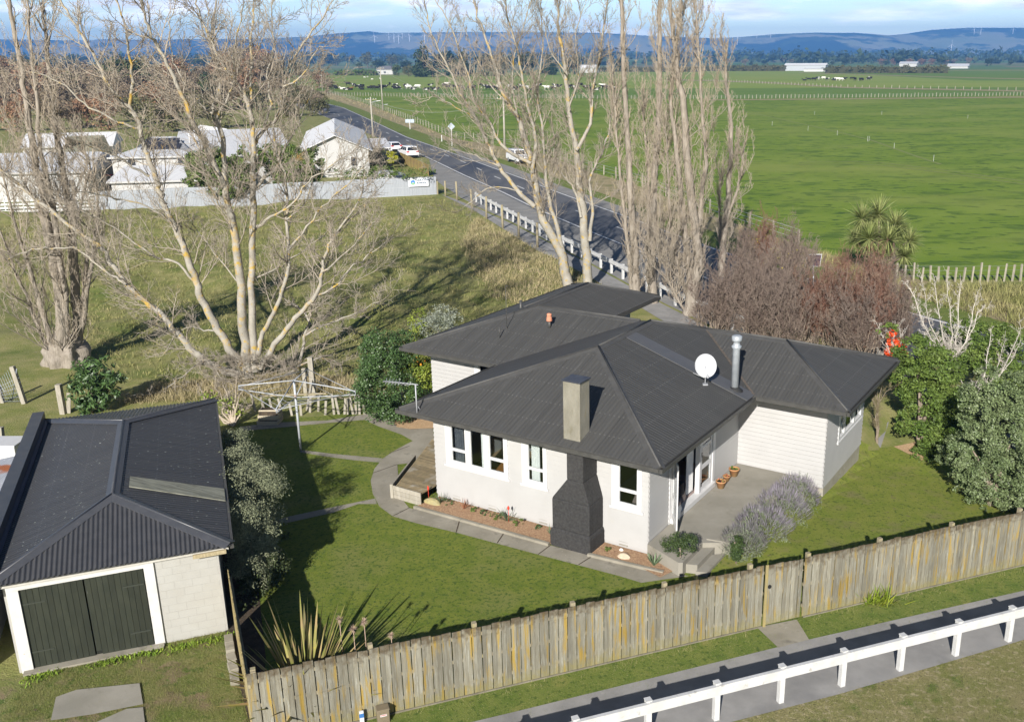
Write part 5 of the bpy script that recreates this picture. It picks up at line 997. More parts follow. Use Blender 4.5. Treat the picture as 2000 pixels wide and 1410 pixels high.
# evergreen trees to the right of the lawn
def px_tree(name, lab, base, lobes, n, size, m, seed, bark=m_stem, r0=.09, cat='tree', **kw):
    b_ = g_(*base); L = [LP(*q) if len(q) >= 5 else LP(q[0], q[1], b_.y, q[2], q[3]) for q in lobes]; st = []
    for q in L[:6]: st.append(([b_, Vector((b_.x * .6 + q[0] * .4, b_.y * .6 + q[1] * .4, q[2] * .45)), Vector(q[:3])], r0, .02))
    return leafy(name, lab, cat, b_, L, n, size, m, st, bark, seed, **kw)
Y1 = g_(1795, 870).y
px_tree('evergreen_tree', 'mid green leafy tree behind the wood chip patch right of the house', (1795, 870), [(1790, 690, Y1 + .5, 42, 38), (1835, 720, Y1, 48, 40), (1800, 770, Y1 + .2, 36, 40), (1850, 790, Y1 - .2, 45, 36), (1775, 825, Y1, 30, 26), (1830, 845, Y1 - .4, 40, 28), (1880, 640, Y1 + 3, 34, 18), (1735, 645, Y1 + 1, 24, 16), (1765, 740, Y1 + .6, 30, 45), (1850, 870, Y1 - .9, 52, 46), (1800, 900, Y1 - 1.0, 34, 30), (1870, 800, Y1 - .3, 40, 45)], 36000, .13, m_mid, 90, clumps=60, clump_r=.26, aspect=.42)
Y2 = g_(1935, 990).y
px_tree('evergreen_tree', 'big dense dark green shrub tree by the far end of the long fence', (1935, 990), [(1925, 800, Y2 + 1.5, 55, 55), (1985, 840, Y2 + 1, 60, 70), (1900, 880, Y2 + .5, 50, 55), (1960, 930, Y2, 65, 55), (1890, 945, Y2 + .4, 34, 34), (2030, 930, Y2, 50, 60), (1860, 890, Y2 + 1.6, 38, 40), (1925, 960, Y2 - .1, 45, 34), (2010, 780, Y2 + 1, 45, 60), (1985, 965, Y2 - .4, 50, 34), (2040, 900, Y2 - .6, 45, 70), (1945, 740, Y2 + 2, 40, 36)], 76000, .085, mat('dull_green_leaves', (.11, .155, .06), (.16, .20, .09), 1.5, .5, island=.4, spec=.45), 91, clumps=60, clump_r=.22)
px_tree('evergreen_tree', 'olive green shrub between the silver branches and the road', (1960, 720), [(1930, 650, g_(1960, 720).y, 45, 28), (1985, 680, g_(1960, 720).y, 40, 30), (2010, 720, g_(1960, 720).y - 2, 40, 30), (1900, 690, g_(1960, 720).y - 4, 46, 40), (1850, 660, g_(1960, 720).y - 3, 34, 26), (1960, 740, g_(1960, 720).y - 5, 50, 34)], 16000, .14, m_mid, 92, clumps=50, aspect=.42)
px_tree('flame_shrub', 'bright orange-red leaved shrub beyond the corner of the right wing roof', (1750, 722), [(1748, 690, g_(1750, 722).y, 20, 26), (1742, 662, g_(1750, 722).y, 10, 18), (1760, 706, g_(1750, 722).y, 12, 14)], 1500, .13, mat('flame_leaves', (.80, .10, .015), (.62, .07, .015), 4, .6, island=.3), 93, clumps=20, cat='shrub')
Y3 = g_(1850, 760).y
for i, (base, ends, lab, sd) in enumerate([((1853, 740), [(1775, 560), (1800, 555), (1825, 548), (1850, 552), (1875, 565), (1905, 585), (1915, 600), (1790, 600)], 'silver grey bare tree with fan shaped branches above the green tree', 5), ((1900, 800), [(1960, 670), (1935, 655), (1985, 690), (1870, 720), (1830, 740), (1995, 640)], 'low silver grey bare branches in front of the road at the right', 6), ((1800, 760), [(1735, 655), (1715, 640), (1720, 690), (1755, 640)], 'thin silver grey bare stems reaching over the orange-red shrub', 7)]):
    b_ = g_(*base); Yt = Y1 + 1.5 + i * .4; b_ = Vector((at(base[0], base[1], Yt).x, Yt, 0)); lim = []
    for e_ in ends:
        m_ = at(base[0] * .5 + e_[0] * .5 + random.uniform(-8, 8), base[1] * .5 + e_[1] * .5 + 10, Yt); lim.append(([b_, at(base[0], base[1] - 30, Yt), m_, at(*e_, Yt + random.uniform(-.8, .8))], .045, .01))
    bare_tree('silver_tree', lab, 'tree', b_, lim, mat('silver_bark', (.58, .54, .48), (.48, .44, .39), 4, .85), mat('silver_bark', (.58, .54, .48)), 110 + sd, 6.5, (.4, 1.0), 35, .12, 4, .45, 2, .5, .006)
b_ = g_(1714, 868); lim = [([b_, at(1712, 800, b_.y), at(1713 + dx, 745 + dy, b_.y + dz)], .03, .006) for dx, dy, dz in [(-4, -5, 0), (14, 0, .4), (-16, 5, .3), (6, -12, -.3), (24, 14, 0), (-22, 20, 0)]]
bare_tree('sapling', 'slender bare sapling standing at the end of the right wing', 'sapling', b_, lim, m_stem, mat('olive_twigs', (.19, .165, .085), (.24, .2, .12), 3, .9), 120, 4.5, (.35, .8), 28, .2, 6, .5, 3, .5, .004)
# ------------------------------------------------------------------ the bare poplars
def stems(Y0, lst, r_scale=1.0, spread=1.6, g=None):
    """photo-measured limbs stood at distance Y0, each leaning its own way in depth"""
    out = []
    for pts, w0, w1 in lst:
        dy = g.uniform(-spread, spread); n = len(pts); out.append(([at(x, y, Y0 + dy * (i / max(1, n - 1)) ** 1.2 + (pts[0][2] if len(pts[0]) > 2 else 0)) for i, (x, y, *_) in enumerate(pts)], w0 * r_scale, w1 * r_scale))
    return out
b_ = g_(497, 745); YB = b_.y; g = np.random.default_rng(5)
big = [
 ([(496, 742), (443, 726), (400, 705), (372, 680), (337, 641), (312, 613), (277, 584), (248, 556), (220, 520), (199, 485), (152, 453), (85, 400), (57, 376), (0, 333), (-50, 300)], .24, .06),
 ([(248, 556), (227, 542), (191, 520), (152, 487), (100, 485), (64, 487), (18, 506)], .07, .03),
 ([(490, 735), (457, 694), (425, 641), (400, 598), (385, 560), (372, 517), (358, 481), (340, 439), (319, 400), (308, 361), (291, 312), (280, 276), (266, 230), (248, 209), (220, 174), (191, 124), (167, 82), (142, 42), (117, 0), (100, -40)], .25, .04),
 ([(266, 230), (255, 205), (259, 160), (253, 117), (248, 85), (245, 53), (227, 0), (215, -40)], .10, .03),
 ([(291, 345), (250, 320), (213, 298), (163, 280), (120, 262)], .07, .02), ([(272, 250), (227, 236), (163, 202), (128, 170), (92, 150), (60, 140)], .07, .02),
 ([(385, 560), (350, 515), (300, 500), (250, 465), (200, 430), (150, 410)], .08, .02),
 ([(340, 440), (300, 410), (240, 390), (190, 380), (140, 375)], .06, .02),
 ([(486, 725), (475, 648), (472, 577), (465, 506), (454, 435), (446, 400), (438, 365), (429, 347), (404, 287), (383, 255), (362, 202), (340, 152), (312, 99), (294, 64), (280, 15), (270, -40)], .28, .04),
 ([(446, 400), (440, 340), (438, 284), (422, 227), (418, 206), (431, 170), (425, 117), (415, 60), (422, 0), (425, -40)], .17, .03),
 ([(418, 215), (411, 220), (385, 195), (358, 160), (340, 120), (330, 60), (345, 0)], .07, .02),
 ([(425, 230), (445, 190), (460, 150), (455, 100), (470, 40), (475, -20)], .07, .02),
 ([(500, 725), (493, 613), (491, 506), (494, 400), (495, 337), (496, 284), (488, 220), (475, 181), (454, 152), (429, 117), (408, 71), (387, 21), (380, -30)], .22, .03),
 ([(496, 284), (514, 255), (543, 227), (553, 170), (571, 121), (603, 74), (638, 21), (655, -20)], .11, .03), ([(488, 220), (493, 160), (489, 89), (496, 21), (500, -30)], .09, .03),
 ([(514, 255), (530, 200), (520, 150), (535, 90), (530, 30), (545, -30)], .07, .02), ([(553, 170), (590, 150), (610, 110), (630, 90)], .05, .02),
 ([(508, 720), (550, 655), (585, 613), (617, 577), (630, 530), (640, 490), (660, 450), (690, 410), (710, 370)], .18, .03),
 ([(617, 577), (655, 560), (690, 520), (720, 500), (760, 470)], .07, .02), ([(630, 530), (670, 500), (700, 470), (730, 430)], .06, .02),
 ([(505, 690), (511, 660), (532, 613), (550, 570), (564, 503), (560, 440), (562, 400), (557, 340), (540, 300), (535, 240), (560, 190)], .15, .03),
 ([(564, 489), (600, 440), (640, 395), (690, 350), (720, 310)], .07, .02),
 ([(505, 755), (553, 737), (581, 716), (596, 655), (603, 627), (580, 600), (567, 591)], .13, .04), ([(596, 655), (625, 640), (660, 625), (700, 610), (740, 590)], .06, .02), ([(581, 716), (620, 700), (640, 700), (664, 712), (668, 740)], .06, .03),
 ([(495, 372), (520, 345), (546, 316), (567, 270), (582, 245), (600, 200), (615, 150)], .10, .02),
 ([(494, 450), (530, 425), (567, 401), (603, 355), (640, 330), (680, 300)], .09, .02), ([(491, 545), (530, 530), (570, 505), (620, 470), (660, 430)], .06, .02),
 ([(472, 560), (440, 520), (400, 470), (370, 430)], .05, .02), ([(400, 705), (380, 715), (350, 740), (310, 765), (262, 772)], .05, .02), ([(430, 650), (400, 645), (370, 640), (345, 650), (320, 690)], .05, .02),
 ([(454, 435), (420, 390), (400, 340), (390, 290)], .05, .02), ([(558, 430), (590, 400), (610, 350), (600, 300)], .05, .02)]
bare_tree('poplar_tree', 'huge spreading bare poplar with orange lichen on many pale limbs behind the clothesline', 'tree', b_, stems(YB, big, .8, 2.6, g), m_bark, m_twig, 201, 2.4, (1.1, 3.0), 46, .13, 9, .42, 5, .5, .0075, lim_n=8, jit=.11)
# stubble of shoots at its foot
g = np.random.default_rng(8); lim = [([b_ + Vector((g.uniform(-1.8, 1.6), g.uniform(-1, .3), 0)), b_ + Vector((g.uniform(-2.4, 2.2), g.uniform(-1.4, .3), g.uniform(.5, 1.1))), b_ + Vector((g.uniform(-3.2, 2.6), g.uniform(-1.8, .4), g.uniform(.8, 1.9)))], .012, .005) for _ in range(20)]
bare_tree('root_shoots', 'tangle of thin grey shoots round the foot of the huge poplar', 'shoots', b_, lim, m_twig, m_twig, 202, 5, (.3, .9), 45, .08, 5, .5, 3, .5, .005)
def lombardy(name, lab, base, trunks, shoots, seed, w=.28, hgt=3.0, spread=1.0, twig=None, l1=(1.0, 2.6), per_m=5.0, shoot_n=40, group=None):
    g = np.random.default_rng(seed); b_ = g_(*base); lim = []
    for pts, w0, w1 in trunks: lim += stems(b_.y, [(pts, w0, w1)], 1, spread * .6, g)
    n0 = len(lim)
    for _ in range(shoot_n):
        q, w0, w1 = lim[g.integers(0, n0)]; k = g.integers(0, len(q) - 1); p = q[k].lerp(q[k + 1], g.random()); d = Vector((g.normal(0, .32), g.normal(0, .32), 1)).normalized(); L = g.uniform(1.4, hgt)
        o = Vector((d.x, d.y, 0)).normalized() * .3 * spread; lim.append(([p, p + o + d * L * .35, p + o * 1.3 + d * L * .7, p + o * 1.2 + Vector((d.x * .5, d.y * .5, 1)) * L], .026, .008))
    return bare_tree(name, lab, 'tree', b_, lim, m_bark2, twig or m_twig2, seed, per_m, l1, 24, .3, 6, .45, 3, .5, .0068, jit=.10, lim_n=7, start=.05, group=group)
# the left pair, dense with upright shoots
b_ = g_(125, 712)
lombardy('lombardy_poplar', 'thick old poplar at the left with a swollen pale base and crowded shoots', (118, 716), [([(118, 716), (115, 690), (120, 599), (103, 489), (85, 400), (89, 390), (67, 301), (50, 188), (35, 99), (18, 10), (10, -40)], .34, .05), ([(130, 700), (128, 600), (112, 480), (100, 380), (80, 300), (72, 200), (60, 100), (55, 0)], .2, .04), ([(105, 700), (80, 600), (50, 500), (20, 400), (0, 320)], .14, .03), ([(100, 705), (60, 600), (25, 520), (-10, 420)], .12, .03)], 0, 211, hgt=4.2, spread=1.7, shoot_n=60, per_m=1.7, l1=(.8, 2.0))
lombardy('lombardy_poplar', 'dark trunked poplar standing just right of the swollen based poplar', (152, 706), [([(152, 706), (149, 613), (142, 489), (138, 400), (131, 390), (117, 301), (103, 195), (92, 106), (85, 35), (80, -30)], .26, .04), ([(150, 690), (165, 600), (185, 480), (190, 400), (180, 300)], .16, .03), ([(145, 640), (165, 560), (170, 480), (150, 430), (175, 330), (160, 290)], .13, .03)], 0, 212, hgt=3.6, spread=1.3, shoot_n=42, per_m=1.9, l1=(.8, 2.0))
bm = bmesh.new(); bmesh.ops.create_icosphere(bm, subdivisions=4, radius=1); gg = random.Random(3)
from mathutils import noise as mnoise
for q in bm.verts:
    k = 1 + .28 * mnoise.noise(q.co * 2.2) + .14 * mnoise.noise(q.co * 6); q.co = Vector((q.co.x * 1.0 * k, q.co.y * .85 * k, max(q.co.z, -.4) * 1.15 * k))
me = bpy.data.meshes.new('burl'); bm.to_mesh(me); bm.free(); me.materials.append(m_bark2)
for p_ in me.polygons: p_.use_smooth = True
lom = bpy.data.objects['lombardy_poplar']; bo = bpy.data.objects.new('root_burl', me); COL.objects.link(bo); bo.parent = lom; bo.location = g_(125, 714) + Vector((0, .3, .3)) - lom.location
# the row behind the house
g = np.random.default_rng(15)
bt = g_(1112, 562)
T1 = [([(1112, 562), (1103, 530), (1097, 496), (1068, 443), (1054, 408), (1044, 355), (1040, 319), (1026, 277), (1012, 230), (990, 199), (976, 167), (969, 135), (950, 80), (930, 20), (920, -30)], .46, .04),
 ([(1044, 404), (1008, 369), (976, 326), (958, 291), (930, 234), (898, 181), (877, 135), (849, 82), (834, 28), (825, -20)], .20, .03), ([(1037, 319), (990, 294), (969, 266), (951, 230), (923, 191), (912, 142), (880, 53), (849, 0)], .15, .03),
 ([(1040, 337), (1047, 277), (1033, 220), (1022, 160), (1008, 89), (990, 28), (985, -20)], .17, .03), ([(1110, 545), (1095, 470), (1072, 390), (1065, 330), (1060, 260), (1050, 180), (1060, 90), (1055, 0)], .22, .03),
 ([(1012, 230), (1000, 150), (1010, 90), (1030, 30), (1040, -20)], .08, .02), ([(976, 326), (930, 305), (890, 295), (850, 300)], .07, .02), ([(930, 234), (890, 210), (850, 190), (825, 200)], .05, .02), ([(1020, 375), (960, 365), (930, 385), (900, 410)], .05, .02), ([(990, 199), (960, 170), (930, 110), (900, 40)], .06, .02)]
bare_tree('poplar_tree', 'broad bare poplar with orange lichened fork, its trunk at the top of the rear roof', 'tree', bt, stems(bt.y, T1, .78, 2.2, g), m_bark, m_twig, 221, 2.3, (1.1, 3.2), 42, .16, 9, .42, 5, .5, .0085, lim_n=8, jit=.11)
bt = g_(1150, 566)
T2 = [([(1150, 566), (1146, 500), (1139, 425), (1132, 355), (1125, 294), (1111, 213), (1104, 142), (1093, 71), (1090, 18), (1085, -30)], .42, .04), ([(1125, 294), (1153, 241), (1157, 177), (1171, 106), (1182, 35), (1190, -20)], .16, .03), ([(1152, 470), (1157, 418), (1153, 355), (1175, 301), (1190, 250), (1200, 190)], .16, .03),
 ([(1135, 425), (1122, 372), (1100, 344), (1088, 312), (1080, 260)], .12, .03), ([(1111, 213), (1130, 150), (1125, 80), (1140, 10)], .08, .02), ([(1157, 400), (1190, 385), (1215, 370)], .06, .02), ([(1104, 142), (1075, 100), (1060, 40)], .06, .02)]
bare_tree('poplar_tree', 'second bare poplar behind the rear roof, forking upright beside the broad one', 'tree', bt, stems(bt.y, T2, .78, 2.0, g), m_bark, m_twig, 222, 2.3, (1.1, 3.0), 38, .18, 9, .42, 5, .5, .0085, lim_n=8, jit=.11)
lombardy('lombardy_poplar', 'narrow upright bare poplar just right of the rear roof end', (1240, 585), [([(1242, 585), (1239, 496), (1232, 390), (1224, 248), (1217, 106), (1214, 0), (1212, -40)], .30, .05), ([(1236, 580), (1222, 450), (1210, 330), (1200, 220), (1195, 120)], .14, .03)], 0, 231, hgt=3.2, spread=.55, shoot_n=46, per_m=2.8, l1=(.7, 1.7))
lombardy('lombardy_poplar', 'narrow bare poplar second to the right of the rear roof end', (1276, 592), [([(1276, 592), (1274, 489), (1278, 355), (1285, 248), (1288, 106), (1288, 0), (1290, -40)], .30, .05), ([(1272, 590), (1265, 480), (1268, 380), (1262, 280), (1255, 180)], .13, .03)], 0, 232, hgt=3.2, spread=.6, shoot_n=46, per_m=2.8, l1=(.7, 1.7))
lombardy('lombardy_poplar', 'tallest and densest upright poplar right of the rear roof, forking low', (1345, 615), [([(1345, 615), (1358, 540), (1364, 496), (1346, 355), (1335, 213), (1321, 124), (1311, 35), (1305, -40)], .40, .05), ([(1350, 560), (1335, 420), (1322, 300), (1310, 200), (1320, 90), (1330, 0)], .2, .04), ([(1362, 480), (1372, 380), (1378, 300), (1370, 200), (1365, 100), (1360, 20)], .16, .03), ([(1350, 600), (1325, 520), (1310, 440), (1305, 330), (1300, 240)], .12, .03), ([(1340, 610), (1310, 560), (1300, 500), (1295, 420)], .08, .02)], 0, 233, hgt=4.0, spread=.9, shoot_n=95, per_m=2.7, l1=(.8, 1.9))
lombardy('lombardy_poplar', 'shorter upright poplar at the right end of the row against the green paddock', (1408, 540), [([(1408, 540), (1413, 479), (1424, 355), (1428, 248), (1417, 142), (1421, 100)], .28, .04), ([(1415, 440), (1440, 370), (1450, 320), (1455, 280)], .12, .03), ([(1410, 500), (1405, 400), (1410, 320)], .09, .02)], 0, 234, hgt=2.6, spread=.6, shoot_n=40, per_m=2.8, l1=(.6, 1.5))
# reddish thicket along the road
m_red = mat('reddish_twigs', (.20, .095, .065), (.22, .145, .105), .6, .9, third=((.34, .27, .2), .9, .55, .7)); m_tho = mat('brown_twigs', (.175, .13, .105), (.235, .185, .15), .7, .9)
TH = [(1425, 640, 1425, 560, 42, m_tho), (1460, 600, 1470, 520, 40, m_tho), (1500, 660, 1500, 575, 48, m_tho), (1545, 640, 1535, 555, 44, m_tho), (1590, 670, 1590, 600, 44, m_red), (1640, 680, 1640, 590, 50, m_red), (1690, 690, 1690, 610, 46, m_red), (1540, 590, 1545, 505, 32, m_tho), (1640, 620, 1642, 565, 30, m_red), (1720, 640, 1725, 570, 30, m_tho), (1490, 545, 1490, 470, 26, m_red), (1530, 690, 1528, 620, 46, m_tho), (1615, 660, 1612, 600, 36, m_tho), (1665, 700, 1668, 640, 44, m_tho), (1470, 680, 1470, 610, 42, m_tho), (1700, 655, 1700, 560, 34, m_red), (1395, 655, 1392, 600, 36, m_tho), (1745, 690, 1742, 625, 34, m_tho)]
TL = ['brown thicket shrub at the foot of the tallest upright poplar', 'brown thicket shrub below the shorter poplar at the row end', 'grey-brown thicket shrub behind the steel flue', 'brown thicket shrub midway along the right wing ridge', 'reddish thicket shrub under the solar panel', 'most reddish thicket shrub above the right wing hip', 'reddish thicket shrub nearest the orange-red shrub', 'brown thicket shrub left of the solar panel, at the road edge', 'reddish thicket shrub right of the solar panel', 'thin brown shrub between the cabbage tree and silver branches', 'small reddish shrub with yellow leaves at the roadside past the poplars', 'dull brown thicket shrub nearest the right wing ridge', 'dull brown thicket shrub directly below the solar panel', 'low brown thicket shrub beside the right wing hip', 'low brown thicket shrub just behind the steel flue top', 'reddish thicket shrub in front of the cabbage tree', 'brown thicket shrub leftmost in the thicket, at the tallest poplar base', 'dull brown thicket shrub just above the orange-red shrub']
for i, (bx_, by_, cx, cy, r, m_) in enumerate(TH):
    b_ = g_(bx_, by_); g = np.random.default_rng(300 + i); L = LP(cx, cy, b_.y, r, r); lim = []; hh = L[2] + L[5]
    for _ in range(46):
        a = g.uniform(0, 2 * pi); q = g.uniform(.1, 1) * L[3] * 1.3; e_ = b_ + Vector((cos(a) * q, sin(a) * q, hh * g.uniform(.35, 1.2) * (1 - .2 * (q / L[3] / 1.15) ** 2))); s0 = b_ + Vector((cos(a), sin(a), 0)) * g.uniform(0, .7); lim.append(([s0, s0.lerp(e_, .5) + Vector((g.normal(0, .15), g.normal(0, .15), .2)), e_], .028, .008))
    bare_tree('thicket_shrub', TL[i], 'shrub', b_, lim, m_stem, m_, 320 + i, 3.0, (.6, 2.0), 32, .20, 6, .42, 3, .5, .0078, start=.2, lim_n=4)
g = np.random.default_rng(77); V, F = leaf_cloud([LP(1490, 500, g_(1490, 545).y, 34, 45), LP(1550, 530, g_(1545, 640).y + 3, 30, 40)], 300, .14, g, .6, 60); tag(np_mesh('leaf_scatter', V, [F], mat('yellow_leaves', (.45, .36, .03), (.3, .33, .04), 3, .7)), 'scattered yellow leaves in the roadside thicket', 'leaves', kind='stuff')
# cabbage tree
b_ = g_(1718, 540); ca = thing('cabbage_tree', b_, 'cabbage tree with round spiky heads at the paddock edge', 'cabbage tree'); g = np.random.default_rng(19); Yk = b_.y; mb = MB(); Vs, Fs, k0 = [], [], 0
for hx, hy, hr, dy in [(1683, 428, 27, 0), (1716, 420, 28, .6), (1748, 440, 27, 0), (1775, 472, 24, -.2), (1735, 470, 28, -.8), (1698, 466, 28, -.7), (1672, 468, 22, .5), (1765, 500, 22, -.6), (1718, 500, 22, -1.0), (1757, 455, 20, .8), (1705, 440, 22, 1.0)]:
    c_ = at(hx, hy, Yk + dy); s = hr / FPX * (Yk + 4) * 1.15; mb.tube(spline([b_, b_.lerp(c_, .45) + Vector((0, 0, .3)), c_], 4), .13, 6); d = unit(g.normal(0, 1, (300, 3)) + [0, 0, .25]); V, F = blades(np.tile(np.array(c_), (300, 1)), d, s * g.uniform(.9, 1.4, 300), np.full(300, .065), g, 4, .75); Vs.append(V); Fs.append(F + k0); k0 += len(V)
mb.build('trunk', m_stem, ca); np_mesh('crown', np.concatenate(Vs), [np.concatenate(Fs)], mat('cabbage_leaves', (.17, .21, .06), (.26, .28, .11), 1.5, .6, island=.45), ca)
# ------------------------------------------------------------------ the school beyond the bank
m_shed = corr('school_roof_iron', (.50, .51, .53), (.44, .45, .47), rough=.7, spec=.15, strength=.4, specks=(.5, .5, .5), streak=.15)
m_shedw = corr('white_roof_iron', (.70, .70, .70), (.64, .64, .65), rough=.7, spec=.15, strength=.3, specks=(.6, .6, .6), streak=.1)
m_sw = mat('school_wall_paint', (.50, .495, .48), (.46, .455, .44), 1, .7); m_dkg = mat('dark_window', (.03, .035, .045), (.05, .055, .065), 2, .15, spec=.6)
def block(name, lab, A, B, dep, zw, zr, wallm, roofm, ridge='along', over=.35, wins=(), extra=None, cat='building'):
    """a building on front base edge A-B, going back dep, eaves zw, ridge zr"""
    A, B = Vector((A[0], A[1], 0)), Vector((B[0], B[1], 0)); d = (B - A); L = d.length; d /= L; n = Vector((-d.y, d.x, 0)); th = thing(name, (A + B) / 2 + n * dep / 2, lab, cat)
    mb = MB()
    if ridge == 'gable':
        c = [A, B, B + n * dep, A + n * dep]; m0, m1 = A + d * L / 2, A + d * L / 2 + n * dep; vs = c + [p + ZX * zw for p in c] + [m0 + ZX * (zr - .05), m1 + ZX * (zr - .05)]
        mb.add(vs, [[0, 1, 5, 8, 4], [1, 2, 6, 5], [2, 3, 7, 9, 6], [3, 0, 4, 7]]); wv_ = mb.build('wall', wallm, th)
        rf = MB(); o = n * over
        for s, e_ in ((-1, 0), (1, 1)):
            ed0 = (A if s < 0 else B) + d * s * over - o + ZX * (zw - over * (zr - zw) / (L / 2)); ed1 = ed0 + n * (dep + 2 * over); r0_, r1_ = m0 - o + ZX * zr, m1 + o + ZX * zr
            q = [ed0, r0_, r1_, ed1] if s < 0 else [r0_, ed0, ed1, r1_]; q = [p + ZX * .05 for p in q]; rf.add(q + [p - ZX * .08 for p in q], [[3, 2, 1, 0], [4, 5, 6, 7], [0, 1, 5, 4], [1, 2, 6, 5], [2, 3, 7, 6], [3, 0, 4, 7]])
        rf.build('roof', roofm, th)
    else:
        mb.obox(A, d * L, n * dep, ZX * zw); mb.build('wall', wallm, th); rf = MB(); o = over; c = [A - d * o - n * o, B + d * o - n * o, B + d * o + n * (dep + o), A - d * o + n * (dep + o)]
        if ridge == 'skillion': top_ = [c[0] + ZX * zw, c[1] + ZX * zw, c[2] + ZX * zr, c[3] + ZX * zr]; rf.add([p + ZX * .06 for p in top_] + [p - ZX * .05 for p in top_], [[0, 1, 2, 3], [7, 6, 5, 4], [1, 0, 4, 5], [2, 1, 5, 6], [3, 2, 6, 7], [0, 3, 7, 4]])
        else:
            h2 = dep / 2 + o; e0 = A - d * o + n * dep / 2 + d * h2 * (1 if ridge == 'hip' else 0) + ZX * zr; e1 = B + d * o + n * dep / 2 - d * h2 * (1 if ridge == 'hip' else 0) + ZX * zr
            vs = [p + ZX * (zw + .02) for p in c] + [e0, e1] + [p + ZX * (zw - .08) for p in c]; rf.add(vs, [[0, 1, 5, 4], [1, 2, 5], [2, 3, 4, 5], [3, 0, 4], [7, 6, 0, 1][::-1] if 0 else [6, 7, 1, 0], [7, 8, 2, 1], [8, 9, 3, 2], [9, 6, 0, 3], [9, 8, 7, 6]])
        rf.build('roof', roofm, th)
        gm = MB(); gm.beam(c[0] + ZX * (zw - .02), c[1] + ZX * (zw - .02), .1, .16); gm.build('gutter', m_sw, th)
    for (s0, s1, z0, z1) in wins:
        wf_ = MB(); wf_.obox(A + d * s0 - n * .05 + ZX * z0, d * (s1 - s0), n * .06, ZX * (z1 - z0)); w__ = wf_.build('window', m_trim, th)
        k = max(1, int((s1 - s0) / 1.1)); st_ = (s1 - s0) / k; pn = MB()
        for i in range(k): pn.obox(A + d * (s0 + i * st_ + .07) - n * .06 + ZX * (z0 + .08), d * (st_ - .14), n * .02, ZX * (z1 - z0 - .16))
        pn.build('pane', m_dkg, w__)
    return th, A, d, n
def X_(px, Y, py=380): return (at(px, py, Y).x, Y)
block('classroom_block', 'white school block with grey low roof at the left behind the poplars', X_(-120, 97), X_(176, 99), 9, 2.9, 4.5, m_sw, m_shed, wins=((1.5, 5.5, .9, 2.3), (11.5, 13, 1.4, 2.2)))
block('lean_to_store', 'low white skillion roofed store just behind the grey iron fence', X_(220, 95.5), X_(395, 97), 6.5, 2.25, 3.1, m_sw, m_shedw, 'skillion')
t1, A_, d_2, n_2 = block('classroom_block', 'white school block with black solar heating panels on its grey roof', X_(228, 103), X_(388, 104.5), 11, 3.9, 5.6, m_sw, m_shed, 'hip', wins=((1.5, 2.4, 2.9, 3.7), (6.5, 7.2, 2.9, 3.7)))
sl_ = (5.6 - 3.9) / 5.85
for k in range(2):
    mb = MB(); o = A_ + d_2 * 2.6 + n_2 * (1.6 + 1.6 * k) + ZX * (3.98 + sl_ * (1.6 + 1.6 * k + .35)); mb.obox(o, d_2 * (3.9 - .4 * k), n_2 * 1.45 + ZX * sl_ * 1.45, ZX * .05); mb.build('solar_panel', mat('solar_black', (.03, .032, .04), (.045, .045, .055), 3, .35), t1)
for s in (7.2, 7.8): mb = MB(); mb.tube([A_ + d_2 * s + n_2 * 4 + ZX * 4.6, A_ + d_2 * s + n_2 * 4 + ZX * 6.0], .09, 6); mb.build('vent_pipe', m_trim, t1)
block('classroom_block', 'long grey roofed school block behind the dark round evergreen bushes', X_(385, 106), X_(575, 111), 13, 3.6, 6.0, m_sw, m_shed, 'along', wins=((2, 6, 1.2, 2.6),))
block('classroom_block', 'small white gabled school building with air units on its end wall', X_(418, 124), X_(492, 127), 10, 3.5, 5.3, m_sw, m_shedw, 'gable', wins=((1.2, 2.2, 1.2, 2.6), (2.7, 3.6, 1.2, 2.6)))
block('school_shed', 'drab green-grey hipped school roof at the back left', X_(150, 112), X_(226, 114), 8, 3.4, 5.2, m_sw, mat('drab_roof', (.26, .255, .185), (.22, .215, .155), 2, .7), 'hip')
block('classroom_block', 'far white and grey school block half hidden behind the dark trunked poplar', X_(60, 122), X_(230, 125), 9, 3.4, 4.8, m_sw, m_shedw, 'along', wins=((2, 4, 1.2, 2.4), (6, 8, 1.2, 2.4)))
hx0 = Vector((*X_(598, 117), 0)); hd = Vector((cos(R(14)), sin(R(14)), 0)); 
block('school_hall', 'large white gabled school hall beside the road', hx0, hx0 + hd * 7.7, 36, 3.3, 5.0, m_sw, m_shedw, 'gable', wins=((5.5, 6.3, 1.3, 2.5),), over=.5)
mb = MB(); q = hx0 + hd * 7.7 + Vector((-hd.y, hd.x, 0)) * 9; mb.obox(q + ZX * 2.6, hd * 3.2, Vector((-hd.y, hd.x, 0)) * 16, ZX * .12); hall = bpy.data.objects['school_hall']; mb.build('verandah_roof', m_shedw, hall)
for k in range(3): mb = MB(); mb.box(q + hd * 3.0 + Vector((-hd.y, hd.x, 0)) * (.5 + 7 * k), (.12, .12, 2.6)); mb.build('verandah_post', m_trim, hall)
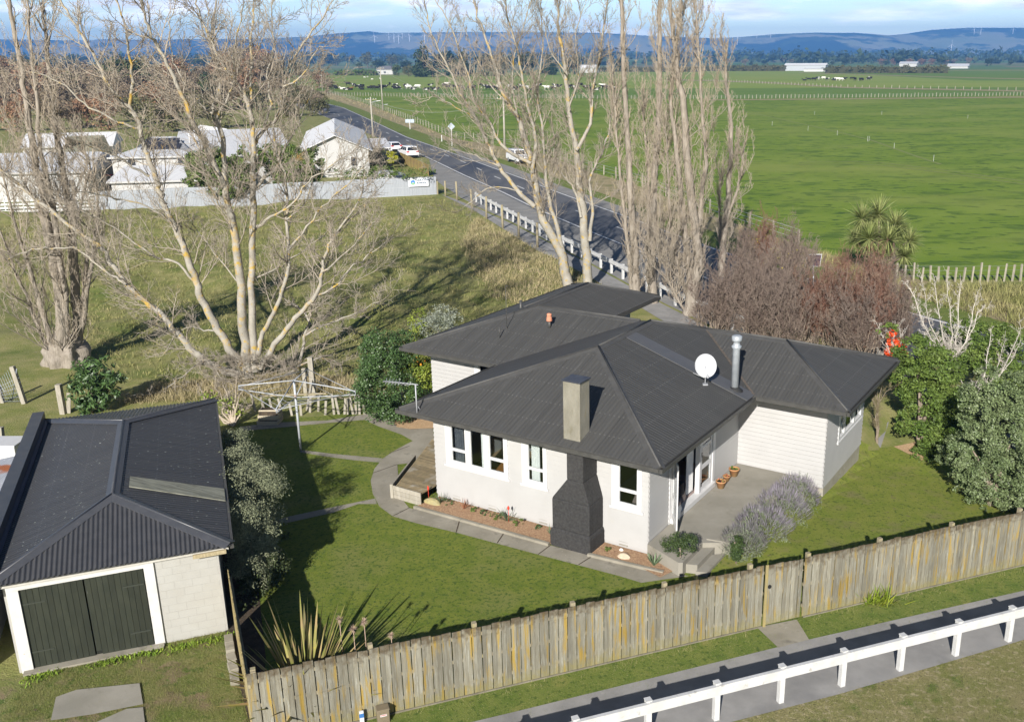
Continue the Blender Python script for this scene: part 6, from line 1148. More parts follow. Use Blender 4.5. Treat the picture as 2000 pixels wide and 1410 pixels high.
# grey corrugated fence with the school sign
FA, FB = g_(190, 414, 0), g_(853, 380, 0); fd = (FB - FA); fL = fd.length; fd /= fL; fn_ = Vector((fd.y, -fd.x, 0))
sf_ = thing('iron_fence', FA.lerp(FB, .5), 'long grey corrugated iron fence along the far side of the bank', 'fence'); mb = MB(); kk = 40; P_ = [FA + fd * fL * i / kk + fn_ * .05 * sin(i * .55) + ZX * .03 * sin(i * .9) for i in range(kk + 1)]
for i in range(kk): mb.add([P_[i] - ZX * .3, P_[i + 1] - ZX * .3, P_[i + 1] + ZX * 1.88, P_[i] + ZX * 1.88] + [p - fn_ * .04 for p in (P_[i] - ZX * .3, P_[i + 1] - ZX * .3, P_[i + 1] + ZX * 1.88, P_[i] + ZX * 1.88)], [[0, 1, 2, 3], [7, 6, 5, 4], [3, 2, 6, 7], [1, 5, 6, 2], [0, 3, 7, 4]])
mb.build('sheets', corr('grey_fence_iron', (.36, .38, .41), (.31, .33, .36), rough=.5, pitch=.15, strength=.5, specks=(.3, .3, .3), streak=.25), sf_)
mb = MB(); mb.obox(FB - ZX * .2 + fd * .02, fd * .12, fn_ * .12, ZX * 1.6); mb.build('post', m_post, sf_)
sg = thing('school_sign', FB - fd * 1.5, 'white school sign board with round blue and green crest on the grey iron fence', 'sign')
s0 = FB - fd * 2.95 + fn_ * .2 + ZX * .95; sW, sH = 2.1, .86; mb = MB(); mb.obox(s0, fd * sW, fn_ * .03, ZX * sH); mb.build('board', mat('sign_white', (.75, .77, .80)), sg)
def disc(c, r, nrm, up, a0=0, a1=2 * pi, n=24):
    sd2 = up.cross(nrm); vs = [c] + [c + (sd2 * cos(a0 + (a1 - a0) * i / n) + up * sin(a0 + (a1 - a0) * i / n)) * r for i in range(n + 1)]; m_ = MB(); m_.add(vs + [v - nrm * .004 for v in vs], [[0, i + 1, i + 2] for i in range(n)]); return m_
cc = s0 + fd * .47 + ZX * .42 + fn_ * .036
disc(cc, .25, fn_, ZX).build('crest_ring', mat('crest_green', (.16, .42, .28)), sg); disc(cc + fn_ * .006, .235, fn_, ZX, 0, pi).build('crest_sky', mat('crest_blue', (.06, .20, .55)), sg)
mb = MB(); mb.add([cc + fn_ * .012 + fd * -.1 - ZX * .05, cc + fn_ * .012 + fd * .1 - ZX * .05, cc + fn_ * .012 + ZX * .08], [[0, 1, 2]]); mb.build('crest_white', m_trim, sg)
mb = MB(); mb.add([cc + fn_ * .012 + fd * -.05 - ZX * .2, cc + fn_ * .012 + fd * .06 - ZX * .2, cc + fn_ * .012 + fd * .02 - ZX * .06], [[0, 1, 2]]); mb.build('crest_path', mat('crest_gold', (.6, .42, .1)), sg)
def text(s, org, size, m_, par, nm='lettering', xd=None, nd=None):
    cu = bpy.data.curves.new(nm, 'FONT'); cu.body = s; cu.size = size; cu.extrude = .002; cu.offset = .011; to = bpy.data.objects.new(nm, cu); COL.objects.link(to); bpy.context.view_layer.update()
    me = bpy.data.meshes.new_from_object(to); bpy.data.objects.remove(to); me.materials.append(m_); o = bpy.data.objects.new(nm, me); COL.objects.link(o); o.parent = par
    z = nd; x = xd; y = z.cross(x); M_ = Matrix((x, y, z)).transposed().to_4x4(); M_.translation = org - par.location; o.matrix_local = M_; return o
m_txt = mat('sign_text_blue', (.03, .07, .13))
text('COLYTON', s0 + fd * .86 + ZX * .56 + fn_ * .036, .27, m_txt, sg, xd=fd, nd=fn_); text('SCHOOL', s0 + fd * .86 + ZX * .28 + fn_ * .036, .25, m_txt, sg, xd=fd, nd=fn_)
mb = MB(); mb.obox(s0 + fd * .82 + ZX * .17 + fn_ * .031, fd * 1.0, fn_ * .003, ZX * .018); mb.build('underline', mat('sign_line', (.4, .45, .45)), sg)
WA, WB = g_(-60, 421, 0), g_(188, 413, 0); ws = thing('slat_fence', WA.lerp(WB, .5), 'low white horizontal slat fence at the left below the classroom', 'fence'); mb = MB()
for k in range(5): mb.beam(WA + ZX * (.25 + .32 * k), WB + ZX * (.25 + .32 * k), .03, .2)
mb.build('slats', m_white, ws)
for i in range(8): mb = MB(); mb.box(WA.lerp(WB, i / 7) + Vector((0, .08, 0)), (.1, .1, 1.75)); mb.build('post', m_white, ws)
# bushes, hedge, tank and brown fence behind the iron fence
FY = lambda px: (FA + fd * ((at(px, 390, 96).x - FA.x) / fd.x)).y
def school_bush(lab, lobes, Yo, n, size, m, sd, nm='evergreen_bush'):
    b_ = at(lobes[0][0], 380, FY(lobes[0][0]) + Yo); b_.z = 0
    leafy(nm, lab, 'bush', b_, [LP(x, y, b_.y + dy, rx, ry) for x, y, rx, ry, dy in lobes], n, size, m, [([b_, b_ + ZX * 1.5, Vector((b_.x, b_.y, 2.6))], .12, .05)], m_stem, sd, clumps=50, clump_r=.25)
school_bush('dark round evergreen bush bulging over the grey iron fence, the left of two', [(410, 325, 45, 36, 1), (450, 345, 45, 40, .6), (385, 345, 28, 26, .8), (430, 375, 35, 16, -.3), (490, 310, 32, 26, 2.5)], .8, 24000, .26, m_mid, 401)
school_bush('dark round evergreen bush nearer the white hall over the iron fence', [(565, 325, 42, 40, 1), (605, 325, 28, 38, .7), (535, 305, 28, 26, 2), (580, 355, 34, 20, .2)], .8, 20000, .26, m_mid, 402)
school_bush('row of low green bushes along the top of the fence by the sign', [(700, 340, 30, 12, .6), (745, 336, 30, 12, .6), (790, 338, 30, 10, .6), (832, 336, 20, 8, .6), (660, 340, 25, 12, .8)], .6, 2600, .18, m_mid, 403, 'hedge')
b_ = g_(762, 330, 0); leafy('yellow_bush', 'bright yellow-green round bush beside the parked white cars', 'bush', b_, [LP(762, 307, b_.y, 14, 12)], 1200, .2, mat('yellow_bush_leaves', (.36, .34, .02), (.25, .28, .03), 2, .6, island=.35), seed=404, clumps=24)
b_ = g_(745, 330, 0); lim = [([b_, at(738, 300, b_.y), at(738 + dx, 268 + dy, b_.y)], .05, .015) for dx, dy in ((-25, 5), (-12, -4), (4, 0), (18, 8), (-30, 20), (24, 22))]
bare_tree('bare_bush', 'twiggy bare bush between the white hall and the parked cars', 'bush', b_, lim, m_stem, m_tho, 405, 2.0, (.8, 1.8), 40, .15, 5, .5, 3, .5, .012)
b_ = at(757, 350, FY(757) + 2.5); mb = MB(); b_.z = 0; mb.lathe(b_, [(2.2, 0), (2.2, 1.5), (2.0, 1.9), (1.3, 2.25), (.5, 2.4), (0, 2.42)], 24); tag(mb.build('water_tank', mat('tank_grey', (.50, .50, .48), (.43, .43, .42), 1.5, .7)), 'pale grey domed water tank behind the iron fence near the sign', 'tank')
bA, bB = g_(783, 318, 0), g_(838, 345, 0); bf = thing('board_fence', bA.lerp(bB, .5), 'short brown lichened board fence beside the parked white cars', 'fence'); mb = MB(); dd_ = (bB - bA).normalized(); nb_ = int((bB - bA).length / .2)
for i in range(nb_): mb.obox(bA + dd_ * i * .2, dd_ * .18, Vector((dd_.y, -dd_.x, 0)) * .03, ZX * (1.3 + random.uniform(-.03, .03)))
mb.build('boards', mat('brown_boards', (.22, .15, .08), (.30, .24, .08), 1.5, .9, island=.25), bf); mb = MB(); mb.beam(bA + ZX * 1.34, bB + ZX * 1.34, .14, .06); mb.build('capping', mat('lichen_cap', (.36, .26, .07), (.28, .2, .1), 2), bf)
# picnic table seen between the blocks
b_ = at(200, 352, 104); b_.z = 1.0; pt_ = thing('picnic_table', b_, 'red topped outdoor table in the gap between school blocks', 'table'); mb = MB(); mb.box(b_ + ZX * .95, (2.0, .8, .08)); mb.build('tabletop', mat('red_paint', (.55, .06, .08)), pt_)
for dx in (-.8, .8): mb = MB(); mb.box(b_ + Vector((dx, 0, -.9)), (.1, .6, 1.85)); mb.build('leg', m_dark, pt_)
# ------------------------------------------------------------------ vehicles, poles, signs
m_car = mat('white_car_paint', (.78, .78, .79), rough=.25, spec=.5); m_tyre = mat('tyre', (.02, .02, .02), rough=.9); m_cg = mat('car_glass', (.012, .016, .022), (.03, .035, .045), 1.5, .08, spec=.7); m_tl = mat('tail_light', (.5, .02, .03), rough=.3); m_hl = mat('head_light', (.7, .72, .75), rough=.15, spec=.7); m_blk = mat('black_trim', (.025, .025, .028), rough=.6)
def car(name, lab, loc, head, L, W_, prof, cabin, wheels, extra=None):
    th = thing(name, loc, lab, 'car', rz=head); mb = MB(); hw2 = W_ / 2; vs = []
    k = len(prof)
    for y, s in ((-hw2, .93), (-hw2 * .96, 1), (hw2 * .96, 1), (hw2, .93)):
        zc = sum(z for x, z in prof) / k; vs += [(x * (1 if s == 1 else .985), y if s != 1 else y, (z - zc) * (1 if s == 1 else .9) + zc) for x, z in prof]
    fs_ = [[i * k + j, i * k + (j + 1) % k, (i + 1) * k + (j + 1) % k, (i + 1) * k + j] for i in range(3) for j in range(k)]; fs_ += [list(range(k))[::-1], list(range(3 * k, 4 * k))]
    mb.add(vs, fs_); xb0, xb1, wb, z1, xt0, xt1, wt, z2 = cabin
    Bq = [(xb0, -wb, z1), (xb1, -wb, z1), (xb1, wb, z1), (xb0, wb, z1)]; Tq = [(xt0, -wt, z2), (xt1, -wt, z2), (xt1, wt, z2), (xt0, wt, z2)]
    mb.add(Bq + Tq, [[4, 5, 6, 7], [0, 1, 5, 4], [1, 2, 6, 5], [2, 3, 7, 6], [3, 0, 4, 7]]); bd = mb.build('body', m_car, th, world=False, bevel=.05)
    Bv, Tv = [Vector(q) for q in Bq], [Vector(q) for q in Tq]
    for i, nm in ((0, 'side_window'), (1, 'windscreen'), (2, 'side_window'), (3, 'rear_window')):
        j = (i + 1) % 4; a, b, c, d = Bv[i], Bv[j], Tv[j], Tv[i]; n_ = (b - a).cross(d - a).normalized(); P2 = lambda s, t: (a.lerp(b, s)).lerp(d.lerp(c, s), t) + n_ * .012
        gm = MB()
        for s0_, s1_ in (((.06, .36), (.40, .68), (.72, .93)) if nm == 'side_window' else ((.07, .93),)): q = [P2(s0_, .1), P2(s1_, .1), P2(s1_, .84), P2(s0_, .84)]; gm.add(q + [p - n_ * .01 for p in q], [[0, 1, 2, 3], [1, 0, 4, 5], [2, 1, 5, 6], [3, 2, 6, 7], [0, 3, 7, 4]])
        gm.build(nm, m_cg, th, world=False)
    for x in wheels:
        for s in (-1, 1): wm = MB(); wm.lathe((x, s * (hw2 - .2), .34), [(.2, 0), (.34, .01), (.34, .19), (.26, .215)], 16, axis=(0, s, 0)); wo = wm.build('wheel', m_tyre, th, world=False); rm = MB(); rm.lathe((x, s * (hw2 + .008), .34), [(.22, 0), (.2, .012), (.05, .02)], 12, axis=(0, s, 0)); rm.build('rim', m_steel, wo, world=False)
    xr, xf = min(x for x, z in prof), max(x for x, z in prof)
    for s in (-1, 1):
        lm = MB(); lm.obox((xr - .02, s * (hw2 - .02), .92), (.28, 0, 0), (0, -s * .38, 0), (0, 0, .17)); lm.build('tail_light', m_tl, th, world=False); lm = MB(); lm.obox((xf - .2, s * (hw2 - .06), .72), (.19, 0, 0), (0, -s * .42, 0), (0, 0, .16)); lm.build('headlight', m_hl, th, world=False)
        lm = MB(); lm.obox((cabin[1] - .55, s * hw2 * .98, cabin[3] + .02), (.12, 0, 0), (0, s * .18, 0), (0, 0, .14)); lm.build('mirror', m_blk, th, world=False)
    lm = MB(); lm.obox((xr - .03, -hw2 * .85, .33), (.1, 0, 0), (0, hw2 * 1.7, 0), (0, 0, .2)); lm.obox((xf - .07, -hw2 * .75, .3), (.1, 0, 0), (0, hw2 * 1.5, 0), (0, 0, .28)); lm.build('bumper', m_blk, th, world=False)
    lm = MB(); lm.obox((xr - .035, -.25, .74), (.02, 0, 0), (0, .5, 0), (0, 0, .13)); lm.build('number_plate', m_trim, th, world=False)
    return th
P_suv = [(-2.3, .32), (-2.36, .6), (-2.32, 1.08), (-2.2, 1.12), (1.0, 1.1), (2.1, .98), (2.3, .78), (2.3, .32)]
rdir = (g_(738, 253, 0) - g_(827, 287, 0)); hd_ = math.atan2(rdir.y, rdir.x)
car('parked_suv', 'white suv with red tail lights parked on the road shoulder, the nearer of the pair', g_(797, 308, 0), hd_ + .12, 4.7, 1.84, P_suv, (-2.25, 1.15, .88, 1.1, -2.0, .25, .70, 1.72), (-1.35, 1.4))
P_sed = [(-2.2, .3), (-2.28, .6), (-2.22, 1.0), (-2.0, 1.03), (1.1, 1.0), (2.1, .85), (2.25, .68), (2.25, .3)]
car('parked_sedan', 'white hatchback parked ahead of the white suv near the school hall', g_(768, 296, 0), hd_ + .1, 4.5, 1.8, P_sed, (-2.0, 1.25, .85, 1.0, -1.25, .3, .62, 1.47), (-1.35, 1.4))
P_ute = [(-2.6, .42), (-2.62, .7), (-2.6, 1.12), (-2.5, 1.15), (1.0, 1.12), (2.35, 1.05), (2.5, .8), (2.5, .4)]
ut = car('parked_ute', 'white ute with a grey canopy facing the camera behind the broad bare poplar', g_(1012, 318, 0), hd_ + pi + .02, 5.1, 1.85, P_ute, (-1.0, 1.35, .85, 1.12, -.75, .55, .68, 1.80), (-1.55, 1.6))
mb = MB(); mb.obox((-2.55, -.86, 1.15), (1.45, 0, 0), (0, 1.72, 0), (0, 0, .62)); mb.build('canopy', mat('canopy_grey', (.34, .35, .38), rough=.4), ut, world=False, bevel=.05)
mb = MB(); mb.tube([(2.52, -.7, .5), (2.56, -.7, 1.05), (2.56, .7, 1.05), (2.52, .7, .5)], .035, 6); mb.tube([(2.56, -.7, .75), (2.56, .7, .75)], .03, 6); mb.build('bull_bar', m_alu, ut, world=False)
m_pole = mat('concrete_pole', (.42, .39, .33), (.34, .32, .27), 2, .9)
def pole(px, py, ytop, lab, lamp=None, r=.15):
    b_ = g_(px, py, 0); lo, hi = 0, 40
    for _ in range(30):
        m_ = (lo + hi) / 2; rr_ = ray(px, ytop); z = CAMH + rr_.z * (b_.y / rr_.y)
    h = z; th = thing('power_pole', b_, lab, 'pole'); mb = MB(); mb.tube([b_, b_ + ZX * h], [r * 1.25, r * .8], 8); mb.build('pole', m_pole, th)
    mb = MB(); mb.beam(b_ + Vector((-1.0, 0, h - .45)), b_ + Vector((1.0, .35, h - .45)), .12, .12); mb.build('crossarm', m_post, th)
    for k in (-.9, -.45, .45, .9): mb = MB(); mb.lathe(b_ + Vector((k, .17 + .17 * k, h - .39)), [(.05, 0), (.07, .08), (.03, .18)], 8); mb.build('insulator', m_trim, th)
    if lamp: mb = MB(); q = b_ + ZX * (h * lamp[0]); mb.tube([q, q + Vector((lamp[1], -.2, .35))], .05, 6); mb.build('lamp_arm', m_steel, th); mb = MB(); e_ = q + Vector((lamp[1], -.2, .33)); mb.obox(e_ + Vector((-.1, -.12, -.06)), Vector((.75, 0, .06)), Vector((0, .24, 0)), ZX * .1); mb.build('lamp_head', m_trim, th)
    return b_ + ZX * h
pt1 = pole(729, 269, 190, 'concrete power pole at the road edge nearest the white hall', (.86, 1.2)); pt2 = pole(748, 217, 131, 'tall power pole across the road in the dry grass', (.12, .9)); pt3 = pole(986, 292, 188, 'grey power pole by the roadside seen through the broad bare poplar')
pole(630, 178, 146, 'white far power pole at the bend of the road', r=.2)
for a, b in ((pt1, pt3), (pt2, pt3)):
    w_ = thing('power_line', a.lerp(b, .5), ['thin power line from the hall-side pole', 'thin power line from the tall pole in dry grass'][a is pt2] + ' to the roadside pole', 'cable'); mb = MB()
    mb.tube([a.lerp(b, i / 14) - ZX * (.4 + 2.2 * (1 - (2 * i / 14 - 1) ** 2)) for i in range(15)], .018, 4); mb.build('wire', m_steel, w_)
def sign_post(nm, px, py, h, lab, shape, m_):
    b_ = g_(px, py, 0); th = thing(nm, b_, lab, 'sign'); mb = MB(); mb.box(b_, (.13, .13, h)); mb.build('post', m_white, th); c_ = b_ + Vector((0, .09, h - .35)); mb = MB()
    if shape == 'diamond': q = [Vector((0, 0, -.6)), Vector((.6, 0, 0)), Vector((0, 0, .6)), Vector((-.6, 0, 0))]
    else: a, b = shape; q = [Vector((-a, 0, -b)), Vector((a, 0, -b)), Vector((a, 0, b)), Vector((-a, 0, b))]
    q = [c_ + p for p in q]; mb.add(q + [p + Vector((0, .03, 0)) for p in q], [[0, 1, 2, 3], [7, 6, 5, 4], [1, 0, 4, 5], [2, 1, 5, 6], [3, 2, 6, 7], [0, 3, 7, 4]]); mb.build('sign_back', m_, th)
m_sb = mat('sign_back', (.42, .48, .55), (.38, .43, .5), 3, .4, metal=.3)
sign_post('road_sign', 883, 286, 3.5, 'grey back of a diamond road sign on a white post in the verge', 'diamond', m_sb); sign_post('road_sign', 801, 253, 2.0, 'grey rectangular road sign back on a short white post', (.9, .35), m_sb); sign_post('road_sign', 580, 188, 5.5, 'small dark road sign on a white post at the far bend', (.6, .7), m_blk)
for px, py, lab in ((863, 277, 'small white marker post in the dry grass near the diamond sign'), (570, 206, 'small white marker post at the far left road edge'), (608, 222, 'white marker post beside the road behind the white hall')): b_ = g_(px, py, 0); mb = MB(); mb.box(b_, (.14, .05, 1.1)); tag(mb.build('marker_post', m_white), lab, 'marker')
# ------------------------------------------------------------------ farm fences and paddock things
def farm_fence(lab, pts, n, h, r=.07, wire=True, tilt=.05):
    P = [g_(*q) for q in pts]; cum = [0]
    for a, b in zip(P[:-1], P[1:]): cum.append(cum[-1] + (b - a).length)
    th = thing('farm_fence', P[len(P) // 2], lab, 'fence'); mb = MB(); mb.box((0, 0, -.1), (r * 2, r * 2, h + .1)); pr = mb.build('post', m_farm, th, world=False)
    for i in range(n):
        s = cum[-1] * i / (n - 1); k = min(max(j for j in range(len(cum)) if cum[j] <= s), len(P) - 2); q = P[k].lerp(P[k + 1], (s - cum[k]) / max(1e-6, cum[k + 1] - cum[k])); q.z = float(gz(q.x, q.y))
        o = pr if i == 0 else pr.copy()
        if i: COL.objects.link(o); o.parent = th
        o.location = q - th.location; o.rotation_euler = (random.uniform(-tilt, tilt), random.uniform(-tilt, tilt), random.uniform(0, 1)); o.scale.z = random.uniform(.85, 1.15)
    if wire:
        for z in (.4, .8, 1.1): mb = MB(); mb.tube([p + ZX * z * h / 1.2 for p in P], .006 * max(1, P[0].y / 150), 3); mb.build('wire', m_steel, th)
m_farm = mat('farm_post', (.36, .33, .26), (.28, .255, .20), 2, .9)
farm_fence('long post and batten fence across the paddock left of the upright poplars', [(640, 187), (900, 191), (1270, 194)], 100, 1.3, .085)
farm_fence('long post and batten fence across the paddock right of the upright poplars', [(1300, 194), (1385, 194), (1700, 191), (2020, 187)], 100, 1.3, .085)
farm_fence('post and batten fence beside the dry grass along the road', [(640, 180), (720, 204), (800, 235), (880, 268), (960, 282), (1060, 298), (1150, 333), (1250, 363), (1400, 423), (1560, 478)], 100, 1.25, .06)
farm_fence('post and wire fence at the paddock edge right of the cabbage tree', [(1700, 545), (1790, 551), (1900, 551), (2040, 549)], 22, 1.1, .05)
farm_fence('faint far fence behind the sunlit pale paddock strip', [(1370, 158), (1640, 171), (2020, 178)], 70, 1.3, .11, False)
farm_fence('far fence in front of the dark tree group behind the cows', [(830, 150), (1000, 148), (1250, 144)], 60, 1.4, .11, False)
for i, (px, py) in enumerate([(1394, 232), (1508, 246), (1578, 256), (1635, 265), (1697, 277), (1746, 291), (1823, 316), (1591, 225), (1722, 225), (1890, 232), (1694, 277)]):
    b_ = g_(px, py); mb = MB(); mb.box(b_, (.03, .03, .9)); tag(mb.build('fence_standard', m_white), 'thin white electric fence standard standing in the green paddock', 'post', 'white standards in the paddock')
for nm, q in (('tan', [(1300, 155), (1500, 161), (1640, 170), (2050, 178), (2050, 181), (1640, 172.5), (1500, 163), (1300, 157)]), ('tan', [(1380, 195), (1700, 192.5), (2050, 188.5), (2050, 191), (1700, 194.5), (1380, 197)]), ('tan', [(1560, 142), (1900, 152), (2050, 155), (2050, 157), (1900, 153.5), (1560, 143)])): sheet('dry_grass_strip', [g_(*p) for p in q], .03, m_tan)
# cows
def loft(rings, n=10):
    """continuous body from (centre, half width, half height, axis) rings"""
    vs = []; k = len(rings)
    for (x, z, w_, h_) in rings: vs += [(x, w_ * cos(2 * pi * j / n), z + h_ * sin(2 * pi * j / n)) for j in range(n)]
    return vs, [[i * n + j, (i + 1) * n + j, (i + 1) * n + (j + 1) % n, i * n + (j + 1) % n] for i in range(k - 1) for j in range(n)] + [list(range(n))[::-1], list(range((k - 1) * n, k * n))]
m_cow = [mat('cow_hide_pied', (.02, .018, .016), (.72, .70, .66), .9, .8, contrast=(.545, .56), detail=1), mat('cow_hide_dark', (.02, .018, .016), (.70, .68, .63), .8, .8, contrast=(.64, .66), detail=1), mat('cow_hide_pale', (.70, .68, .63), (.03, .025, .02), .9, .8, contrast=(.62, .63), detail=1), mat('cow_hide_red', (.22, .08, .03), (.26, .1, .04), 2, .8)]
def cow_mesh(pose):
    mb = MB(); g = 0 if pose != 'lying' else -.62; hz_ = {'standing': 1.3, 'grazing': .45, 'lying': 1.25}[pose]
    vs, fs = loft([(-.98, 1.12 + g, .10, .14), (-.85, 1.06 + g, .27, .3), (-.5, .98 + g, .34, .38), (0, .94 + g, .38, .41), (.5, .98 + g, .33, .40), (.8, 1.05 + g, .24, .32), (1.0, 1.12 * .5 + (hz_ + g) * .5 if pose != 'grazing' else .95, .15, .22), (1.25, hz_ + g * .8 if pose != 'grazing' else .6, .13, .17), (1.36, hz_ + g * .8 if pose != 'grazing' else .42, .14, .15), (1.62, (hz_ + g * .8 - .13) if pose != 'grazing' else .16, .08, .09), (1.70, (hz_ + g * .8 - .17) if pose != 'grazing' else .09, .05, .06)])
    mb.add(vs, fs, True)
    hz2 = hz_ + g * .8 + .1 if pose != 'grazing' else .52
    for s in (-1, 1): mb.tube([(1.36, s * .1, hz2), (1.33, s * .28, hz2 - .02)], [.05, .02], 5)
    if pose == 'lying':
        for s in (-1, 1): mb.tube([(.55, s * .25, .28), (.85, s * .4, .14), (.5, s * .42, .07)], [.11, .08, .06], 6); mb.tube([(-.6, s * .25, .32), (-.3, s * .45, .16), (-.65, s * .48, .07)], [.17, .1, .06], 6)
    else:
        for s in (-1, 1):
            mb.tube([(.6, s * .18, .9), (.63, s * .19, .52), (.6, s * .19, .1), (.63, s * .19, 0)], [.13, .075, .055, .07], 6); mb.tube([(-.68, s * .2, .95), (-.58, s * .21, .62), (-.78, s * .21, .42), (-.74, s * .21, .08), (-.71, s * .21, 0)], [.19, .12, .065, .055, .07], 6)
        mb.lathe((-.35, 0, .5), [(.02, -.05), (.14, .0), (.17, .12)], 8)
    mb.tube([(-.98, 0, 1.2 + g), (-1.08, 0, .95 + g), (-1.06, 0, .5 + g * .7)], [.04, .025, .04], 5)
    return mb
cows = {}
for ps in ('standing', 'grazing', 'lying'):
    for mi in range(4): 
        o = cow_mesh(ps).build('cow', m_cow[mi], None); COL.objects.unlink(o); cows[ps, mi] = o.data; bpy.data.objects.remove(o)
g = np.random.default_rng(9); CL = {0: 'black and white', 1: 'mostly black', 2: 'mostly white', 3: 'red-brown'}
def put_cow(px, py, ps, mi, grp, lab):
    b_ = g_(px, py); o = bpy.data.objects.new('cow', cows[ps, mi]); COL.objects.link(o); o.location = b_; o.rotation_euler.z = g.choice([0, pi]) + g.normal(0, .5); s = g.uniform(1.2, 1.5); o.scale = (s, s, s); tag(o, lab, 'cow', grp)
def herd(n, fx, fy, grp, where):
    for i in range(n):
        ps = g.choice(['standing', 'grazing', 'lying'], p=[.36, .24, .40]); mi = int(g.choice([0, 1, 2], p=[.45, .36, .19])); put_cow(fx(i), fy(i), ps, mi, f'{CL[mi]} cows {ps} {where}', f'{CL[mi]} cow {ps} {where}')
herd(90, lambda i: 652 + (i + g.uniform(-1.5, 1.5)) * 6.2, lambda i: 176.5 - 9 * g.random() ** 1.7, 'cows', 'in the herd strung along the pale paddock')
put_cow(683, 175, 'lying', 3, None, 'single red-brown cow lying among the black and white herd')
herd(18, lambda i: 1572 + (i + g.uniform(-.9, .9)) * 7.6, lambda i: 158.5 - 3 * g.random(), 'cows', 'in the small far herd right of the poplars')
for i, (px, py) in enumerate([(712, 153), (718, 152), (742, 155), (727, 157)]): o = bpy.data.objects.new('sheep', cows['grazing', 2]); COL.objects.link(o); o.location = g_(px, py); o.scale = (.8, .95, .8); o.rotation_euler.z = i; tag(o, 'small pale sheep on the grass in front of the white farmhouse', 'sheep', 'sheep by the farmhouse')
# farm buildings and shelter hedges
def far_block(nm, lab, px0, px1, py, dep, zw, zr, wm, rm, wins=(), cat='building', ridge='along'): a, b = g_(px0, py), g_(px1, py); return block(nm, lab, a, b, dep, zw, zr, wm, rm, ridge, .6, wins, cat=cat)
far_block('farmhouse', 'white farmhouse with grey roof among trees beyond the cows', 736, 767, 146, 9, 4.6, 8.2, m_sw, mat('dark_roof', (.13, .13, .14)), ((2, 4, 1, 3), (8, 10.5, 1, 3)), 'house', 'hip')
far_block('farm_shed', 'long pale grey farm shed in front of the shelter hedge', 1532, 1612, 139, 14, 6.2, 8.2, mat('shed_wall', (.42, .44, .47)), m_shedw, (), 'shed')
far_block('glasshouse', 'low bright white ribbed shed against the long grey farm shed', 1570, 1617, 140.5, 5, 2.6, 3.6, m_trim, m_trim, (), 'shed')
far_block('farm_shed', 'small far grey farm shed beyond the shelter hedge', 1756, 1790, 131.5, 16, 5, 8, m_sw, m_shed, (), 'shed')
far_block('farm_shed', 'far pale roofed farm shed at the right past the hedge end', 1850, 1890, 134.5, 14, 3, 6, m_sw, m_shed, (), 'shed')
far_block('farm_shed', 'white farm shed glimpsed behind the upright poplars', 1132, 1165, 143, 10, 5, 8, m_sw, m_shedw, (), 'shed')
m_hedge = mat('hedge_leaves', (.075, .085, .03), (.12, .11, .05), .05, .8, island=.35)
def hedge(lab, x0, x1, py, h, w_=4, n=2600, s=1.3, m=None):
    a, b = g_(x0, py), g_(x1, py); k = max(3, int((b - a).length / (h * 1.6))); lob = [(*(a.lerp(b, (i + .5) / k)).to_tuple()[:2], h * .5 + a.z, (b - a).length / k * .75, w_, h * .55) for i in range(k)]
    V, F = leaf_cloud(lob, n, s, np.random.default_rng(int(x0)), .7, 30, .6, clump_r=.3); root = thing('shelter_hedge', a.lerp(b, .5), lab, 'hedge'); np_mesh('foliage', V, [F], m or m_hedge, root)
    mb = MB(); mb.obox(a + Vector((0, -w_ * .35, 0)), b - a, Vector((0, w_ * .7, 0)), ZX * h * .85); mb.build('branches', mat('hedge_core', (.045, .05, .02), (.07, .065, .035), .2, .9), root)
hedge('long trimmed brownish shelter hedge left of the grey farm shed', 1368, 1533, 139.5, 7); hedge('long trimmed brownish shelter hedge right of the grey farm shed', 1612, 1850, 143.5, 6.6, n=3600); hedge('low green hedge by the white farmhouse', 655, 736, 148, 5, 4, 1800, 1.3, m_mid); hedge('far low hedge across the paddock behind the upright poplars', 1170, 1368, 141, 5.5)
# distant trees
m_far = {'dark': mat('far_dark_leaves', (.026, .045, .02), (.05, .07, .028), .25, .8, island=.4), 'mid': mat('far_mid_leaves', (.06, .085, .03), (.09, .11, .04), .2, .8, island=.35), 'brown': mat('far_brown_twigs', (.25, .195, .135), (.19, .145, .10), .2, .9, island=.3), 'rust': mat('far_rust_twigs', (.30, .17, .10), (.24, .15, .09), .2, .9, island=.3), 'olive': mat('far_olive_leaves', (.12, .115, .05), (.085, .09, .035), .25, .8, island=.35)}
protos = {}
def proto(kind, shape, n, size, sd):
    r = thing('distant_tree', (0, 0, 0), 'x', 'tree'); g = np.random.default_rng(sd)
    if shape == 'cone': lob = [(g.uniform(-.03, .03), g.uniform(-.03, .03), .12 + .085 * i, .34 * (1 - i / 11) + .05, .34 * (1 - i / 11) + .05, .09) for i in range(10)]
    else: lob = [(g.uniform(-.2, .2), g.uniform(-.2, .2), g.uniform(.4, .75), g.uniform(.2, .34), g.uniform(.2, .34), g.uniform(.16, .28)) for _ in range(7)] + [(g.uniform(-.15, .15), 0, .22, .3, .3, .2)]
    V, F = leaf_cloud(lob, n, size, g, .65, 24, .5, clump_r=.3); np_mesh('crown', V, [F], m_far[kind], r, world=False); mb = MB(); mb.tube([(0, 0, -.03), (0, 0, .3), (.02, 0, .6)], [.035, .025, .012], 6); mb.build('trunk', m_stem, r, world=False); return r
PR = [('dark', 'round', 1500, .075, 1), ('mid', 'round', 1500, .075, 2), ('brown', 'round', 1900, .05, 3), ('rust', 'round', 1900, .05, 4), ('olive', 'round', 1600, .065, 5), ('dark', 'cone', 2000, .07, 6), ('brown', 'round', 1900, .05, 7), ('olive', 'round', 1600, .06, 8)]
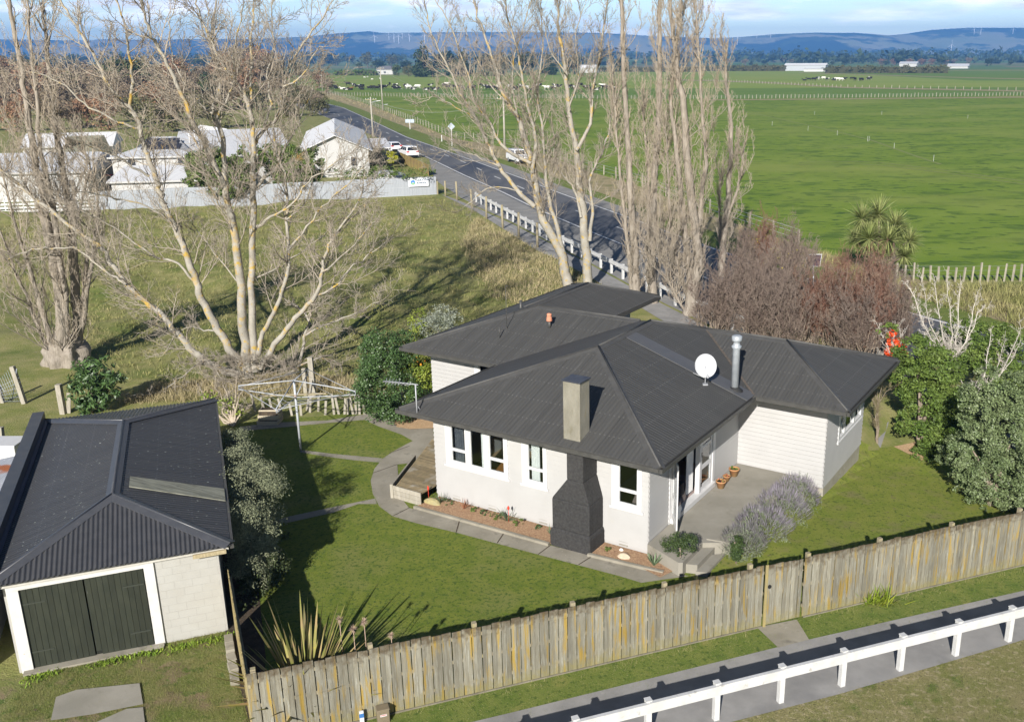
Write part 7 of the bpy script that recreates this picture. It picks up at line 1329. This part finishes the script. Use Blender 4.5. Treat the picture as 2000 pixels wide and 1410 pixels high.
KN = {'dark': 'dark evergreen', 'mid': 'mid green', 'brown': 'bare brown', 'rust': 'rust brown', 'olive': 'olive brown'}; used = {}
def far_tree(i, px, py, hpx, wide, where):
    kind, shape = PR[i][0], PR[i][1]; b_ = g_(px, py); s = hpx / FPX * b_.y
    if i not in protos: protos[i] = r = proto(*PR[i])
    else: r = copy_tree(protos[i])
    r.location = b_; r.scale = (s * wide, s * wide, s); r.rotation_euler.z = random.uniform(0, 6.28); lab = f'{KN[kind]} {"conical" if shape == "cone" else "rounded"} tree {where}'; tag(r, lab, 'tree', lab.replace(' tree ', ' trees '))
far_tree(5, 828, 151, 66, .95, 'standing tallest beside the farmhouse shelter group'); 
for i, px, py, h, w_ in [(0, 870, 150, 52, 1.1), (5, 905, 149, 52, 1.0), (0, 945, 149, 46, 1.1), (7, 985, 148, 44, 1.1), (0, 1030, 148, 48, 1.1), (5, 1075, 147, 44, .9), (0, 1120, 146, 38, 1.1), (0, 1215, 144, 34, 1.1), (7, 890, 151, 34, 1.1), (4, 965, 150, 30, 1.2)]: far_tree(i, px, py, h, w_, 'in the dark group behind the cow herd')
far_tree(1, 775, 149, 24, .8, 'just right of the white farmhouse'); far_tree(4, 798, 150, 24, 1, 'between the farmhouse and the tall conical evergreen')
g = np.random.default_rng(33)
for k in range(104): far_tree(int(g.choice([2, 3, 4, 6, 7, 1, 0], p=[.34, .12, .16, .22, .06, .05, .05])), -30 + (k % 31) * 19 + g.uniform(-12, 12), (g.uniform(215, 262) if k < 31 else g.uniform(180, 215)) - 30 * (k % 31 > 25), g.uniform(44, 78), g.uniform(.95, 1.3), 'in the thick belt behind the school')
for k in range(30): far_tree(int(g.choice([2, 0, 3, 7, 1, 6], p=[.25, .2, .1, .2, .1, .15])), -20 + k * 22 + g.uniform(-12, 12), g.uniform(152, 184), g.uniform(26, 44), g.uniform(1.0, 1.4), 'in the scattered woods beyond the school')
for k in range(44): far_tree(int(g.choice([0, 5, 1, 7, 2])), -20 + k * 19 + g.uniform(-9, 9), g.uniform(126, 142), g.uniform(15, 32), g.uniform(1.0, 1.6), 'in the far belt under the left hills')
for k in range(46): far_tree(int(g.choice([0, 0, 5, 1, 2])), 1150 + k * 20 + g.uniform(-9, 9), g.uniform(121.5, 129), g.uniform(8, 17), g.uniform(1.2, 2.0), 'on the far plain below the right hills')
for px in (1722, 1745, 1775, 1800, 1820, 1845): far_tree(3, px, 127.5, 11, 1.9, 'in the pinkish far orchard row'); 
far_tree(0, 1930, 130, 17, 1.2, 'standing alone past the far pale roofed shed')
g = np.random.default_rng(44); L_ = []
for k in range(150):
    Y = g.uniform(2000, 6300); px = g.uniform(-150, 2150); x = (px - XP) / FPX * Y; L_.append((x, Y, float(gz(x, Y)) + 9, g.uniform(60, 260), 14, g.uniform(9, 14)))
V, F = leaf_cloud(L_, 16000, 12, g, .8, 14, .3, clump_r=.25); tag(np_mesh('far_woods', V, [F], m_far['dark']), 'dark woods spread thinly across the plain up to the hills', 'woods', kind='stuff')
# wind turbines on the hills
m_turb = mat('turbine_white', (.80, .80, .80)); tu0 = None
def hill_hit(px, py):
    r = ray(px, py)
    for Y in range(6500, 9000, 20):
        q = Vector((0, 0, CAMH)) + r * (Y / r.y)
        if q.z <= float(hz(np.array(q.x), np.array(float(Y)))): return q
    return at(px, py, 8600)
for i, (px, py, s) in enumerate([(666, 83, 1), (732, 86, 1.1), (760, 80, .9), (770, 84, 1.1), (779, 86, 1.05), (786, 77, .8), (800, 83, 1.05), (830, 85, 1.1), (862, 80, .9), (895, 82, .9), (1400, 80, .9), (1440, 88, 1.0), (1478, 76, .8), (1505, 75, .8), (1857, 104, 1.0), (1902, 68, .8), (1915, 68, .8), (1978, 68, .8)]):
    b_ = hill_hit(px, py)
    if tu0 is None:
        tu0 = t_ = thing('wind_turbine', (0, 0, 0), 'x', 'wind turbine'); mb = MB(); mb.tube([(0, 0, -4), (0, 0, 52)], [2.6, 1.9], 8); mb.build('tower', m_turb, t_, world=False); mb = MB(); mb.obox((-1.8, -4, 51), (3.6, 0, 0), (0, 8, 0), (0, 0, 3.4)); mb.build('nacelle', m_turb, t_, world=False)
        for k in range(3): a = R(90 + 120 * k); mb = MB(); mb.beam((0, -4.5, 52.5), (32 * cos(a), -4.5, 52.5 + 32 * sin(a)), 1.0, 2.4, (0, 1, 0)); mb.build('blade', m_turb, t_, world=False)
    else: t_ = copy_tree(tu0)
    t_.location = b_; t_.scale = (s, s, s); t_.rotation_euler = (0, 0, random.uniform(-.5, .5))
    for ch in t_.children:
        if ch.name.startswith('blade'): pass
    tag(t_, 'white three bladed wind turbine on the blue hills ' + ('above the cow paddock' if px < 1300 else 'right of the upright poplars'), 'wind turbine', 'wind turbines on the left hills' if px < 1300 else 'wind turbines on the right hills')
# ------------------------------------------------------------------ grass
g = np.random.default_rng(70)
m_tuft = mat('tussock_blades', (.195, .205, .062), (.29, .255, .12), .5, .9, island=.4); m_tuft2 = mat('dry_blades', (.40, .33, .20), (.32, .27, .14), .5, .9, island=.35)
m_gb = mat('lawn_blades', (.115, .17, .02), (.17, .205, .035), 2, .9, island=.5); m_db = mat('dry_lawn_blades', (.26, .225, .12), (.16, .165, .05), 1.4, .9, island=.4)
bank = [(0, 440), (200, 420), (430, 402), (560, 396), (850, 385), (925, 414), (1050, 490), (1180, 565), (1060, 600), (905, 640), (760, 690), (700, 760), (400, 770), (250, 740), (150, 700), (100, 560), (0, 540)]
bp = [g_(*q) for q in bank]; tufts('long_grass', scatter([(p.x, p.y) for p in bp], 17000, g), .25, m_tuft, g, 7, .035, .2, 'rank long grass over the bank behind the garden', .75)
bp2 = [g_(*q) for q in [(930, 425), (1000, 462), (1090, 512), (1180, 570), (1060, 605), (960, 590), (900, 480)]]; tufts('dry_grass', scatter([(p.x, p.y) for p in bp2], 4200, g), .4, m_tuft2, g, 7, .03, .2, 'straw coloured long grass on the bank beside the footpath', .75)
lp = [g_(*q) for q in [(500, 775), (720, 770), (700, 745), (560, 735), (300, 755), (240, 790), (400, 782)]]; tufts('long_grass', scatter([(p.x, p.y) for p in lp], 1500, g), .45, m_tuft2, g, 8, .02, .15, 'dry tangled grass at the foot of the old picket fence', .7)
rp_l = [g_(*q) for q in [(570, 180), (700, 208), (830, 262), (900, 285), (1000, 318), (1250, 402), (1400, 452), (1600, 515), (1600, 494), (1400, 428), (1250, 368), (1060, 303), (880, 272), (720, 206), (640, 181)]]
tufts('dry_grass', scatter([(p.x, p.y) for p in rp_l], 9000, g), .75, m_tuft2, g, 7, .06, .3, 'tall dry grass along the far side of the road', .5)
rp_r = [g_(*q) for q in [(1600, 515), (1790, 585), (2000, 645), (2100, 660), (2100, 560), (1800, 560), (1600, 496)]]; tufts('dry_grass', scatter([(p.x, p.y) for p in rp_r], 3500, g), .6, m_tuft, g, 7, .04, .2, 'rank grass between the road and paddock fence at the right', .6)
def lawn_px(nm, poly, n, h, m, lab, npp=6, w_=.008, lean=.5, sp=.06): tufts(nm, scatter([(p[0], p[1]) for p in poly], n, g), h, m, g, npp, w_, sp, lab, lean, seg=1)
lawn_px('grass', [FC0 + FD * .6 + FN * .2, FP(10.6, .1), g_(1230, 1128), g_(1051, 1085), g_(891, 1042), g_(767, 1012), g_(735, 985), g_(560, 1024), g_(525, 1150), g_(530, 1280)], 15000, .035, m_gb, 'short lawn grass inside the fence')
lawn_px('grass', [g_(1620, 985), g_(1690, 905), g_(1760, 900), g_(1890, 985), FP(20, .1), FP(13.5, .1), g_(1500, 1085)], 8000, .04, mat('right_lawn_blades', (.165, .22, .03), (.22, .25, .05), 2, .9, island=.4), 'short grass on the lawn right of the house')
lawn_px('grass', [FP(0, -.05), FP(24, -.05), FP(24, -1.2), FP(13.6, -1.2), FP(11.6, -1.15), FP(0, -1.35)], 9000, .06, mat('verge_blades', (.12, .175, .03), (.2, .21, .05), 1.5, .9, island=.4), 'grass verge between the paling fence and footpath')
lawn_px('grass', [(p + db * 0) for p in (g_(1431, 1412), g_(1640, 1358), g_(2000, 1252), g_(2080, 1250), g_(2080, 1420))], 9000, .06, m_db, 'dry mown grass below the white rail at the corner', 6, .009)
lawn_px('grass', [g_(0, 1410), g_(70, 1310), g_(310, 1250), g_(440, 1230), g_(490, 1410)], 9000, .06, mat('rough_blades', (.13, .165, .035), (.22, .19, .08), 1.3, .9, island=.4), 'weedy rough grass in front of the garage doors', 6, .01)
edge = [q for seg_ in ([(741, 990), (767, 1009), (810, 1022), (891, 1041), (1051, 1084), (1210, 1126), (1253, 1139)], [(741, 990), (728, 965), (724, 940), (731, 917), (748, 896), (772, 880), (806, 862), (785, 850), (740, 834), (712, 821), (640, 827), (548, 836), (468, 843)], [(592, 880), (650, 887), (750, 896)], [(585, 884), (640, 893), (696, 900), (742, 904)], [(557, 1011), (650, 991), (733, 974)], [(560, 1022), (650, 1002), (736, 985)]) for q in resample([g_(*p) for p in seg_], .07)]
tufts('grass', np.array([(q.x + g.normal(0, .03), q.y + g.normal(0, .03), .012) for q in edge]), .05, m_gb, g, 5, .012, .04, 'ragged lawn edge grass growing over the garden path edges', .8, seg=1)
for fa_, fb_2 in ((.2, 11.8), (13.3, 23)): lawn_px('grass', [FP(fa_, -.02), FP(fb_2, -.02), FP(fb_2, -.28), FP(fa_, -.28)], 1400, .12, mat('straw_blades', (.36, .31, .17), (.24, .24, .07), 3, .9, island=.35), 'straw coloured grass along the foot of the long fence', 7, .008)
# ------------------------------------------------------------------ air
hm = bpy.data.materials.new('haze'); hm.use_nodes = True; t = hm.node_tree; t.nodes.remove(t.nodes['Principled BSDF']); pv = t.nodes.new('ShaderNodeVolumePrincipled'); pv.inputs['Color'].default_value = (.16, .44, 1.0, 1); pv.inputs['Density'].default_value = .00016; pv.inputs['Anisotropy'].default_value = .0
t.links.new(pv.outputs[0], t.nodes['Material Output'].inputs['Volume'])
mb = MB(); mb.obox((-13000, -120, -3), (26000, 0, 0), (0, 11000, 0), (0, 0, 330)); hzo = mb.build('haze', hm); tag(hzo, 'thin blue air over the plain and hills', 'haze', kind='stuff')

m_trk = mat('worn_pasture', (.17, .215, .05), (.20, .22, .08), .6, .95)
for tr in ([(1395, 208), (1500, 228), (1600, 250), (1700, 274), (1790, 306), (1850, 326)], [(1560, 318), (1700, 316), (1850, 334), (2050, 362)], [(1560, 322), (1700, 321), (1850, 339), (2050, 368)]): sheet('worn_track', strip(resample([g_(*q) for q in tr], 4), None, .55), .03, m_trk)
block('covered_way', 'low flat white covered way joining the school blocks behind the bushes', X_(385, 102), X_(470, 104), 5, 3.0, 3.5, m_sw, m_shedw, 'skillion')
g = np.random.default_rng(91)
for k in range(12): far_tree(int(g.choice([2, 7, 4, 6])), 560 + k * 7 + g.uniform(-8, 8), g.uniform(196, 236) - k * 1.2, g.uniform(30, 44), g.uniform(.9, 1.2), 'beside the road bend behind the school hall')

wl_ = np.array([tuple(gp(x_, -.28 - abs(g.normal(0, .12)), .012)) for x_ in np.concatenate([g.normal(c_0, .22, 34) for c_0 in (.5, 1.9, 2.7, 3.6, 4.3)])]); tufts('weeds', wl_, .10, mat('weed_blades', (.13, .22, .02), (.2, .26, .03), 3, .8, island=.4), g, 6, .035, .07, 'bright green weeds along the foot of the garage front', .9)
